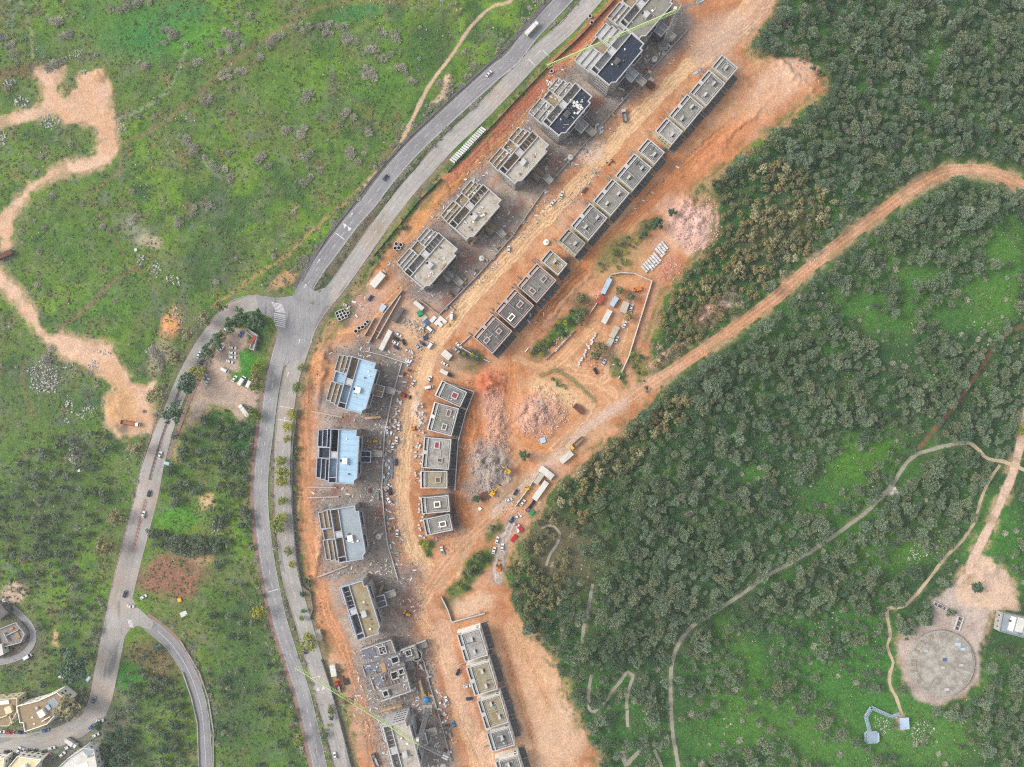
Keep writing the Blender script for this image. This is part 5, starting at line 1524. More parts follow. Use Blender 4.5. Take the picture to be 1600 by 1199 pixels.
# galvanised lookout walkway
wk = [(1404, 1114.5), (1391, 1118.5), (1360, 1104), (1351, 1118), (1357, 1141)]
gw = empty('lookout_walkway', P(*wk[-1]), 0, 'galvanised bent walkway leading to a small square lookout deck', 'walkway')
base = gw.location.copy()
for a, c in zip(wk[:-1], wk[1:]):
    p, q = P(*a) - base, P(*c) - base
    d = (q - p); L = d.length; d.normalize(); n = Vector((-d.y, d.x, 0))
    k = max(2, int(L / 1.0))
    for j in range(k):
        m = MB(); m.wall(p.lerp(q, j / k + 0.01), p.lerp(q, (j + 1) / k - 0.01), 2.0, 1.0, 1.06); m.build('deck_plate', M['galv'], gw)
    for sd in (-1, 1):
        m = MB()
        m.tube(p + n * sd + Vector((0, 0, 2.05)), q + n * sd + Vector((0, 0, 2.05)), 0.06); m.tube(p + n * sd + Vector((0, 0, 1.55)), q + n * sd + Vector((0, 0, 1.55)), 0.04)
        for j in range(k // 2 + 1):
            r = p.lerp(q, j / max(1, k // 2)) + n * sd
            m.tube(r + Vector((0, 0, -0.3)), r + Vector((0, 0, 2.05)), 0.05)
        m.build('railing', M['box_blue'], gw)
dc = P(1360.5, 1150) - base
oct_ = [(dc.x + x, dc.y + y) for x, y in ((-4.4, -2.6), (-3, -3.8), (3, -3.6), (4.4, -2.2), (4.2, 2.6), (3, 3.8), (-3.2, 3.6), (-4.5, 2.4))]
for j in range(8):
    x0, x1 = dc.x - 4.2 + j * 1.05, dc.x - 4.2 + (j + 1) * 1.05 - 0.05
    cut = 1.0 if j in (0, 7) else 0.0
    m = MB(); m.box(x0, x1, dc.y - 3.6 + cut, dc.y + 3.6 - cut, 1.08, 1.16); m.build('deck_plate', M['galv'], gw)
m = MB(); m.ring(oct_, 0.12, 1.1, 2.1); m.build('railing', M['box_blue'], gw)
for x, y in oct_[::2]:
    m = MB(); m.tube((x, y, -0.3), (x, y, 1.1), 0.1); m.build('post', M['steel'], gw)
p = P(1413.5, 1131, 3)
sr = empty('shade_roof', (p.x, p.y, 0), math.radians(4), 'pale blue square shade roof at the end of the beige footpath', 'shelter')
m = MB(); m.box(-2.9, 2.9, -3.6, 3.6, 2.8, 3.0); m.build('roof_panel', M['box_blue'], sr)
for x in (-2.6, 2.6):
    for y in (-3.3, 3.3):
        m = MB(); m.box(x - .08, x + .08, y - .08, y + .08, -0.3, 2.8); m.build('post', M['steel'], sr)


# ------------------------------------------------------------------ tower cranes
def crane(base, top, tip, tail, h, label):
    b0 = P(*base)
    t0 = P(*top, h)
    x, y = (b0.x + t0.x) / 2, (b0.y + t0.y) / 2
    o = empty('tower_crane', (x, y, 0), 0, label, 'crane')
    ctr = Vector((x, y, 0))
    m = MB(); m.box(-3, 3, -3, 3, -0.2, 0.8); m.build('base_slab', M['conc'], o)
    hw = 1.15
    m = MB()
    for sx in (-1, 1):
        for sy in (-1, 1):
            m.tube((sx * hw, sy * hw, 0.8), (sx * hw, sy * hw, h), 0.17, 4)
    nseg = int(h / 1.8)
    for k in range(nseg):
        z0, z1 = 0.8 + (h - 0.8) * k / nseg, 0.8 + (h - 0.8) * (k + 1) / nseg
        for (a, c) in (((-hw, -hw), (hw, -hw)), ((hw, -hw), (hw, hw)), ((hw, hw), (-hw, hw)), ((-hw, hw), (-hw, -hw))):
            if k % 2: a, c = c, a
            m.tube((*a, z0), (*c, z1), 0.1, 4); m.tube((*a, z1), (*c, z1), 0.09, 4)
    m.build('mast', M['crane_grey'], o)
    m = MB(); m.lathe([(0.01, h), (1.5, h), (1.5, h + 0.7), (0.01, h + 0.7)], 14); m.build('slewing_ring', M['crane_grey'], o)
    hj = h + 1.6

    def truss(p, q, wd, ht, r, apex_up, mat, name, seg=2.2):
        p, q = Vector(p), Vector(q)
        d = (q - p); L = d.length; d.normalize(); n = Vector((-d.y, d.x, 0))
        mm = MB()
        k = max(3, int(L / seg))
        for i in range(k):
            a, c = p.lerp(q, i / k), p.lerp(q, (i + 1) / k)
            l0, l1, r0, r1 = a + n * wd, c + n * wd, a - n * wd, c - n * wd
            u0, u1 = a + Vector((0, 0, ht)), c + Vector((0, 0, ht))
            for s, e in ((l0, l1), (r0, r1), (u0, u1)): mm.tube(s, e, r, 4)
            mid = (u0 + u1) / 2
            for s, e in ((l0, u0), (r0, u0), (u0, l1), (u0, r1), (l0, r1) if i % 2 else (r0, l1), (l0, r0)): mm.tube(s, e, r * 0.6, 4)
        return mm.build(name, mat, o)
    tipw = P(*tip, hj) - ctr; tipw.z = hj
    tailw = P(*tail, hj) - ctr; tailw.z = hj
    d = tipw.normalized()
    dj = Vector((tipw.x, tipw.y, 0)).normalized()
    truss(dj * 1.2 + Vector((0, 0, hj)), tipw, 0.85, 1.5, 0.13, True, M['crane'], 'jib')
    djt = Vector((tailw.x, tailw.y, 0)).normalized()
    truss(djt * 1.2 + Vector((0, 0, hj)), tailw, 0.9, 0.9, 0.13, True, M['crane_grey'], 'counter_jib')
    n = Vector((-djt.y, djt.x, 0))
    m = MB()
    a = tailw * 0.8
    a.z = hj
    m.prism([tuple((a + n * 1.1 - djt * 1.4).xy), tuple((a - n * 1.1 - djt * 1.4).xy), tuple((a - n * 1.1 + djt * 1.8).xy), tuple((a + n * 1.1 + djt * 1.8).xy)], hj - 2.2, hj + 0.6)
    m.build('counterweight', M['conc_lite'], o)
    m = MB(); m.tube((0, 0, h + 0.7), (0, 0, hj + 6.0), 0.45, 6, 0.2); m.build('tower_head', M['crane'], o)
    m = MB()
    m.tube((0, 0, hj + 6), tuple(tipw * 0.62 + Vector((0, 0, hj * 0.38 + 1.5))), 0.06, 4); m.tube((0, 0, hj + 6), tuple(tailw * 0.8 + Vector((0, 0, hj * 0.2 + 0.9))), 0.06, 4)
    m.build('tie_bar', M['steel'], o)
    m = MB(); q = dj * 1.6 + n * 1.6; m.box(q.x - .8, q.x + .8, q.y - .8, q.y + .8, h + 0.2, h + 2.2); m.build('cab', M['box_white'], o)
    m = MB(); q = tipw * 0.55; m.tube((q.x, q.y, hj), (q.x, q.y, hj - 14), 0.05, 4); m.box(q.x - .3, q.x + .3, q.y - .3, q.y + .3, hj - 15, hj - 14); m.build('hook_block', M['steel'], o)


crane((1035, 72), (1061, 17), (855, 104), (1102, -2), 41, 'tower crane with yellow green jib over the navy roofed block at the top')
crane((669, 1110), (654, 1158), (461, 1041.5), (706, 1188), 41, 'tower crane with yellow green jib reaching over the lower dual road')

# ------------------------------------------------------------------ vehicles
def car_meshes():
    L, Wd = 4.5, 1.8
    hb = MB()     # hull with bonnet and boot, cabin pillars and roof panel
    prof = [(-2.25, .35, .55), (-2.2, .3, .85), (-1.55, .3, .95), (-1.2, .3, 1.0), (0.9, .3, 1.0), (2.0, .3, .86), (2.25, .4, .6)]
    vs, fs = [], []
    for i, (x, zl, zh) in enumerate(prof):
        w = 0.78 if i in (0, 6) else 0.9
        vs += [(x, -w, zl), (x, w, zl), (x, w, zh - .12), (x, w * .9, zh), (x, -w * .9, zh), (x, -w, zh - .12)]
    n = 6
    for i in range(len(prof) - 1):
        for k in range(n):
            a, c = i * n + k, i * n + (k + 1) % n
            fs.append((a, a + n, c + n, c))
    fs += [tuple(range(n)), tuple(range((len(prof) - 1) * n + n - 1, (len(prof) - 1) * n - 1, -1))]
    hb.add(vs, fs)
    hb.frustum((-1.05, .35, -.66, .66, 1.42), (-.95, .25, -.6, .6, 1.47))
    for sy in (-1, 1):
        hb.tube((-1.05, sy * .66, 1.43), (-1.75, sy * .8, .98), .05, 4); hb.tube((.35, sy * .66, 1.43), (1.05, sy * .8, .98), .05, 4)
    ws = MB(); ws.add([(.34, -.63, 1.43), (.34, .63, 1.43), (1.1, .78, .99), (1.1, -.78, .99)], [(0, 3, 2, 1)])
    rw = MB(); rw.add([(-1.05, -.63, 1.43), (-1.05, .63, 1.43), (-1.72, .78, .99), (-1.72, -.78, .99)], [(0, 1, 2, 3)])
    sw = MB(); sw.add([(-1.05, .66, 1.42), (.34, .66, 1.42), (1.02, .8, .99), (-1.65, .8, .99)], [(3, 2, 1, 0)])
    wh = MB(); wh.tube((0, -.11, 0), (0, .11, 0), .33, 12)
    hl = MB(); hl.box(-.1, .06, -.22, .22, -.09, .09)
    return hb.mesh('car_body', M['car_white']), ws.mesh('windscreen', M['glass']), rw.mesh('rear_window', M['glass']), sw.mesh('side_window', M['glass']), wh.mesh('wheel', M['tyre']), hl.mesh('headlight', M['lamp'])


CB, CWS, CRW, CSW, CWH, CHL = car_meshes()


def car(u, v, ang, color, label, scale=1.0, cat='car', group=None, name='car'):
    p = G(u, v)
    if at(road_all, u, v) > 0.4: p.z = 0.075
    o = empty(name, p, math.radians(ang), label, cat, group)
    o.scale = (scale,) * 3
    inst('body', CB, o, mat=M['car_' + color])
    inst('windscreen', CWS, o); inst('rear_window', CRW, o)
    inst('side_window', CSW, o); inst('side_window', CSW, o, scale=(1, -1, 1))
    for x in (-1.4, 1.4):
        for y in (-.8, .8): inst('wheel', CWH, o, (x, y, .33))
    for y in (-.55, .55): inst('headlight', CHL, o, (2.2, y, .72))
    return o


def van_meshes():
    b = MB()
    b.frustum((-2.6, 1.5, -1, 1, .4), (-2.55, 1.25, -.92, .92, 2.2))
    b.frustum((1.5, 2.5, -1, 1, .4), (1.5, 2.35, -.9, .9, 1.15))
    w = MB(); w.add([(1.28, -.85, 2.1), (1.28, .85, 2.1), (1.78, .9, 1.2), (1.78, -.9, 1.2)], [(0, 3, 2, 1)])
    return b.mesh('van_body', M['car_white']), w.mesh('van_windscreen', M['glass'])


VB, VW = van_meshes()


def van(u, v, ang, color, label, scale=1.0):
    p = G(u, v)
    if at(road_all, u, v) > 0.4: p.z = 0.075
    o = empty('van', p, math.radians(ang), label, 'van')
    o.scale = (scale,) * 3
    inst('body', VB, o, mat=M['car_' + color]); inst('windscreen', VW, o)
    for x in (-1.6, 1.7):
        for y in (-.88, .88): inst('wheel', CWH, o, (x, y, .34))
    for y in (-.65, .65): inst('headlight', CHL, o, (2.45, y, .8))
    b = MB(); b.box(-1.8, .6, -.6, .6, 2.2, 2.25); b.build('roof_panel', M['car_' + color], o)
    return o


def pickup(u, v, ang, color, label):
    p = G(u, v)
    o = empty('pickup_truck', p, math.radians(ang), label, 'pickup')
    b = MB(); b.box(-2.7, -.2, -.92, .92, .45, .75); b.box(-2.7, -.2, .8, .92, .75, 1.1); b.box(-2.7, -.2, -.92, -.8, .75, 1.1); b.box(-2.7, -2.58, -.8, .8, .75, 1.1)
    b.frustum((-.2, 2.6, -.92, .92, .4), (-.2, 2.5, -.85, .85, 1.05)); b.frustum((-.2, 1.2, -.85, .85, 1.3), (-.15, .9, -.72, .72, 1.62))
    b.build('body', M['car_' + color], o)
    b = MB(); b.frustum((-.22, 1.6, -.86, .86, 1.05), (-.2, 1.05, -.8, .8, 1.3)); b.build('cab_window', M['glass'], o)
    b = MB(); b.box(-2.58, -.25, -.8, .8, .75, .8); b.build('load_bed', M['car_grey'], o)
    for x in (-1.7, 1.7):
        for y in (-.85, .85): inst('wheel', CWH, o, (x, y, .36))
    return o


def lorry(u, v, ang, label, L=8.5, cabc='car_white', bedc='box_white', open_bed=False, load=None, cat='lorry'):
    p = G(u, v)
    if at(road_all, u, v) > 0.4: p.z = 0.075
    o = empty('lorry', p, math.radians(ang), label, cat)
    h = L / 2
    b = MB(); b.box(-h, h - .3, -.55, .55, .55, .85); b.build('chassis', M['track'], o)
    b = MB(); b.frustum((h - 2.1, h, -1.2, 1.2, .6), (h - 2.1, h - .25, -1.12, 1.12, 2.7)); b.build('cab', M[cabc], o)
    b = MB(); b.add([(h - .24, -1, 2.6), (h - .24, 1, 2.6), (h - .07, 1.05, 1.65), (h - .07, -1.05, 1.65)], [(0, 3, 2, 1)]); b.build('windscreen', M['glass'], o)
    if open_bed:
        b = MB(); b.box(-h, h - 2.5, -1.25, 1.25, .9, 1.05)
        b.ring([(-h, -1.25), (h - 2.5, -1.25), (h - 2.5, 1.25), (-h, 1.25)], .12, 1.05, 2.2)
        bo = b.build('tipper_bed', M[bedc], o)
        b = MB(); b.box(-h + .2, h - 2.7, -1.1, 1.1, 1.05, 1.35); b.build('load', M[load or 'stone_red'], bo)
    else:
        b = MB(); b.box(-h, h - 2.4, -1.25, 1.25, .9, 3.1); bo = b.build('cargo_box', M[bedc], o)
        for k in range(4):
            x = -h + .4 + k * (L - 3.2) / 3
            b = MB(); b.box(x, x + .08, -1.2, 1.2, 3.1, 3.13); b.build('roof_rib', M['box_tan'], bo)
    for x in (-h + 1, -h + 2.2, h - 1.3):
        for y in (-1.05, 1.05): inst('wheel', CWH, o, (x, y, .48), scale=(1.45, 1.2, 1.45))
    return o


def container(u, v, ang, L, W_, label, mat, h=2.6, cat='container', name='shipping_container', z=0.0):
    p = G(u, v)
    o = empty(name, p, math.radians(ang), label, cat)
    b = MB(); b.box(-L / 2, L / 2, -W_ / 2, W_ / 2, 0.1, h); b.build('body', M[mat], o)
    n = max(4, int(L / .8))
    for k in range(n):
        x = -L / 2 + (k + .5) * L / n
        b = MB(); b.box(x - .12, x + .12, -W_ / 2 + .05, W_ / 2 - .05, h, h + .06); b.build('roof_rib', M[mat], o)
    b = MB(); b.box(L / 2, L / 2 + .05, -W_ / 2 + .1, W_ / 2 - .1, .2, h - .15); b.build('end_door', M['steel'], o)
    for y in (-W_ / 3, W_ / 3):
        b = MB(); b.box(-L / 2 + .2, L / 2 - .2, y - .1, y + .1, -.1, .1); b.build('skid', M['track'], o)
    return o


def excavator(u, v, ang, boom, label, mat='yellow', reach=1.0):
    p = G(u, v)
    o = empty('excavator', p, math.radians(ang), label, 'excavator')
    for y in (-1.1, 1.1):
        b = MB(); b.prism([(-1.9, y - .3), (1.9, y - .3), (1.9, y + .3), (-1.9, y + .3)], 0.15, .75); b.tube((-1.9, y - .3, .45), (-1.9, y + .3, .45), .32, 10); b.tube((1.9, y - .3, .45), (1.9, y + .3, .45), .32, 10); b.build('track', M['track'], o)
    a = math.radians(boom - ang)
    t = empty('upper_body', (0, 0, .8), a); t.parent = o
    b = MB(); b.frustum((-2.2, 1.3, -1.3, 1.3, 0), (-2.1, 1.2, -1.2, 1.2, 1.15)); b.frustum((-2.3, -1.2, -1.25, 1.25, .2), (-2.2, -1.2, -1.1, 1.1, 1.45)); b.build('engine_deck', M[mat], t)
    b = MB(); b.frustum((-.1, 1.45, .35, 1.25, .6), (.05, 1.3, .42, 1.18, 2.1)); b.build('cab', M['glass'], t)
    b = MB(); b.box(.05, 1.3, .42, 1.18, 2.1, 2.18); b.build('cab_roof', M[mat], t)
    b = MB(); b.tube((1.0, -.1, .8), (3.2 * reach, -.1, 3.0), .32, 5, .28); b.tube((3.2 * reach, -.1, 3.0), (5.0 * reach, -.1, 2.4), .28, 5, .24); b.build('boom', M[mat], t)
    b = MB(); b.tube((5.0 * reach, -.1, 2.4), (6.3 * reach, -.1, .6), .22, 5, .18); b.build('stick', M[mat], t)
    b = MB(); b.frustum((6.0 * reach, 7.1 * reach, -.6, .4, -.5), (6.1 * reach, 6.8 * reach, -.6, .4, .4)); b.build('bucket', M['rust'], t)
    return o


def loader(u, v, ang, label, mat='yellow', arm=3.0, cat='loader'):
    p = G(u, v)
    o = empty('wheel_loader', p, math.radians(ang), label, cat)
    b = MB(); b.frustum((-2, .8, -.9, .9, .5), (-1.9, .6, -.8, .8, 1.5)); b.build('body', M[mat], o)
    b = MB(); b.frustum((-.5, .7, -.7, .7, 1.5), (-.4, .5, -.6, .6, 2.4)); b.build('cab', M['glass'], o)
    b = MB(); b.box(-.45, .55, -.62, .62, 2.4, 2.48); b.build('cab_roof', M[mat], o)
    for y in (-.6, .6):
        b = MB(); b.tube((.3, y, 1.3), (arm, y, .6), .12, 5); b.build('lift_arm', M[mat], o)
    b = MB(); b.frustum((arm - .1, arm + 1, -1.2, 1.2, .1), (arm - .1, arm + .5, -1.2, 1.2, .9)); b.build('bucket', M[mat if mat != 'mred' else 'track'], o)
    for x in (-1.3, .9):
        for y in (-.95, .95): inst('wheel', CWH, o, (x, y, .6), scale=(1.8, 1.8, 1.8))
    return o


# -- on the roads
lorry(831, 47, 41 + 6, 'long white box lorry driving on the upper dual road', 10.5, 'car_white', 'box_white')
CARS = [
    (764, 116, 48, 'white', 'white car on the upper dual road below the white lorry'), (603, 278, 48, 'navy', 'navy and white car on the dual road above the junction'),
    (477, 1016, 100, 'navy', 'navy car stopped at the kerb of the lower dual road'), (524, 1180, 105, 'white', 'white car on the lower dual road near the bottom edge'),
    (251, 711, 72, 'white', 'white car on the town road beside the dump truck pad'), (233.5, 771, 76, 'navy', 'dark blue car on the town road between two white cars'), (225, 804, 76, 'white', 'white car on the town road behind the dark blue car'),
    (196, 928, 70, 'navy', 'dark blue car on the town road just above the fork'), (205, 947, -8, 'white', 'white car waiting on the crossing at the fork'), (226, 932, 30, 'white', 'white car half in the green verge by the fork'),
    (353.6, 514.8, 40, 'white', 'white car half hidden by trees at the bend of the town road'), (311.5, 554.6, 62, 'white', 'white car on the bend of the town road beside a black car'), (317, 566, 58, 'black', 'black car parked under the verge tree of the town road'),
    (346, 545.6, 52, 'white', 'white car parked alone on the west side of the dirt car park'), (376.8, 521.7, 58, 'blue', 'blue car parked beside the ruined shed'),
    (364.4, 543.8, -6, 'white', 'top white car in the row of four in the dirt car park'), (364, 551.8, -6, 'white', 'second white car in the row of four in the dirt car park'), (364, 558.6, -6, 'white', 'third white car in the row of four in the dirt car park'), (359.6, 565.3, -14, 'white', 'bottom white car in the row of four in the dirt car park'),
    (367, 591.9, 52, 'white', 'white car beside two white vans in the dirt car park'), (320.5, 589.6, 64, 'silver', 'silver car under the tree on the car park edge'), (324.6, 596, 64, 'white', 'white car beside the silver one on the car park edge'),
    (579, 466, 55, 'navy', 'dark blue car beside the white site cabin above the ramp'), (542, 478, -25, 'silver', 'silver car beside the square concrete rings'),
    (622.5, 523, -30, 'white', 'white car, first of the cars beside the long white cabin'), (620, 530, -30, 'black', 'black car beside the long white cabin'), (618, 536, -30, 'white', 'white car between a black and a blue one beside the long cabin'), (620, 543.4, -30, 'navy', 'dark blue car, last beside the long white cabin'),
    (631, 535, -62, 'black', 'dark car parked across the row by the long white cabin'), (653.8, 543, -42, 'silver', 'silver car standing in the open mouth of the site yard'), (661.6, 537.6, -30, 'navy', 'blue and white car under the heap of scaffold parts'),
    (717, 540, -42, 'white', 'white car by the small white site office'), (713, 547, -42, 'silver', 'silver car next to the white one by the small site office'), (695, 568.8, -32, 'white', 'white car with dark roof below the small site office'),
    (671.3, 592.5, 62, 'white', 'white car at the roadside above the curved row'), (645.7, 599, 62, 'white', 'white car across the haul road from the curved row'),
    (623, 669, 90, 'white', 'white car on the haul road beside the pallets of blocks'), (620, 688, 92, 'white', 'upper of two white cars beside the pipe stacks'), (614, 697.5, 82, 'white', 'lower of two white cars beside the pipe stacks'), (619, 722, 92, 'navy', 'dark blue car alone on the haul road'),
    (609.5, 768, 100, 'black', 'dark car tucked in by the retaining wall'), (609, 783, 122, 'white', 'white car with dark windows by the retaining wall'), (620.8, 833, 90, 'white', 'white car on the haul road beside the cool grey roof'),
    (806, 768.8, 58, 'navy', 'dark blue car outside the compound fence'), (795, 781, 18, 'white', 'white car at the gate of the cabin compound'), (816.5, 785.4, 52, 'white', 'white car inside the cabin compound'), (832.8, 786, 55, 'black', 'black car in the corner of the cabin compound'), (800, 812, 58, 'navy', 'dark car on the muddy patch below the compound'),
    (777, 843.7, 74, 'white', 'upper white car of three on the narrow lane below the compound'), (785, 854.6, 84, 'white', 'east white car of three on the narrow lane'), (771.9, 859.9, 76, 'white', 'lower white car of three on the narrow lane'),
    (986, 481, 72, 'white', 'topmost white car in the storage yard'), (976, 507.5, 62, 'white', 'second white car in the storage yard'), (963, 531, 66, 'white', 'white car beside the tan cabins in the storage yard'), (943.4, 566, 62, 'white', 'white car under the yard tree'), (930.4, 579.7, 118, 'black', 'black and silver car at the mouth of the storage yard'),
    (863.8, 317.5, 50, 'white', 'white car on the haul road by the upper row'), (877.5, 305, 74, 'white', 'upper white car at the edge of the haul road'), (795, 390, 86, 'white', 'white car by the retaining wall of the dusty roofed blocks'),
    (716, 1049.8, 66, 'black', 'black car in front of the lower house row'), (730, 1071.5, 10, 'white', 'white car nosed against the second house of the lower row'), (733.8, 1091.5, 4, 'navy', 'dark car in front of the third house of the lower row'), (708.8, 1131, 112, 'skyblue', 'bright blue car on the lower haul road'),
    (72, 1141, 12, 'blue', 'blue car parked below the cream house'), (33.6, 1144, -5, 'navy', 'dark blue car beside the cream house corner'), (144, 1135, 42, 'blue', 'blue car parked on the outside of the road bend'), (157.6, 1125, 5, 'white', 'white car at the top of the parked group by the dark trees'), (150.6, 1148, 25, 'white', 'white car at the lower end of the group by the dark trees'),
    (107.8, 1166.6, 30, 'white', 'white car beside the white lorry at the white roofed house'), (82, 1167.8, 10, 'white', 'white car driving on the road at the bottom left'), (30.7, 1171, 66, 'white', 'white car, first of the row parked above the stone house'), (36, 1173.5, 66, 'silver', 'silver car, second of the row above the stone house'), (41.5, 1174, 66, 'grey', 'grey car, third of the row above the stone house'), (46.8, 1174.7, 70, 'black', 'black car, fourth of the row above the stone house'), (55.6, 1174.7, 74, 'black', 'black car, fifth of the row above the stone house'), (67.8, 1176, 50, 'green', 'dark green car at the end of the row above the stone house'), (76, 1180, 30, 'red', 'red car behind the dark green one'),
    (98.5, 1178, 40, 'white', 'white car against the wall of the white roofed house'), (94, 1113, 25, 'silver', 'silver car at the back of the cream house'), (103, 1111, 45, 'navy', 'dark blue car at the back of the cream house'), (147, 1093.6, 66, 'grey', 'grey car on the road beside the big olive brown tree'), (3.5, 1142, -10, 'white', 'white car at the left edge below the beige house'), (16.8, 1144, 0, 'red', 'red car parked near the left edge'), (12.7, 1174, 5, 'black', 'dark car parked by the corner house'), (10, 940, -40, 'white', 'white car on the bare pad at the left edge')]
for c in CARS: car(*c)
van(352.8, 579, -26, 'white', 'white van at the grassy nose of the dirt car park')
van(379.5, 594.9, 58, 'white', 'larger of two white vans in the dirt car park', 1.25); van(391, 598.6, 66, 'white', 'white van beside the larger one under the yellow tree', 1.15)
van(673, 539.4, 54, 'white', 'white van leaving the site yard'); van(705.7, 493.8, 86, 'white', 'white van on the haul road above the white sheets'); van(670.5, 605, 14, 'white', 'white van in front of the curved row'); van(44.7, 1025.5, 28, 'white', 'white van on the curved alley'); van(672.6, 515.7, -42, 'white', 'small white van behind the scaffold heap')
pickup(691, 860, 105, 'white', 'white pickup on the bare patch below the curved row'); pickup(698, 1094, 108, 'white', 'white pickup beside white blocks on the lower haul road'); pickup(826.7, 794, 48, 'black', 'black pickup inside the cabin compound')
lorry(383, 641.4, 128, 'white box lorry below the dirt car park', 9, 'car_white', 'box_white'); lorry(697, 583, -28, 'white box lorry with dark cab above the curved row', 7.5, 'car_black', 'box_white'); lorry(114.7, 1158.5, -35, 'white lorry parked at the white roofed house', 8)
lorry(205.5, 661.5, -8, 'dump truck with brown bed and white cab on the west dirt pad', 11.5, 'car_white', 'rust', True, 'stone_red'); lorry(901, 692.5, 222, 'yellow dump truck parked at the edge of the oak scrub', 10.5, 'yellow', 'rust', True, 'sand')
lorry(587, 1186, 112, 'grey tipper lorry on the west site track', 8.5, 'car_grey', 'conc_dark', True, 'stone_grey'); lorry(975, 182, 100, 'grey concrete lorry on the haul road beside pallets', 8, 'conc_lite', 'conc_dark', True, 'stone_grey'); lorry(529, 1072, 105, 'red lorry in the roadside compound', 7, 'car_red', 'rust', True, 'debris')
excavator(792.5, 733.8, 120, 140, 'yellow excavator beside the heap of mixed rubble', reach=.75); excavator(770, 769.5, 40, 50, 'large yellow excavator at the edge of the dirt road'); excavator(779.4, 887, 95, 92, 'orange excavator on the narrow lane', 'orange', .7); excavator(996, 452.8, 15, 195, 'yellow orange excavator in the top corner of the storage yard', 'orange', .8)
loader(585.5, 689.5, 185, 'small yellow loader beside the second blue roofed block', arm=2.0); loader(637, 958.5, 150, 'yellow loader on the reddish mud beside the muddy roofed block', arm=1.8); loader(632, 618, -20, 'red telescopic handler beside the first blue roofed block', 'mred', 3.4); loader(665, 1084, 8, 'yellow pump machine beside the half built block', arm=1.6); loader(648, 669.5, 10, 'small orange mixer above the curved row', 'orange', 1.2); loader(1011, 110, 60, 'small orange machine below the upper crane', 'orange', 1.2); loader(825.5, 763, 20, 'tiny yellow forklift inside the cabin compound', arm=1.2)
for (u, v, a, L, W_, lb, mt) in [
    (885, 714, 40, 9, 3.4, 'white cabin beside the yellow dump truck', 'box_white'), (904, 639, -40, 7, 3.4, 'brown steel container on the pink rubble', 'rust'), (853.8, 738.5, -38, 9.5, 4.2, 'white cabin closing the upper end of the compound', 'box_white'), (842, 747, 55, 8, 3.2, 'tan cabin along the compound fence', 'box_tan'), (844.5, 766, 55, 13.5, 3.4, 'long white cabin on the wood side of the compound', 'box_white'),
    (975, 481, 70, 7, 4, 'tan cabin beside the topmost white car of the storage yard', 'box_tan'), (947.4, 495.6, 62, 9, 3.2, 'white container in the middle of the storage yard', 'box_white'), (959, 472, 58, 6.5, 3, 'pale blue container above the white one in the storage yard', 'box_blue'), (959.5, 519.5, 60, 8, 3.2, 'longer tan cabin beside the yard tree', 'box_tan'), (952, 536, 60, 6, 3.2, 'shorter tan cabin beside the yard tree', 'box_tan'),
    (949.5, 443, 64, 6, 2.8, 'upper pale blue container along the yard wall', 'box_blue'), (944, 454, 64, 5, 2.8, 'lower pale blue container along the yard wall', 'box_blue'), (938, 468.7, 58, 5.6, 3.2, 'rust red container along the yard wall', 'rust_red'), (1016, 135, -42, 5, 3.2, 'dark brown container beside the haul road', 'rust'),
    (603.5, 532, 63, 13.5, 2.9, 'long white cabin beside the parked cars in the site yard', 'box_white'), (591, 438, 50, 10.5, 4.4, 'big white cabin between ramp and junction', 'box_white'), (698.5, 555, -40, 6, 4.2, 'small white site office with a roof unit', 'box_white'), (522, 1046, -80, 7.2, 3.4, 'white cabin in the roadside compound', 'box_white'), (500, 991, -76, 6.5, 3.0, 'pale pink hut beside the yellow green street tree', 'box_tan'), (11, 399, 25, 9.5, 3.0, 'rusty brown container across the west dirt track', 'rust'),
    (623, 493, 58, 10, 3.0, 'grey half open container in the site yard', 'conc_dark'), (655.5, 478.5, -40, 6.8, 2.6, 'white and red hut behind the green tank', 'box_white'), (599, 482, 55, 4.6, 3.0, 'corrugated white hut on the ramp side', 'box_blue')]:
    container(u, v, a, L, W_, lb, mt)
# loose site goods
for i, (u, v, w, l, a) in enumerate([(677, 499, 2.4, 4.6, -40), (684, 503, 2.4, 5.2, -42), (692, 500, 2.2, 5.8, 50), (688, 507, 2.4, 3.2, 50)]):
    loose('white_sheet_stack', ['upper left white sheet stack by the haul road', 'middle white sheet stack by the haul road', 'right angled white sheet stack by the haul road', 'lowest white sheet stack by the haul road'][i], 'stack', u, v, 0, w, l, 0.9, a, 'box_white')
M['tank_green'] = plain('tank_green', C(20, 150, 100), 0.5, var=0.08)
loose('square_tank', 'green square tank beside the white and red hut', 'tank', 656.5, 490, 0, 3.4, 3.2, 2.2, 30, 'tank_green')
tk = MB(); tk.lathe([(0.01, 2.2), (1.5, 2.1), (1.8, 1.8), (1.8, 0)], 18)
for i, (u, v, lb, mt) in enumerate([(753, 404.5, 'white round tank on the retaining wall side of the stained block', 'box_white'), (891, 247, 'white round silo top beside a dusty roofed block', 'box_white'), (1022, 94, 'white round tank below the upper crane', 'box_white'), (592, 838, 'white round tank beside the cool grey roofed block', 'box_white'), (666.5, 1093, 'blue round tank beside the yellow pump machine', 'car_skyblue'), (853.5, 379.5, 'cream round silo among debris by the upper row', 'cream'), (693, 1196, 'white round tank near the lower crane at the bottom edge', 'box_white')]):
    o = empty('round_tank', G(u, v), 0, lb, 'tank')
    inst('shell', tk.mesh('round_tank', M[mt], True), o)
    b = MB(); b.lathe([(0.01, 2.5), (.45, 2.5), (.45, 2.15)], 10); b.build('lid', M['steel'], o)
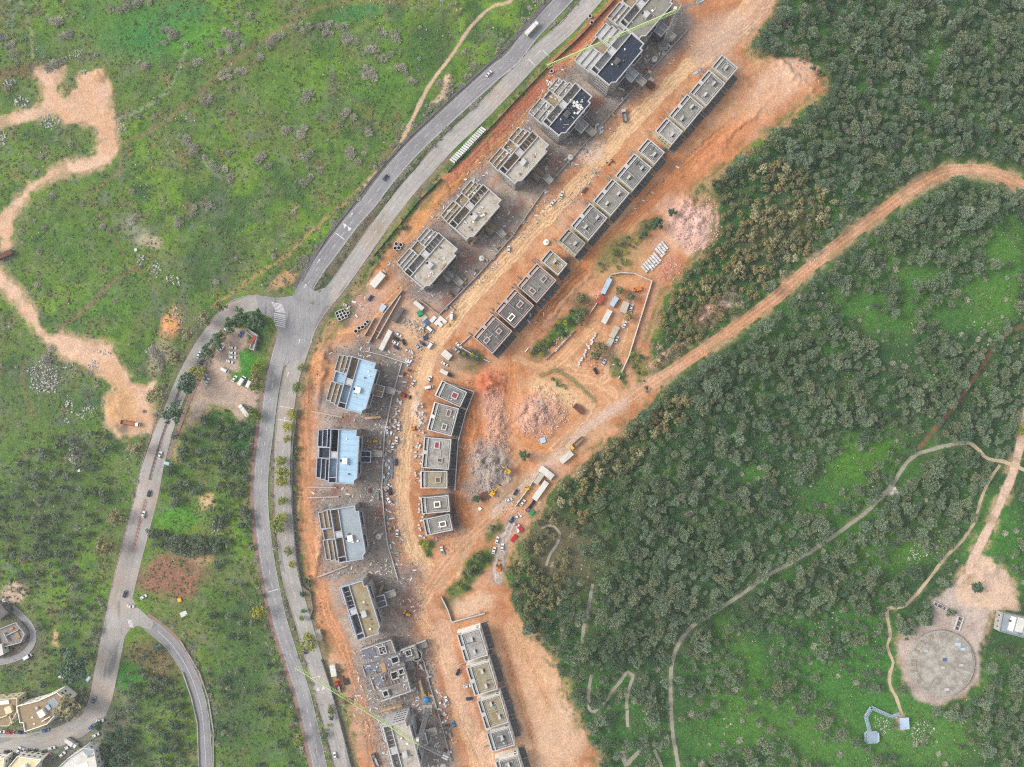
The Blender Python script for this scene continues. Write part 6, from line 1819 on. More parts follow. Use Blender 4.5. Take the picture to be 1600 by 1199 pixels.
# concrete rings and pipes
ring = MB(); ring.lathe([(1.3, 0), (1.3, 1.2), (1.0, 1.2), (1.0, 0)], 18)
ME_RING = ring.mesh('concrete_ring', M['conc_lite'])
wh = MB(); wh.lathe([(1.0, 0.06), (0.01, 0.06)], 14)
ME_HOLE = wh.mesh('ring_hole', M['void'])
for (u, v, g, lb) in [(619.5, 381.5, 1, 'upper left concrete ring of the square of four'), (626.5, 383, 1, 'upper right concrete ring of the square of four'), (618, 388.5, 1, 'lower left concrete ring of the square of four'), (623.5, 387.8, 1, 'lower right concrete ring of the square of four'), (571.5, 507, 2, 'large open concrete ring in the line below the ramp'), (574.5, 503.5, 2, 'topmost concrete ring in the line below the ramp'), (567, 511.5, 2, 'white topped ring in the line below the ramp'), (556.5, 518, 2, 'lowest concrete ring in the line below the ramp'), (561.5, 513, 2, 'second lowest concrete ring in the line below the ramp'),
                      (924.5, 36.5, 3, 'upper of two concrete rings on the red earth by the dual road'), (922, 26.5, 3, 'square topped ring by the upper dual road'), (862, 112.5, 3, 'lone concrete ring on the red earth below the crane jib')]:
    o = empty('manhole_ring', G(u, v), 0, lb, 'concrete ring', 'concrete rings on the site')
    inst('ring', ME_RING, o); inst('opening', ME_HOLE, o)
sq = MB(); sq.ring([(-1.1, -1.1), (1.1, -1.1), (1.1, 1.1), (-1.1, 1.1)], .28, 0, 1.0)
ME_SQ = sq.mesh('box_culvert', M['conc_lite'])
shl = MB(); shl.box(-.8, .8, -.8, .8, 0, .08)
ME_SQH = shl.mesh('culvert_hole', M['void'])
for i, (u, v) in enumerate([(527, 490), (531.5, 487.5), (536, 486), (528.5, 494.5), (533.5, 492.5), (538.5, 490), (531, 499), (536, 496.5), (541, 494.5), (544, 489)]):
    o = empty('box_culvert', G(u, v), 0.3 + .1 * (i % 3), 'square concrete culvert ring in the group by the silver car', 'concrete ring', 'square culverts near the junction')
    inst('ring', ME_SQ, o); inst('opening', ME_SQH, o)
# pallets and stacks: each one a thing
pm = MB(); pm.box(-.6, .6, -.5, .5, 0, .12); pm.frustum((-.6, .6, -.5, .5, .14), (-.57, .57, -.47, .47, 1.0))
ME_PAL = pm.mesh('pallet', M['pallet'])
ME_BLK = pm.mesh('block_pallet', M['block'])


def pallet(u, v, a, label, group, me=None, sc=1.0):
    o = inst('pallet', me or ME_PAL, None, G(u, v), math.radians(a), (sc * rnd.uniform(.9, 1.2), sc * rnd.uniform(.9, 1.2), sc * rnd.uniform(.6, 1.3)))
    tag(o, label, 'pallet', group)


for r in range(7):
    for k in range(11):
        u, v = 1003 + k * 3.1 + r * 1.6, 417 - k * 3.4 + r * 1.9 - (4 if k > 6 else 0)
        if (k > 8 and r > 5) or (k < 2 and r > 4): continue
        pallet(u, v, 42, 'white block pallet in the dense stack rows beside the pink rubble', 'pallets by the pink rubble', ME_BLK, 1.05)
for i in range(19):
    b = MB(); b.box(-1.9, 1.9, -.55, .55, 0, .9)
    t = i / 18
    o = inst('panel_stack', bpy.data.meshes['panel_stack'] if i else b.mesh('panel_stack', M['block']), None, G(707 + 48 * t, 252 - 50 * t), math.radians(-32 + rnd.uniform(-4, 4)), (1, 1, rnd.uniform(.7, 1.2)))
    tag(o, 'white panel stack in the long row beside the upper dual road', 'stack', 'panel stacks by the upper road')
for (u0, v0, du, dv, n, lb) in [(655, 690, 7, 62, 46, 'white block pallet along the fronts of the curved row'), (660, 808, 6, 34, 22, 'white block pallet at the foot of the curved row'), (621, 645, 8, 30, 18, 'wrapped pallet beside the first blue roofed block'), (606, 672, 4, 6, 8, 'pale pallet in the small square by the white car'), (605, 740, 5, 26, 14, 'wrapped pallet beside the dark car'), (936, 202, 6, 10, 12, 'pale pallet beside the concrete lorry'), (691, 1115, 6, 20, 12, 'white pallet beside the white pickup'), (912, 545, 8, 26, 16, 'wrapped pallet beside the yard tree'), (876, 535, 12, 10, 10, 'white block beside the dark yard wall'), (640, 560, 5, 14, 12, 'wrapped pallet at the mouth of the site yard'), (808, 818, 6, 14, 8, 'white sack beside the red plastic barriers')]:
    for k in range(n):
        u, v = u0 + rnd.uniform(-du, du), v0 + rnd.uniform(-dv, dv)
        if lb.startswith('white block beside'): u, v = 868 + k * 2.5, 548 - k * 2.6
        if 'beside the yard tree' in lb: u, v = 905 + k * 1.7 + rnd.uniform(-2, 2), 570 - k * 3.2
        if 'first blue' in lb: u = 625 - (v - 620) * .12 + rnd.uniform(-4, 4)
        pallet(u, v, rnd.choice((0, 20, 45, 80)), lb, lb + ' group', ME_BLK if 'block' in lb else ME_PAL)
for k, (u, v, a, l) in enumerate([(608, 699, 86, 10), (611, 706, 88, 10), (606, 724, 88, 11), (609, 728, 88, 12), (612, 730, 90, 10), (603, 756, 88, 8), (607, 745, 60, 6)]):
    b = MB()
    for j in range(5): b.tube((-l / 2, -.8 + j * .4, .2), (l / 2, -.8 + j * .4, .2), .17, 6)
    for j in range(4): b.tube((-l / 2, -.6 + j * .4, .52), (l / 2, -.6 + j * .4, .52), .17, 6)
    o = b.build('pipe_bundle', M['steel']); o.location = G(u, v); o.rotation_euler = (0, 0, math.radians(a))
    tag(o, ['upper', 'second', 'third', 'fourth', 'fifth', 'lowest', 'skewed'][k] + ' steel pipe bundle beside the retaining wall', 'pipes', 'pipe bundles by the retaining wall')
# red bags, sheeting, boards
for i, (u, v, w, l, a, mt, lb, ct) in enumerate([(812, 825, 2.6, 5.2, 40, 'car_red', 'upper red plastic barrier heap below the compound', 'barrier'), (803, 841, 2.4, 5.0, -35, 'car_red', 'lower red plastic barrier heap on the lane side', 'barrier'), (831, 801, 2.0, 3.4, -45, 'tank_green', 'green netting heap at the compound corner', 'netting'), (848, 688, 3.6, 3.4, 20, 'box_blue', 'pale blue bundle on the orange earth', 'bundle'), (1089, 113, 1.6, 5, -60, 'box_blue', 'pale blue sheets beside the upper house row', 'sheet'), (248, 1011, 2.6, 3.8, -60, 'car_skyblue', 'sky blue bus shelter roof inside the branch road bend', 'shelter'), (261, 724, 2.0, 3.6, 75, 'box_blue', 'pale blue shelter roof on the town road kerb', 'shelter'), (281.5, 937, 2.4, 2.4, 20, 'yellow', 'yellow tarpaulin by the brown field', 'tarpaulin'), (288, 959, 4.4, 3.2, 20, 'box_white', 'white sheet heap by the branch road', 'sheet'), (138, 1061, 1.8, 3.4, -35, 'box_blue', 'pale blue sheet below the big olive brown tree', 'sheet'), (98, 1057, 2.4, 4.4, -70, 'beige', 'beige slab above the cream house', 'slab'), (125, 735, 1.8, 1.8, 10, 'box_white', 'white block alone in the orchard meadow', 'block'), (213, 391, 1.6, 1.8, 10, 'box_white', 'white block alone in the west meadow', 'block'), (1017, 126, 3, 3.4, 45, 'box_white', 'white trailer beside the dark brown container', 'trailer'), (633, 1049, .8, 2.2, 5, 'car_blue', 'blue plastic drum near the half built block', 'drum'), (545, 1095, 4, 6, 75, 'rust', 'rusty sheet pile beside the lower hoarding', 'sheet'), (541, 1065, 3.4, 4, 20, 'track', 'black skip in the roadside compound', 'skip'), (534, 1060, 2.4, 3, 0, 'rust', 'rusty frame beside the black skip', 'frame'), (840, 548, 2.6, .5, 30, 'timber', 'timber plank beside the green strip', 'plank'), (823, 547, 3.6, .5, 50, 'cream', 'white plank on the orange slope', 'plank'), (700, 508, 2.0, 2.0, 0, 'timber', 'timber heap beside the white sheet stacks', 'timber'), (757, 775, 6, 5, 30, 'rust', 'rusty steel heap beside the large excavator', 'scrap'), (750, 795, 1.8, 1.8, 45, 'cream', 'cream block in the orange corner', 'block'), (662, 497, 4.5, 3.4, 40, 'box_tan', 'tan cabin roof on the scaffold heap', 'cabin'), (666, 504, 2.6, 2.8, 40, 'car_blue', 'blue tarpaulin on the scaffold heap', 'tarpaulin'), (665, 528, 2.8, 2.8, 25, 'car_navy', 'navy tarpaulin at the foot of the scaffold heap', 'tarpaulin')]):
    loose(lb.split()[-1] if False else ct.replace(' ', '_') + '_heap' if ct in ('barrier', 'netting') else ct.replace(' ', '_'), lb, ct, u, v, 0, w, l, 0.9 if ct != 'sheet' else .3, a, mt)
# concrete tubs in front of the tank
for (u, v, a, w, l, lb) in [(1497, 974, 72, 3.6, 9, 'concrete trough frame beside the round tank'), (1468, 947, -28, 2.6, 9, 'narrow concrete trough above the round tank')]:
    o = empty('concrete_trough', G(u, v), math.radians(a), lb, 'trough')
    b = MB(); b.ring([(-l / 2, -w / 2), (l / 2, -w / 2), (l / 2, w / 2), (-l / 2, w / 2)], .4, 0, 1.2); b.build('trough_wall', M['conc_lite'], o)
    b = MB(); b.box(-l / 2 + .4, l / 2 - .4, -w / 2 + .4, w / 2 - .4, 0.05, .2); b.build('trough_floor', M['conc_dark'], o)
    for x in (-l / 5, l / 5):
        b = MB(); b.box(x - .4, x + .4, -w / 4, w / 4, .2, 1.0); b.build('pedestal', M['conc'], o)
o = empty('rubbish_pavilion', G(1396, 767), .4, 'white square bench blocks on the footpath plaza', 'bench')
for x, y in ((-1.4, -1.2), (1.2, 1.0)):
    b = MB(); b.box(x - .9, x + .9, y - .8, y + .8, 0, .5); b.build('seat', M['box_white'], o)
o.name = 'stone_bench'
# street lamps of the dual road
def lamp_post(u, v, ang, k):
    o = empty('street_lamp', G(u, v), math.radians(ang), 'slim grey street lamp in the verge of the dual road', 'street lamp', 'street lamps of the dual road')
    b = MB(); b.tube((0, 0, -.2), (0, 0, 9), .11, 6, .07); b.build('pole', M['steel'], o)
    b = MB(); b.tube((0, 0, 9), (2.0, 0, 9.4), .05, 5); b.build('arm', M['steel'], o)
    b = MB(); b.box(1.8, 2.6, -.15, .15, 9.34, 9.5); b.build('lamp_head', M['car_grey'], o)


for k, (u, v) in enumerate([(862, 48), (800, 108), (738, 164), (676, 228), (617, 290), (566, 355), (508, 430), (437, 620), (428, 690), (426, 790), (436, 880), (457, 960), (477, 1035), (497, 1100), (515, 1165)]):
    lamp_post(u, v, 150, k)


def scaffold(u, v, ang, L, Wd, levels, label):
    o = empty('scaffold', G(u, v), math.radians(ang), label, 'scaffold', 'scaffolds at the unfinished blocks')
    o.location.z = max(0, o.location.z)
    n = max(2, int(L / 2))
    b = MB()
    for i in range(n + 1):
        for y in (0, Wd):
            b.tube((i * L / n, y, -.2), (i * L / n, y, levels * 2.2 + .9), .05, 4)
        for k in range(levels): b.tube((i * L / n, 0, (k + 1) * 2.2), (i * L / n, Wd, (k + 1) * 2.2), .04, 4)
    for k in range(levels):
        for y in (0, Wd):
            b.tube((0, y, (k + 1) * 2.2), (L, y, (k + 1) * 2.2), .05, 4); b.tube((0, y, (k + 1) * 2.2 + .9), (L, y, (k + 1) * 2.2 + .9), .04, 4)
    b.build('tube_frame', M['steel'], o)
    for k in range(levels):
        for i in range(n):
            b = MB(); b.box(i * L / n + .05, (i + 1) * L / n - .05, .05, Wd - .05, (k + 1) * 2.2 + .05, (k + 1) * 2.2 + .1); b.build('plank_deck', M['timber'], o)


for a in [(598, 912, -107 + 180 - 180, 14, 1.4, 3, 'scaffold along the east front of the muddy roofed block'), (590, 1003, -14, 12, 1.4, 2, 'scaffold between the muddy roofed block and the half built block'), (640, 1125, -75, 14, 1.4, 4, 'scaffold beside the lower crane mast'), (596, 1108, 14, 14, 1.4, 2, 'scaffold north of the small windowed block'), (655, 1060, -75, 10, 1.4, 2, 'scaffold east of the half built block'), (1022, 68, 50, 12, 1.4, 3, 'scaffold below the block at the top edge'), (962, 142, 50, 12, 1.4, 3, 'scaffold below the tall navy roofed block'), (738, 385, 49, 12, 1.4, 2, 'scaffold below the block with yellow bales'), (572, 655, 5, 10, 1.4, 2, 'scaffold south of the first blue roofed block')]:
    scaffold(*a)
# stacks of formwork and timber in the lanes beside the blocks
st = MB()
for k in range(4): st.box(-1.6 + .04 * k, 1.6 - .05 * k, -.6 + .03 * k, .6 - .02 * k, k * .28, k * .28 + .22)
ME_ST = [st.mesh('formwork_stack', M[m]) for m in ('timber', 'conc', 'rust', 'steel', 'block')]
for (pts, n, lb) in [([(1060, 60), (940, 195), (868, 275)], 22, 'formwork stack along the wall of the upper blocks'), ([(840, 315), (760, 412), (695, 480)], 20, 'formwork stack along the wall of the dusty roofed blocks'), ([(608, 660), (602, 720), (604, 800), (616, 880)], 26, 'formwork stack along the wall of the blue roofed blocks'), ([(650, 1010), (680, 1080), (705, 1170)], 20, 'formwork stack beside the half built block'), ([(640, 560), (625, 620)], 8, 'formwork stack at the mouth of the lower lane'), ([(636, 500), (668, 520)], 12, 'formwork stack in the heap of the site yard'), ([(575, 770), (595, 770)], 4, 'formwork stack between blue and cool grey roofs'), ([(700, 1170), (715, 1230)], 6, 'formwork stack under the lower counter jib'), ([(905, 310), (955, 250)], 7, 'formwork stack at the edge of the haul road')]:
    for k in range(n):
        t = rnd.random() * (len(pts) - 1); i = min(int(t), len(pts) - 2); f = t - i
        u = pts[i][0] + (pts[i + 1][0] - pts[i][0]) * f + rnd.gauss(0, 4); v = pts[i][1] + (pts[i + 1][1] - pts[i][1]) * f + rnd.gauss(0, 4)
        an = math.degrees(math.atan2(-(pts[i + 1][1] - pts[i][1]), pts[i + 1][0] - pts[i][0])) + rnd.choice((0, 90)) + rnd.uniform(-8, 8)
        o = inst('formwork_stack', ME_ST[rnd.randrange(5)], None, G(u, v), math.radians(an), (rnd.uniform(.6, 1.3), rnd.uniform(.7, 1.3), rnd.uniform(.5, 1.4)))
        tag(o, lb, 'stack', lb + 's')

# ------------------------------------------------------------------ vegetation
def crown_mb(R, rad, zc, hgt, nclump, per, size, style='leaf', flat=0.7, ragged=0.3):
    b = MB()
    for c in range(nclump):
        # clump centre inside an uneven dome
        t, q = R.uniform(0, 2 * math.pi), math.sqrt(R.random())
        ang_r = rad * (1 - ragged * (0.5 + 0.5 * math.sin(3 * t + R.random() * 2)))
        r = q * ang_r * 0.82
        z = zc + hgt * (1 - (r / rad) ** 2) * R.uniform(0.35, 1.0)
        cc = Vector((r * math.cos(t), r * math.sin(t), z))
        cr = rad * R.uniform(0.2, 0.36)
        out = Vector((math.cos(t), math.sin(t), 0.9)).normalized()
        for k in range(per):
            d = Vector((R.gauss(0, 1), R.gauss(0, 1), R.gauss(0.35, 0.8)))
            if d.length < 1e-3: continue
            d.normalize()
            if style == 'pine':
                d = (d + out * 0.6).normalized()
                a = cc + Vector((d.x, d.y, d.z * flat)) * cr * R.uniform(0.1, 0.5)
                e = a + Vector((d.x, d.y, d.z * 0.6)) * size * R.uniform(1.2, 2.4)
                w = d.orthogonal().normalized() * size * R.uniform(0.22, 0.42)
                w2 = d.cross(w).normalized() * w.length
                if R.random() < .5: w = w2
                b.add([a - w * .5, a + w * .5, e + w * .6, e - w * .6], [(0, 1, 2, 3)])
            else:
                p = cc + Vector((d.x, d.y, d.z * flat)) * cr * R.uniform(0.35, 1.0)
                n = (d + Vector((R.uniform(-.8, .8), R.uniform(-.8, .8), R.uniform(0, .9)))).normalized()
                u = n.orthogonal().normalized()
                v = n.cross(u)
                s = size * R.uniform(.6, 1.3)
                an = R.uniform(0, 6.28)
                u, v = u * math.cos(an) + v * math.sin(an), v * math.cos(an) - u * math.sin(an)
                b.add([p - u * s * .6, p - v * s * .35, p + u * s * .6, p + v * s * .35], [(0, 1, 2, 3)])
    return b


def trunk_mb(R, h, r, spread, nl=6):
    b = MB()
    tx, ty = R.uniform(-.3, .3), R.uniform(-.3, .3)
    b.tube((0, 0, -.5), (tx, ty, h), r, 7, r * .45)
    for k in range(nl):
        t = 2 * math.pi * (k + R.random() * .6) / nl
        z0 = h * R.uniform(.45, .95)
        b.tube((tx * z0 / h, ty * z0 / h, z0), (spread * math.cos(t), spread * math.sin(t), z0 + h * R.uniform(.1, .3)), r * .4, 5, r * .12)
    return b


def tree_kind(name, mat, nvar, seed, rad, th, tr, zc, hgt, nclump, per, size, style='leaf', **kw):
    """crown and trunk meshes, plus joined variants for the far mass"""
    R = random.Random(seed)
    crowns, trunks, joined = [], [], []
    for i in range(nvar):
        cb = crown_mb(R, rad, zc, hgt, nclump, per, size, style, **kw)
        tb = trunk_mb(R, th, tr, rad * .6)
        crowns.append(cb.mesh(name + '_crown', mat)); trunks.append(tb.mesh(name + '_trunk', M['bark']))
        j = MB(); j.cur = 0; j.add(cb.v, cb.f); j.cur = 1; j.add(tb.v, tb.f)
        joined.append(bpy.data.objects.new(name + '_source', j.mesh(name + '_whole', [mat, M['bark']])))
    return crowns, trunks, joined


K_PINE = tree_kind('pine', M['pine'], 10, 1, 4.4, 5.2, .24, 4.2, 3.4, 30, 34, .5, 'pine', ragged=.5)
K_OAK = tree_kind('oak', M['oak'], 6, 2, 2.9, 2.6, .2, 2.0, 2.2, 20, 24, .6)
K_OLIVE = tree_kind('olive', M['olive'], 6, 3, 2.5, 1.8, .2, 1.4, 1.8, 20, 26, .5, ragged=.4)
K_ROAD = tree_kind('street_tree', M['road_tree'], 4, 4, 4.2, 3.0, .2, 2.6, 2.6, 22, 26, .62)
K_DARK = tree_kind('dark_tree', M['dark_tree'], 4, 5, 4.0, 4.0, .26, 3.4, 3.4, 28, 26, .7)
K_BROWN = tree_kind('brown_tree', M['brown_tree'], 4, 6, 3.6, 3.4, .24, 3.0, 2.8, 24, 24, .62, ragged=.4)


def tree(kind, name, u, v, sc, label, group, R, cat='tree', zoff=0.0):
    cr, tr, _ = kind
    i = R.randrange(len(cr))
    p = G(u, v)
    o = empty(name, p, R.uniform(0, 6.28), label, cat, group)
    o.scale = (sc * R.uniform(.9, 1.1), sc * R.uniform(.9, 1.1), sc * R.uniform(.85, 1.15))
    inst('crown', cr[i], o); inst('trunk', tr[i], o)
    return o


# ---- stuff: geometry-node scatter of sources over points
def scatter(name, label, cat, pts, sources, kind='stuff', tilt=0.0, zs=(0.9, 1.15)):
    """pts: list of (x, y, z, scale)"""
    R = np.random.RandomState(len(pts) + len(name))
    src = bpy.data.collections.new(name + '_sources')
    for s in sources: src.objects.link(s)
    n = len(pts)
    me = bpy.data.meshes.new(name)
    a = np.array(pts, np.float32)
    me.vertices.add(n)
    me.vertices.foreach_set('co', a[:, :3].ravel())
    rot = np.zeros((n, 3), np.float32)
    rot[:, 2] = R.uniform(0, 6.28, n)
    if tilt:
        rot[:, 0] = R.uniform(-tilt, tilt, n); rot[:, 1] = R.uniform(-tilt, tilt, n)
    scl = np.stack([a[:, 3] * R.uniform(.85, 1.15, n), a[:, 3] * R.uniform(.85, 1.15, n), a[:, 3] * R.uniform(zs[0], zs[1], n)], 1).astype(np.float32)
    me.attributes.new('rot', 'FLOAT_VECTOR', 'POINT').data.foreach_set('vector', rot.ravel())
    me.attributes.new('scl', 'FLOAT_VECTOR', 'POINT').data.foreach_set('vector', scl.ravel())
    me.attributes.new('idx', 'INT', 'POINT').data.foreach_set('value', R.randint(0, len(sources), n).astype(np.int32))
    me.update()
    o = inst(name, me)
    ng = bpy.data.node_groups.new(name, 'GeometryNodeTree')
    ng.interface.new_socket('Geometry', in_out='INPUT', socket_type='NodeSocketGeometry')
    ng.interface.new_socket('Geometry', in_out='OUTPUT', socket_type='NodeSocketGeometry')
    nd, lk = ng.nodes, ng.links
    gi, go = nd.new('NodeGroupInput'), nd.new('NodeGroupOutput')
    ci = nd.new('GeometryNodeCollectionInfo')
    ci.inputs['Collection'].default_value = src
    ci.inputs['Separate Children'].default_value = True
    ci.inputs['Reset Children'].default_value = True
    ip = nd.new('GeometryNodeInstanceOnPoints')
    ip.inputs['Pick Instance'].default_value = True

    def attr(nm, typ):
        x = nd.new('GeometryNodeInputNamedAttribute')
        x.data_type = typ
        x.inputs['Name'].default_value = nm
        return x.outputs['Attribute']
    lk.new(gi.outputs[0], ip.inputs['Points'])
    lk.new(ci.outputs[0], ip.inputs['Instance'])
    lk.new(attr('idx', 'INT'), ip.inputs['Instance Index'])
    lk.new(attr('rot', 'FLOAT_VECTOR'), ip.inputs['Rotation'])
    lk.new(attr('scl', 'FLOAT_VECTOR'), ip.inputs['Scale'])
    lk.new(ip.outputs[0], go.inputs[0])
    md = o.modifiers.new('scatter', 'NODES')
    md.node_group = ng
    return tag(o, label, cat, kind=kind)


def darts(poly, spacing, R, ok, limit=100000, tries=None, jit=0.75):
    """jittered points in a polygon (pixels) kept at least spacing apart"""
    us, vs = [p[0] for p in poly], [p[1] for p in poly]
    u0, u1, v0, v1 = min(us), max(us), min(vs), max(vs)
    cell = {}
    out = []
    n = tries or int((u1 - u0) * (v1 - v0) / spacing ** 2 * 5)
    for _ in range(n):
        u, v = R.uniform(u0, u1), R.uniform(v0, v1)
        if not inpoly(poly, u, v): continue
        pr = ok(u, v)
        if pr <= 0 or R.random() > pr: continue
        cu, cv = int(u / spacing), int(v / spacing)
        if any((u - a) ** 2 + (v - b) ** 2 < (spacing * jit) ** 2 for i in (-1, 0, 1) for j in (-1, 0, 1) for a, b in cell.get((cu + i, cv + j), ())): continue
        cell.setdefault((cu, cv), []).append((u, v))
        out.append((u, v))
        if len(out) >= limit: break
    return out


def inpoly(poly, u, v):
    ins = False
    n = len(poly)
    for i in range(n):
        x1, y1 = poly[i]; x2, y2 = poly[(i + 1) % n]
        if (y1 > v) != (y2 > v) and u < (x2 - x1) * (v - y1) / (y2 - y1) + x1: ins = not ins
    return ins


block = np.maximum.reduce([road_all, m_dirt, m_pads, m_park, m_yard, m_se * 1.0, site])
for pts, w in ((DIRT_SE, 30), (DIRT_E, 30), (PATH_GREY, 9), (PATH_LINK, 7), (PATH_BEIGE, 12), (WIND1, 7), (WIND2, 7), (WIND3, 8), (WIND4, 6), (WIND5, 5), (NTRACK, 6), (RED_PATH, 6), (wk, 9)):
    block = np.maximum(block, line_m(pts, w, 2, False))
for (u, v, r) in ((1472, 1037, 56), (1413, 1131, 14), (1360, 1150, 16), (1585, 980, 30)):
    block = np.maximum(block, (np.hypot(UU - u, VV - v) < r) * 1.0)
keep_out = np.clip(blur(block, 3) * 2.0, 0, 1)

# clearings: share of trees left standing
dens = np.ones_like(XX)
for (u, v, ru, rv, a, k) in [(1420, 470, 95, 50, 15, .12), (1510, 470, 60, 60, 0, .25), (1565, 420, 40, 80, 0, .2), (1450, 110, 9, 75, -14, .0), (1232, 68, 26, 16, 20, .2), (1340, 705, 55, 40, 0, .2), (1300, 775, 65, 50, 0, .32), (1180, 720, 60, 36, 0, .55), (1260, 905, 90, 28, 25, .4), (1440, 620, 40, 40, 0, .4), (1390, 560, 60, 30, 0, .4), (1395, 860, 70, 24, 12, .25), (1470, 800, 60, 40, 0, .8),
                             (1560, 840, 50, 80, 20, .05), (1240, 1080, 180, 130, 0, .3), (1350, 1070, 120, 120, 0, .16), (1340, 1110, 80, 90, 0, .03), (1330, 930, 90, 40, 10, .4), (1450, 1160, 100, 50, 0, .1), (1560, 1060, 40, 60, 0, .25), (1150, 1090, 40, 90, 0, .2), (1230, 1140, 80, 60, 0, .2), (1190, 690, 14, 20, 0, .1), (965, 780, 14, 10, 0, .1), (1155, 765, 12, 12, 0, .15), (1110, 690, 22, 12, 0, .2), (1160, 740, 30, 14, 0, .25), (1120, 850, 30, 22, 0, .3),
                             (1100, 1190, 60, 40, 0, .35), (1000, 1110, 30, 40, 0, .4), (960, 1150, 40, 40, 0, .35), (880, 870, 40, 40, 0, .5), (1550, 760, 40, 40, 0, .3), (1240, 960, 40, 30, 0, .4), (1030, 1040, 20, 40, 0, .3), (1300, 600, 30, 20, 0, .5), (1390, 620, 40, 30, 0, .6), (1420, 690, 50, 30, 0, .4)]:
    m = ell_m(u, v, ru, rv, a, .5)
    dens = dens * (1 - m) + k * m
clump = vnoise(26, 71, 3, .6)
dens = dens * np.where(dens < .9, np.clip(ramp(clump, .4, .56) * 2.2, 0.05, 2.0), 0.72 + .28 * ramp(clump, .35, .5))
OAK1 = [(1020, 600), (1030, 500), (1056, 448), (1082, 412), (1122, 372), (1128, 330), (1115, 292), (1160, 255), (1210, 250), (1290, 300), (1310, 330), (1260, 400), (1170, 470), (1090, 540), (1040, 575)]
OAK2 = [(970, 678), (905, 728), (862, 770), (820, 850), (792, 900), (800, 945), (840, 990), (880, 930), (890, 860), (920, 800), (970, 740), (1030, 690), (1080, 640), (1060, 610)]
RT = random.Random(5)
oak_pts = []
for poly in (OAK1, OAK2):
    oak_pts += darts(poly, 13.5, RT, lambda u, v: 0 if at(keep_out, u, v) > .3 else max(.35, at(dens, u, v)))
pine_pts = darts(FOREST, 14.0, RT, lambda u, v: 0 if at(keep_out, u, v) > .3 or inpoly(OAK1, u, v) or inpoly(OAK2, u, v) else at(dens, u, v))
extra = darts(FOREST, 15, RT, lambda u, v: 0 if at(keep_out, u, v) > .3 or inpoly(OAK1, u, v) or inpoly(OAK2, u, v) or not (1180 < u and v < 270) else .9, limit=160)


def psize(u, v, R):
    return R.choice((R.uniform(.4, .6), R.uniform(.55, .8), R.uniform(.65, .95), R.uniform(.85, 1.35)))


R = random.Random(9)
pine_all = [(u, v, psize(u, v, R)) for u, v in pine_pts if -15 < u < 1625 and -15 < v < 1215]
pine_all.sort(key=lambda t: -t[2] + (0 if 10 < t[0] < 1590 and 8 < t[1] < 1190 else 3))


def where_pine(u, v, s):
    if v < 300 and u > 1180: z = ('in the hazy stand west of the green ride', 'in the hazy stand east of the green ride')[u > 1455]
    elif v < 600 and u > 1150: z = ('on the edge of the dirt road above the clearing', 'around the grassy clearing')[u > 1330]
    elif u > 1480 and v > 1040: z = 'at the foot of the round water tank'
    elif u > 1420 and v > 690: z = 'in the stand enclosed by the two footpaths'
    elif v > 930 and u < 1060: z = 'beside the zigzag footpath'
    elif v > 900: z = ('in the open grass below the grey footpath', 'in the grass near the lookout walkway')[u > 1270]
    elif u < 1060: z = ('bordering the brown oak scrub', 'below the cabin compound scrub')[v > 780]
    elif v < 700: z = 'in the middle stand nearest the dirt road'
    elif u > 1250: z = 'in the stand above the grey footpath'
    else: z = 'in the heart of the middle stand'
    k = 'broad' if s > .95 else 'middling' if s > .8 else 'small'
    return f'{k} grey green pine tree {z}', f'{k} pines {z}'


for u, v, s in pine_all[:300]:
    lb, gp = where_pine(u, v, s)
    tree(K_PINE, 'pine_tree', u, v, s, lb, gp, R)
rest = [(*G(u, v)[:3], s) for u, v, s in pine_all[300:]] + [(*G(u, v)[:3], R.uniform(.55, .8)) for u, v in extra]
scatter('pine_wood', 'rest of the grey green pine wood on the east slope', 'wood', rest, K_PINE[2])
oak_all = [(u, v, R.uniform(.75, 1.25)) for u, v in oak_pts]
R.shuffle(oak_all)
for u, v, s in oak_all[:180]:
    nb = inpoly(OAK1, u, v)
    tree(K_OAK if R.random() < .8 else K_BROWN, 'oak_tree', u, v, s, 'brown green oak in the scrub between pink rubble and dirt road' if nb else 'brown green oak in the scrub below the cabin compound', 'oaks above the dirt road' if nb else 'oaks below the compound', R)
scatter('oak_scrub', 'rest of the brown green oak scrub at the wood edge', 'scrub', [(*G(u, v)[:3], s) for u, v, s in oak_all[180:]] + [(*G(u + R.uniform(-6, 6), v + R.uniform(-6, 6))[:3], R.uniform(.35, .6)) for u, v, s in oak_all], K_OAK[2] + K_BROWN[2][:1])

# bare grey shrubs
def shrub_mb(R, rad=2.0, n=95):
    b = MB()
    for k in range(n):
        t, q = R.uniform(0, 6.28), math.sqrt(R.random())
        e = Vector((rad * q * math.cos(t), rad * q * math.sin(t), R.uniform(.5, 1.5) * (1.2 - .6 * q)))
        s = Vector((e.x * .3 + R.uniform(-.3, .3), e.y * .3 + R.uniform(-.3, .3), -.1))
        b.tube(s, e, .06, 3, .03)
        for j in range(2):
            f = e + Vector((R.uniform(-.5, .5), R.uniform(-.5, .5), R.uniform(-.1, .4)))
            b.tube(s.lerp(e, R.uniform(.5, .9)), f, .05, 3, .025)
    return b


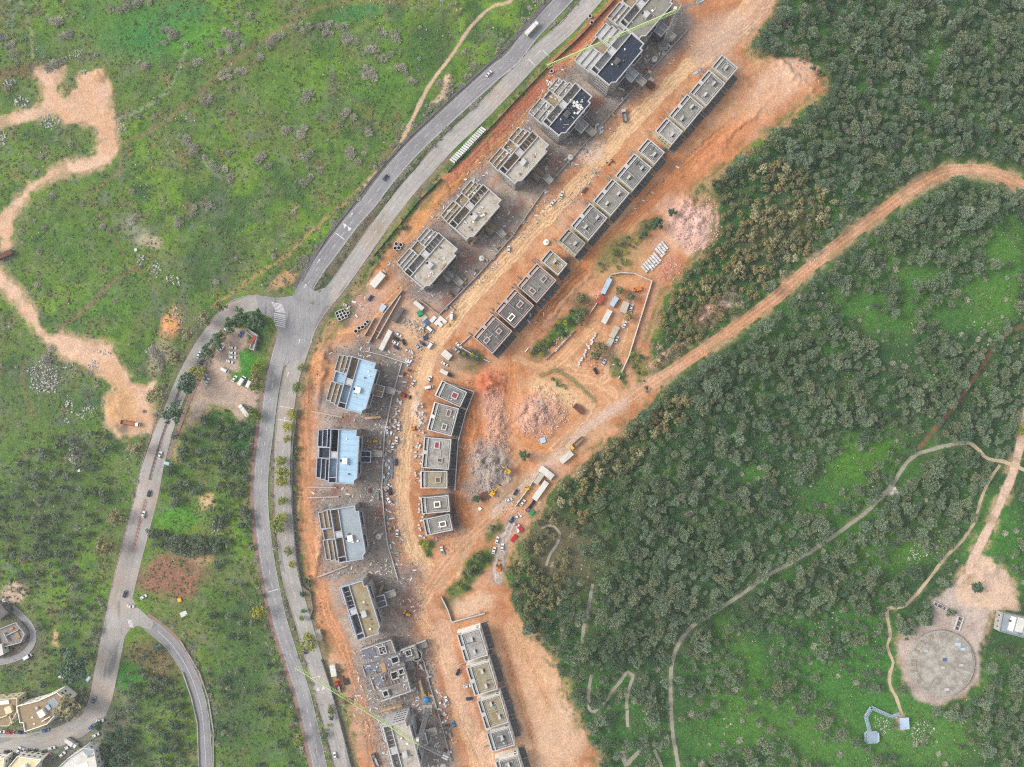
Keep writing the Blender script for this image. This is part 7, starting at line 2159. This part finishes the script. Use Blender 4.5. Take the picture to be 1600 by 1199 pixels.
RS = random.Random(12)
SHRUB = [shrub_mb(RS).mesh('grey_shrub', M['twig']) for _ in range(6)]
clusters = [([(75, 10), (110, 62)], 8), ([(0, 50), (32, 98)], 8), ([(172, 20), (200, 10), (228, 2)], 10), ([(255, 42), (285, 68)], 9), ([(325, 72), (362, 55), (398, 25)], 9), ([(305, 100), (350, 85), (395, 60)], 7), ([(285, 215), (312, 240), (345, 268), (368, 285)], 14), ([(400, 92), (440, 52), (500, 42), (545, 38)], 14),
            ([(575, 80), (602, 92)], 5), ([(590, 46), (630, 60)], 7), ([(558, 100), (580, 118)], 7), ([(625, 110), (648, 128)], 5), ([(470, 158), (490, 150)], 5), ([(405, 250), (425, 258)], 5), ([(468, 242), (482, 248)], 4), ([(485, 285), (502, 268)], 4), ([(535, 175), (555, 185)], 4), ([(565, 205), (580, 200)], 4), ([(545, 225), (560, 260)], 5), ([(85, 545), (70, 570)], 8), ([(240, 540), (255, 575)], 8), ([(275, 355), (300, 330), (330, 315)], 9),
            ([(160, 360), (215, 350)], 5), ([(120, 705), (110, 720)], 5), ([(100, 95), (60, 110)], 5), ([(330, 570), (300, 575)], 4), ([(225, 95), (235, 110)], 4), ([(340, 125), (380, 110)], 6), ([(310, 165), (335, 150)], 4), ([(440, 205), (480, 200)], 5), ([(500, 60), (560, 65)], 5)]
sp = []
for pts, n in clusters:
    for k in range(n):
        t = RS.random() * (len(pts) - 1)
        i = min(int(t), len(pts) - 2)
        f = t - i
        sp.append((pts[i][0] + (pts[i + 1][0] - pts[i][0]) * f + RS.gauss(0, 4), pts[i][1] + (pts[i + 1][1] - pts[i][1]) * f + RS.gauss(0, 4), RS.uniform(.7, 1.35)))
WEST = [(-10, -10), (870, -10), (780, 75), (680, 165), (580, 265), (500, 350), (440, 430), (330, 500), (270, 600), (200, 800), (150, 900), (-10, 900)]
wrand = darts(WEST, 22, RS, lambda u, v: 0 if at(keep_out, u, v) > .2 else .55 * ramp(np.array(at(n15, u, v)), .45, .62).item() + .05, limit=150)
sp += [(u, v, RS.uniform(.4, 1.0)) for u, v in wrand]
for i, (u, v, s) in enumerate(sp[:300]):
    o = inst('grey_shrub', SHRUB[i % 6], None, G(u, v), RS.uniform(0, 6.28), (s * 1.15, s * 1.15, s))
    tag(o, 'leafless grey shrub in the west meadow above the dirt track' if v < 420 else 'leafless grey shrub in the lower west meadow', 'shrub', 'grey shrubs of the upper meadow' if v < 420 else 'grey shrubs of the lower meadow')
src = [bpy.data.objects.new('shrub_source', m) for m in SHRUB]
more = []
for pts, off, n, j in ((ROAD_W_N, -25, 120, 5), (ROAD_W_N, 16, 110, 2.5), (ROAD_W_S[20:], 14.5, 60, 1.5), (ROAD_W_S[20:], -24, 70, 6), (ROAD_B, 18, 40, 5), (ROAD_L[20:], -24, 60, 6)):
    rp = ribbon_pts(pts)
    for k in range(n):
        p, nn, d = rp[RS.randrange(4, len(rp) - 2)]
        q = p + nn * (off + RS.gauss(0, j)) * S
        uu_, vv_ = q.x / S + 800, 599.5 - q.y / S
        if at(road_all, uu_, vv_) > .1: continue
        more.append((q.x, q.y, gz(q.x, q.y), RS.uniform(.4, .95)))
more += [(*G(u, v)[:3], RS.uniform(.3, .6)) for u, v in darts(WEST, 9, RS, lambda u, v: 0 if at(keep_out, u, v) > .2 else .7 * ramp(np.array(at(n8, u, v)), .5, .65).item(), limit=350)]
more += [(*G(u, v)[:3], RS.uniform(.5, 1.1)) for u, v in darts(FOREST, 22, RS, lambda u, v: 0 if at(keep_out, u, v) > .2 else .35, limit=500)]
scatter('grey_brush', 'low grey brush along verges and meadow', 'brush', more, src)

# olives and scrub of the south west
olive_zones = [([(60, 690), (180, 660), (188, 750), (150, 830), (110, 900), (60, 960), (-5, 900), (-5, 740)], 11, .75, 'olive tree in the terraced orchard west of the town road', 'olives west of the town road'),
               ([(255, 700), (300, 640), (400, 650), (408, 760), (405, 860), (340, 850), (330, 760), (262, 800), (244, 770)], 11, .75, 'olive tree in the grove between town road and dual road', 'olives between the roads'),
               ([(235, 830), (260, 832), (340, 840), (345, 860), (300, 868), (240, 850)], 8, .9, 'olive tree in the straight row above the brown field', 'olive row above the brown field'),
               ([(340, 860), (412, 860), (430, 960), (465, 1090), (485, 1199), (345, 1205), (335, 1080), (300, 1000), (330, 930)], 15, .55, 'olive tree on the scrubby slope beside the lower dual road', 'olives beside the lower dual road'),
               ([(202, 1000), (255, 1005), (292, 1080), (303, 1199), (160, 1205), (165, 1120), (190, 1040)], 12, .62, 'olive tree in the triangle inside the branch road', 'olives inside the branch road'),
               ([(70, 900), (160, 900), (150, 1000), (135, 1070), (70, 1080), (60, 960)], 18, .5, 'olive tree on the slope above the cream house', 'olives above the cream house')]
RO = random.Random(21)
for (poly, spc, pr, lb, gp), lim in zip(olive_zones, (80, 75, 40, 32, 50, 20)):
    for (u, v) in darts(poly, spc, RO, lambda u, v: 0 if at(keep_out, u, v) > .35 else pr, limit=lim):
        tree(K_OLIVE, 'olive_tree', u, v, RO.uniform(.8, 1.45), lb, gp, RO)
for poly in ([(340, 640), (410, 640), (412, 860), (340, 860)], olive_zones[3][0], olive_zones[0][0], [(-5, 900), (160, 880), (150, 1080), (-5, 1090)], olive_zones[4][0]):
    more = [(*G(u, v)[:3], RO.uniform(.25, .55)) for u, v in darts(poly, 8, RO, lambda u, v: 0 if at(keep_out, u, v) > .35 else .5, limit=110)]
    if poly is olive_zones[3][0]: extra_scrub = more
    elif 'allscrub' in globals(): allscrub += more
    else: allscrub = more
scatter('low_scrub', 'low grey green scrub between the roads', 'scrub', allscrub + extra_scrub, K_OLIVE[2] + K_BROWN[2][:2])
big_dark = [(160, 1130), (175, 1150), (190, 1140), (172, 1170), (195, 1165), (205, 1155), (185, 1185), (210, 1175), (265, 1145), (280, 1130), (260, 1165)]
for u, v in big_dark:
    tree(K_DARK, 'dark_tree', u, v, RO.uniform(.75, 1.0), 'dark grey green tree in the clump at the foot of the branch triangle', 'dark trees at the bottom', RO)
ROADTREES = [(467, 605, .85), (458, 648, .8), (453, 668, .8), (451, 685, .6), (444, 718, .9), (444, 738, 1.1), (443, 752, .9), (444, 782, .75), (441, 820, 1.2), (444, 808, .8), (452, 860, .7), (459, 881, .6), (411, 952, 1.2), (402, 908, .7), (486, 999, 1.2), (457, 1110, .7), (468, 1150, .75), (405, 604, .8), (403, 650, .8), (473, 575, .6)]
for i, (u, v, s) in enumerate(ROADTREES):
    tree(K_ROAD, 'street_tree', u, v, s * 1.35, 'yellow green street tree beside the lower dual road', 'street trees of the lower dual road', RO)
for (u, v, s, k, lb) in [(383, 497, 1.3, K_DARK, 'dark tree at the north tip of the road island'), (410, 501, 1.4, K_DARK, 'large dark tree at the junction corner of the road island'), (370, 508, 1.1, K_DARK, 'dark tree over the bend of the town road'), (331, 550, 1.05, K_DARK, 'dark tree between white cars on the town road'), (346, 533, 1.0, K_DARK, 'dark tree at the west side of the car park'), (355, 522, .9, K_BROWN, 'olive brown tree above the car park'), (313, 584, 1.1, K_ROAD, 'green tree at the west corner of the car park'), (303, 600, 1.4, K_DARK, 'broad dark tree overhanging the town road'), (281, 645, 1.5, K_DARK, 'large dark fir like tree beside the town road'), (252, 617, 1.4, K_BROWN, 'olive brown tree at the mouth of the dirt pad'), (406, 576, .95, K_ROAD, 'yellow tree at the east edge of the car park'), (407, 592, 1.2, K_BROWN, 'grey brown tree beside the white vans'), (400, 648, .9, K_ROAD, 'yellow tree beside the white box lorry'), (222, 700, 1.2, K_BROWN, 'brown tree below the dump truck pad'), (190, 805, 1.3, K_BROWN, 'upper grey brown tree on the verge of the town road'), (175, 850, 1.5, K_BROWN, 'lower brown tree on the verge of the town road'), (134, 1029, 2.0, K_DARK, 'very large round olive green tree left of the town road'), (123, 1095, 1.9, K_BROWN, 'large olive brown tree beside the cream house'), (300, 522, 1.1, K_BROWN, 'brown tree on the outer bend of the town road'), (325, 500, 1.2, K_BROWN, 'olive tree above the outer bend of the town road'), (285, 560, 1.2, K_BROWN, 'grey brown tree beside the meadow edge of the town road'), (350, 480, 1.0, K_BROWN, 'brown tree left of the junction'),
                       (967, 455, 1.0, K_OAK, 'dark oak beside the pale blue container in the yard'), (984, 464, 1.1, K_OAK, 'dark oak below the yard excavator'), (980, 495, 1.2, K_OAK, 'grey oak over the cars of the storage yard'), (935, 545, 1.7, K_OAK, 'broad oak in the middle of the storage yard'), (928, 556, 1.3, K_OAK, 'smaller oak beside the broad one in the storage yard'), (908, 468, 1.5, K_OAK, 'oak at the top of the bright green strip'), (904, 500, 1.3, K_OAK, 'oak beside the dark yard wall'), (912, 488, 1.1, K_OAK, 'brown oak beside the west yard wall'), (820, 710, .9, K_DARK, 'lone dark bush on the orange earth'), (745, 778, .7, K_DARK, 'dark green bush beside the rusty scrap'), (1048, 335, .7, K_DARK, 'round dark bush beside the pink rubble'), (1025, 352, 1.0, K_DARK, 'long dark bush on the slope of the upper row'), (1518, 914, 1.0, K_DARK, 'green bush alone on the pale yard'), (664, 848, .9, K_ROAD, 'green bush below the curved row'), (747, 870, 1.2, K_OAK, 'bush in the green patch beside the haul road'), (735, 890, 1.1, K_OAK, 'bush on the green bank above the retaining wall'), (770, 825, 1.0, K_OAK, 'bush on the bank beside the narrow lane'), (1590, 668, 1.2, K_ROAD, 'yellow tree at the crossing of lane and path'), (1480, 955, 1.3, K_OLIVE, 'grey bush beside the narrow trough'), (1438, 960, 2.2, K_OLIVE, 'large grey olive left of the round tank'), (1412, 985, 2.0, K_OLIVE, 'grey olive between footpath and tank')]:
    tree(k, 'roadside_tree' if u < 450 else 'bush', u, v, s * (1.35 if u < 450 else 1.15), lb, None, RO, 'tree' if s > .95 else 'bush')

# herbs: soft clumps that give the turf its relief
RH = random.Random(31)
hb = []
for i in range(5):
    b = crown_mb(RH, .7, .05, .4, 5, 12, .3, flat=.5)
    hb.append(bpy.data.objects.new('herb_source', b.mesh('herb_clump', M['herb'])))
RN = np.random.RandomState(77)
cand_u, cand_v = RN.uniform(-10, 1610, 90000), RN.uniform(-10, 1210, 90000)
ci_ = np.clip(((cand_u - 800) * S - GX0) / GS, 0, NX - 1).astype(int)
cj_ = np.clip(((599.5 - cand_v) * S - GY0) / GS, 0, NY - 1).astype(int)
okm = (keep_out[cj_, ci_] < .15) & (RN.rand(90000) < .15 + .9 * ramp(n8[cj_, ci_], .35, .62))
hu, hv = cand_u[okm][:24000], cand_v[okm][:24000]
scatter('wild_herbs', 'tufts of green herbs all over the turf', 'herbs', [((u - 800) * S, (599.5 - v) * S, gz((u - 800) * S, (599.5 - v) * S), s) for u, v, s in zip(hu, hv, RN.uniform(.5, 1.5, len(hu)))], hb)


gb = []
for (u, v, ru, rv, a, d) in [(880, 512, 40, 12, 45, .05), (845, 545, 20, 10, 35, .06), (745, 880, 28, 14, 45, .06), (720, 915, 22, 10, 30, .05), (965, 400, 42, 16, 40, .04), (1000, 580, 12, 34, 20, .04), (965, 580, 6, 24, 20, .05), (1012, 355, 26, 8, 40, .05), (880, 605, 30, 5, -30, .05), (668, 858, 6, 12, 0, .06), (735, 555, 24, 7, -25, .04), (520, 1100, 4, 60, -14, .06), (464, 760, 3, 90, 0, .06), (478, 930, 5, 40, -10, .06), (610, 380, 60, 4, 50, .05), (1270, 110, 30, 5, -40, .05)]:
    for _ in range(int(math.pi * ru * rv * S * S * d * 2)):
        t, q = RH.uniform(0, 6.28), math.sqrt(RH.random())
        x, y = q * ru * math.cos(t), q * rv * math.sin(t)
        ca, sa = math.cos(math.radians(a)), math.sin(math.radians(a))
        gb.append((*G(u + x * ca - y * sa, v - (x * sa + y * ca))[:3], RH.uniform(.25, .6)))
scatter('bank_bushes', 'low green bushes on the banks and edges of the site', 'bushes', gb, [bpy.data.objects.new('bush_source', k) for k in K_DARK[0][:2] + K_ROAD[0][:2] + K_OAK[0][:2]])

# ------------------------------------------------------------------ stones and rubble
def rock_src(mat, n, seed, name):
    R = random.Random(seed)
    out = []
    for i in range(n):
        b = MB()
        prof = []
        m = 6
        vs = [(0, 0, -.3)]
        for k in range(m):
            t = 2 * math.pi * k / m
            r = R.uniform(.35, .6)
            vs.append((r * math.cos(t), r * math.sin(t), R.uniform(-.1, .15)))
        for k in range(m):
            t = 2 * math.pi * (k + .4) / m
            r = R.uniform(.2, .4)
            vs.append((r * math.cos(t), r * math.sin(t), R.uniform(.25, .45)))
        vs.append((0, 0, R.uniform(.35, .5)))
        fs = []
        for k in range(m):
            j = (k + 1) % m
            fs += [(0, 1 + j, 1 + k), (1 + k, 1 + j, 1 + m + j, 1 + m + k), (1 + m + k, 1 + m + j, 1 + 2 * m)]
        b.add(vs, fs)
        out.append(bpy.data.objects.new(name, b.mesh(name, M[mat])))
    return out


def heap(zones, per_m2, smin, smax, power=2.0, clip=None):
    out = []
    for (u, v, ru, rv, a) in zones:
        n = int(math.pi * ru * rv * S * S * per_m2)
        ca, sa = math.cos(math.radians(a)), math.sin(math.radians(a))
        for _ in range(n):
            t, q = RN.uniform(0, 6.28), math.sqrt(RN.rand())
            q *= 1 + .15 * math.sin(5 * t)
            x, y = q * ru * math.cos(t), q * rv * math.sin(t)
            uu, vv = u + x * ca - y * sa, v - (x * sa + y * ca)
            if at(road_all, uu, vv) > .2: continue
            p = G(uu, vv)
            out.append((p.x, p.y, p.z, smin + (smax - smin) * RN.rand() ** power))
    return out


white = heap([(117, 85, 14, 5, 25), (78, 108, 9, 6, 10), (132, 113, 5, 4, 0), (34, 160, 14, 10, 10), (78, 190, 16, 12, -10), (190, 198, 10, 6, -30), (220, 405, 6, 10, 0), (242, 422, 12, 10, -30), (272, 438, 14, 7, -20), (275, 490, 8, 10, 0), (283, 503, 5, 5, 0), (240, 550, 14, 12, 0), (70, 585, 24, 22, 0), (108, 572, 10, 6, 0), (145, 572, 10, 8, 0), (72, 605, 20, 12, 10), (108, 632, 8, 14, 0), (128, 650, 10, 6, 0), (105, 660, 5, 5, 0), (115, 708, 11, 12, 20), (338, 818, 9, 10, 0), (338, 828, 8, 10, 0), (140, 640, 12, 8, 0), (160, 550, 12, 6, -20), (5, 215, 8, 14, 0), (15, 130, 12, 6, 20)], 1.0, .3, 1.7)
white += heap([(1225, 400, 12, 5, 30), (1140, 465, 18, 6, 50), (870, 655, 18, 14, 30), (845, 688, 5, 5, 0), (1440, 860, 20, 14, 20), (1460, 850, 14, 14, 40), (1395, 790, 12, 14, 40), (1280, 400, 30, 5, 38), (1035, 1075, 3, 40, 0), (990, 1080, 10, 4, -40), (1440, 1145, 20, 20, 0), (1375, 1135, 16, 20, -30), (1365, 1000, 3, 20, 0), (960, 720, 6, 20, 50)], .5, .4, 1.2)
scu, scv = RN.uniform(-5, 1605, 16000), RN.uniform(-5, 1205, 16000)
sci = np.clip(((scu - 800) * S - GX0) / GS, 0, NX - 1).astype(int)
scj = np.clip(((599.5 - scv) * S - GY0) / GS, 0, NY - 1).astype(int)
nrock = vnoise(30, 61, 4, .6)
okr = (keep_out[scj, sci] < .1) & (RN.rand(16000) < .03 + 1.0 * ramp(nrock[scj, sci], .52, .7)) & ~((scu > 1180) & (scv < 260))
scat_w = [((u - 800) * S, (599.5 - v) * S, gz((u - 800) * S, (599.5 - v) * S), .35 + .9 * RN.rand() ** 3) for u, v in zip(scu[okr], scv[okr])]
half = len(scat_w) // 2
scatter('white_stones', 'white limestone boulders strewn in heaps over meadow and wood', 'stones', white + scat_w[:half], rock_src('stone_white', 5, 1, 'white_stone'), tilt=.3)
scatter('tan_stones', 'tan field stones dotted over the turf', 'stones', scat_w[half:], rock_src('stone_tan', 4, 2, 'tan_stone'), tilt=.3)
pink = heap([(1085, 350, 42, 40, 30), (1048, 420, 16, 18, 60), (1110, 488, 34, 12, 35), (1040, 558, 36, 10, 32), (850, 640, 46, 36, 10), (778, 650, 24, 48, 10), (840, 665, 30, 20, 0), (1262, 115, 40, 4, -40), (900, 500, 60, 5, 48)], .9, .3, 1.2)
scatter('pink_rubble', 'pink limestone rubble tipped on the site and wood edge', 'rubble', pink, rock_src('stone_pink', 5, 3, 'pink_stone'), tilt=.4)
red = heap([(880, 110, 60, 9, 48), (810, 175, 60, 9, 48), (755, 235, 60, 10, 46), (700, 290, 46, 10, 46), (950, 40, 40, 8, 48), (768, 600, 26, 22, 0), (1045, 430, 14, 14, 0), (735, 600, 12, 10, 0), (760, 690, 20, 30, 0), (1180, 230, 30, 6, 42), (725, 830, 16, 6, 30), (700, 860, 12, 12, 0), (640, 950, 24, 20, 0), (490, 600, 8, 40, -10), (500, 960, 10, 40, -15)], .55, .25, 1.0)
scatter('red_rubble', 'reddish clods and broken rock along the site edges', 'rubble', red, rock_src('stone_red', 5, 4, 'red_stone'), tilt=.4)
grey = heap([(765, 725, 34, 40, 20), (750, 765, 22, 20, 0), (652, 512, 14, 12, 0), (664, 528, 12, 9, -20), (640, 505, 10, 8, 0), (585, 640, 26, 14, 0), (790, 690, 6, 10, 0), (785, 780, 8, 8, 0), (700, 835, 24, 8, 20), (845, 640, 10, 20, 0)], .9, .3, 1.3)
scatter('grey_rubble', 'grey and white building rubble in heaps', 'rubble', grey, rock_src('stone_grey', 6, 5, 'grey_stone'), tilt=.5)
dz = [(u, v, a * 1.05, b * 1.2, an) for (u, v, a, b, an) in grey_spots] + [(650, 560, 10, 60, -15), (612, 690, 8, 60, 3), (608, 780, 8, 60, 0), (620, 860, 12, 40, -15), (655, 700, 10, 60, 0), (1000, 110, 50, 12, 45), (930, 225, 60, 12, 45), (840, 335, 60, 12, 45), (740, 440, 60, 12, 45), (905, 300, 10, 60, -42), (1010, 260, 90, 8, 48), (860, 465, 70, 10, 48), (720, 690, 8, 70, 6), (630, 1100, 40, 70, -15), (690, 1160, 14, 50, -15), (580, 1100, 8, 60, -15), (1040, 280, 100, 5, 46), (940, 560, 24, 30, 40), (560, 480, 24, 20, 0), (800, 800, 24, 14, 50)]
deb = heap(dz, 1.1, .2, .8, 2.5) + CLUTTER[::2]
scatter('site_debris', 'scattered offcuts and lumps around the unfinished blocks', 'debris', deb, rock_src('debris', 6, 6, 'debris_lump'), tilt=.5)
lite = heap(dz, .09, .3, .9, 2.0) + CLUTTER[1::2]
bx = []
for i in range(4):
    b = MB(); w, l = RH.uniform(.3, .5), RH.uniform(.4, 1.6); b.box(-w, w, -l, l, 0, RH.uniform(.2, .6)); bx.append(bpy.data.objects.new('offcut', b.mesh('offcut', M['block'])))
for i in range(3):
    b = MB(); w, l = RH.uniform(.08, .2), RH.uniform(1.2, 2.6); b.box(-w, w, -l, l, 0, .12); bx.append(bpy.data.objects.new('board', b.mesh('board', M['timber'])))
scatter('block_litter', 'pale blocks, boards and bags littering the site', 'litter', lite, bx)

# ------------------------------------------------------------------ thin winter haze under the drone
hz_m = bpy.data.materials.new('haze')
hz_m.use_nodes = True
hn = hz_m.node_tree.nodes
hn.clear()
pv = hn.new('ShaderNodeVolumePrincipled')
pv.inputs['Color'].default_value = (0.9, 0.95, 1.0, 1)
pv.inputs['Density'].default_value = 0.00011
pv.inputs['Anisotropy'].default_value = 0.2
ho = hn.new('ShaderNodeOutputMaterial')
hz_m.node_tree.links.new(pv.outputs[0], ho.inputs['Volume'])
b = MB(); b.box(-4600, 4600, -4600, 4600, -6, 460)
tag(b.build('haze', hz_m), 'thin pale winter haze between camera and ground', 'haze', kind='stuff')
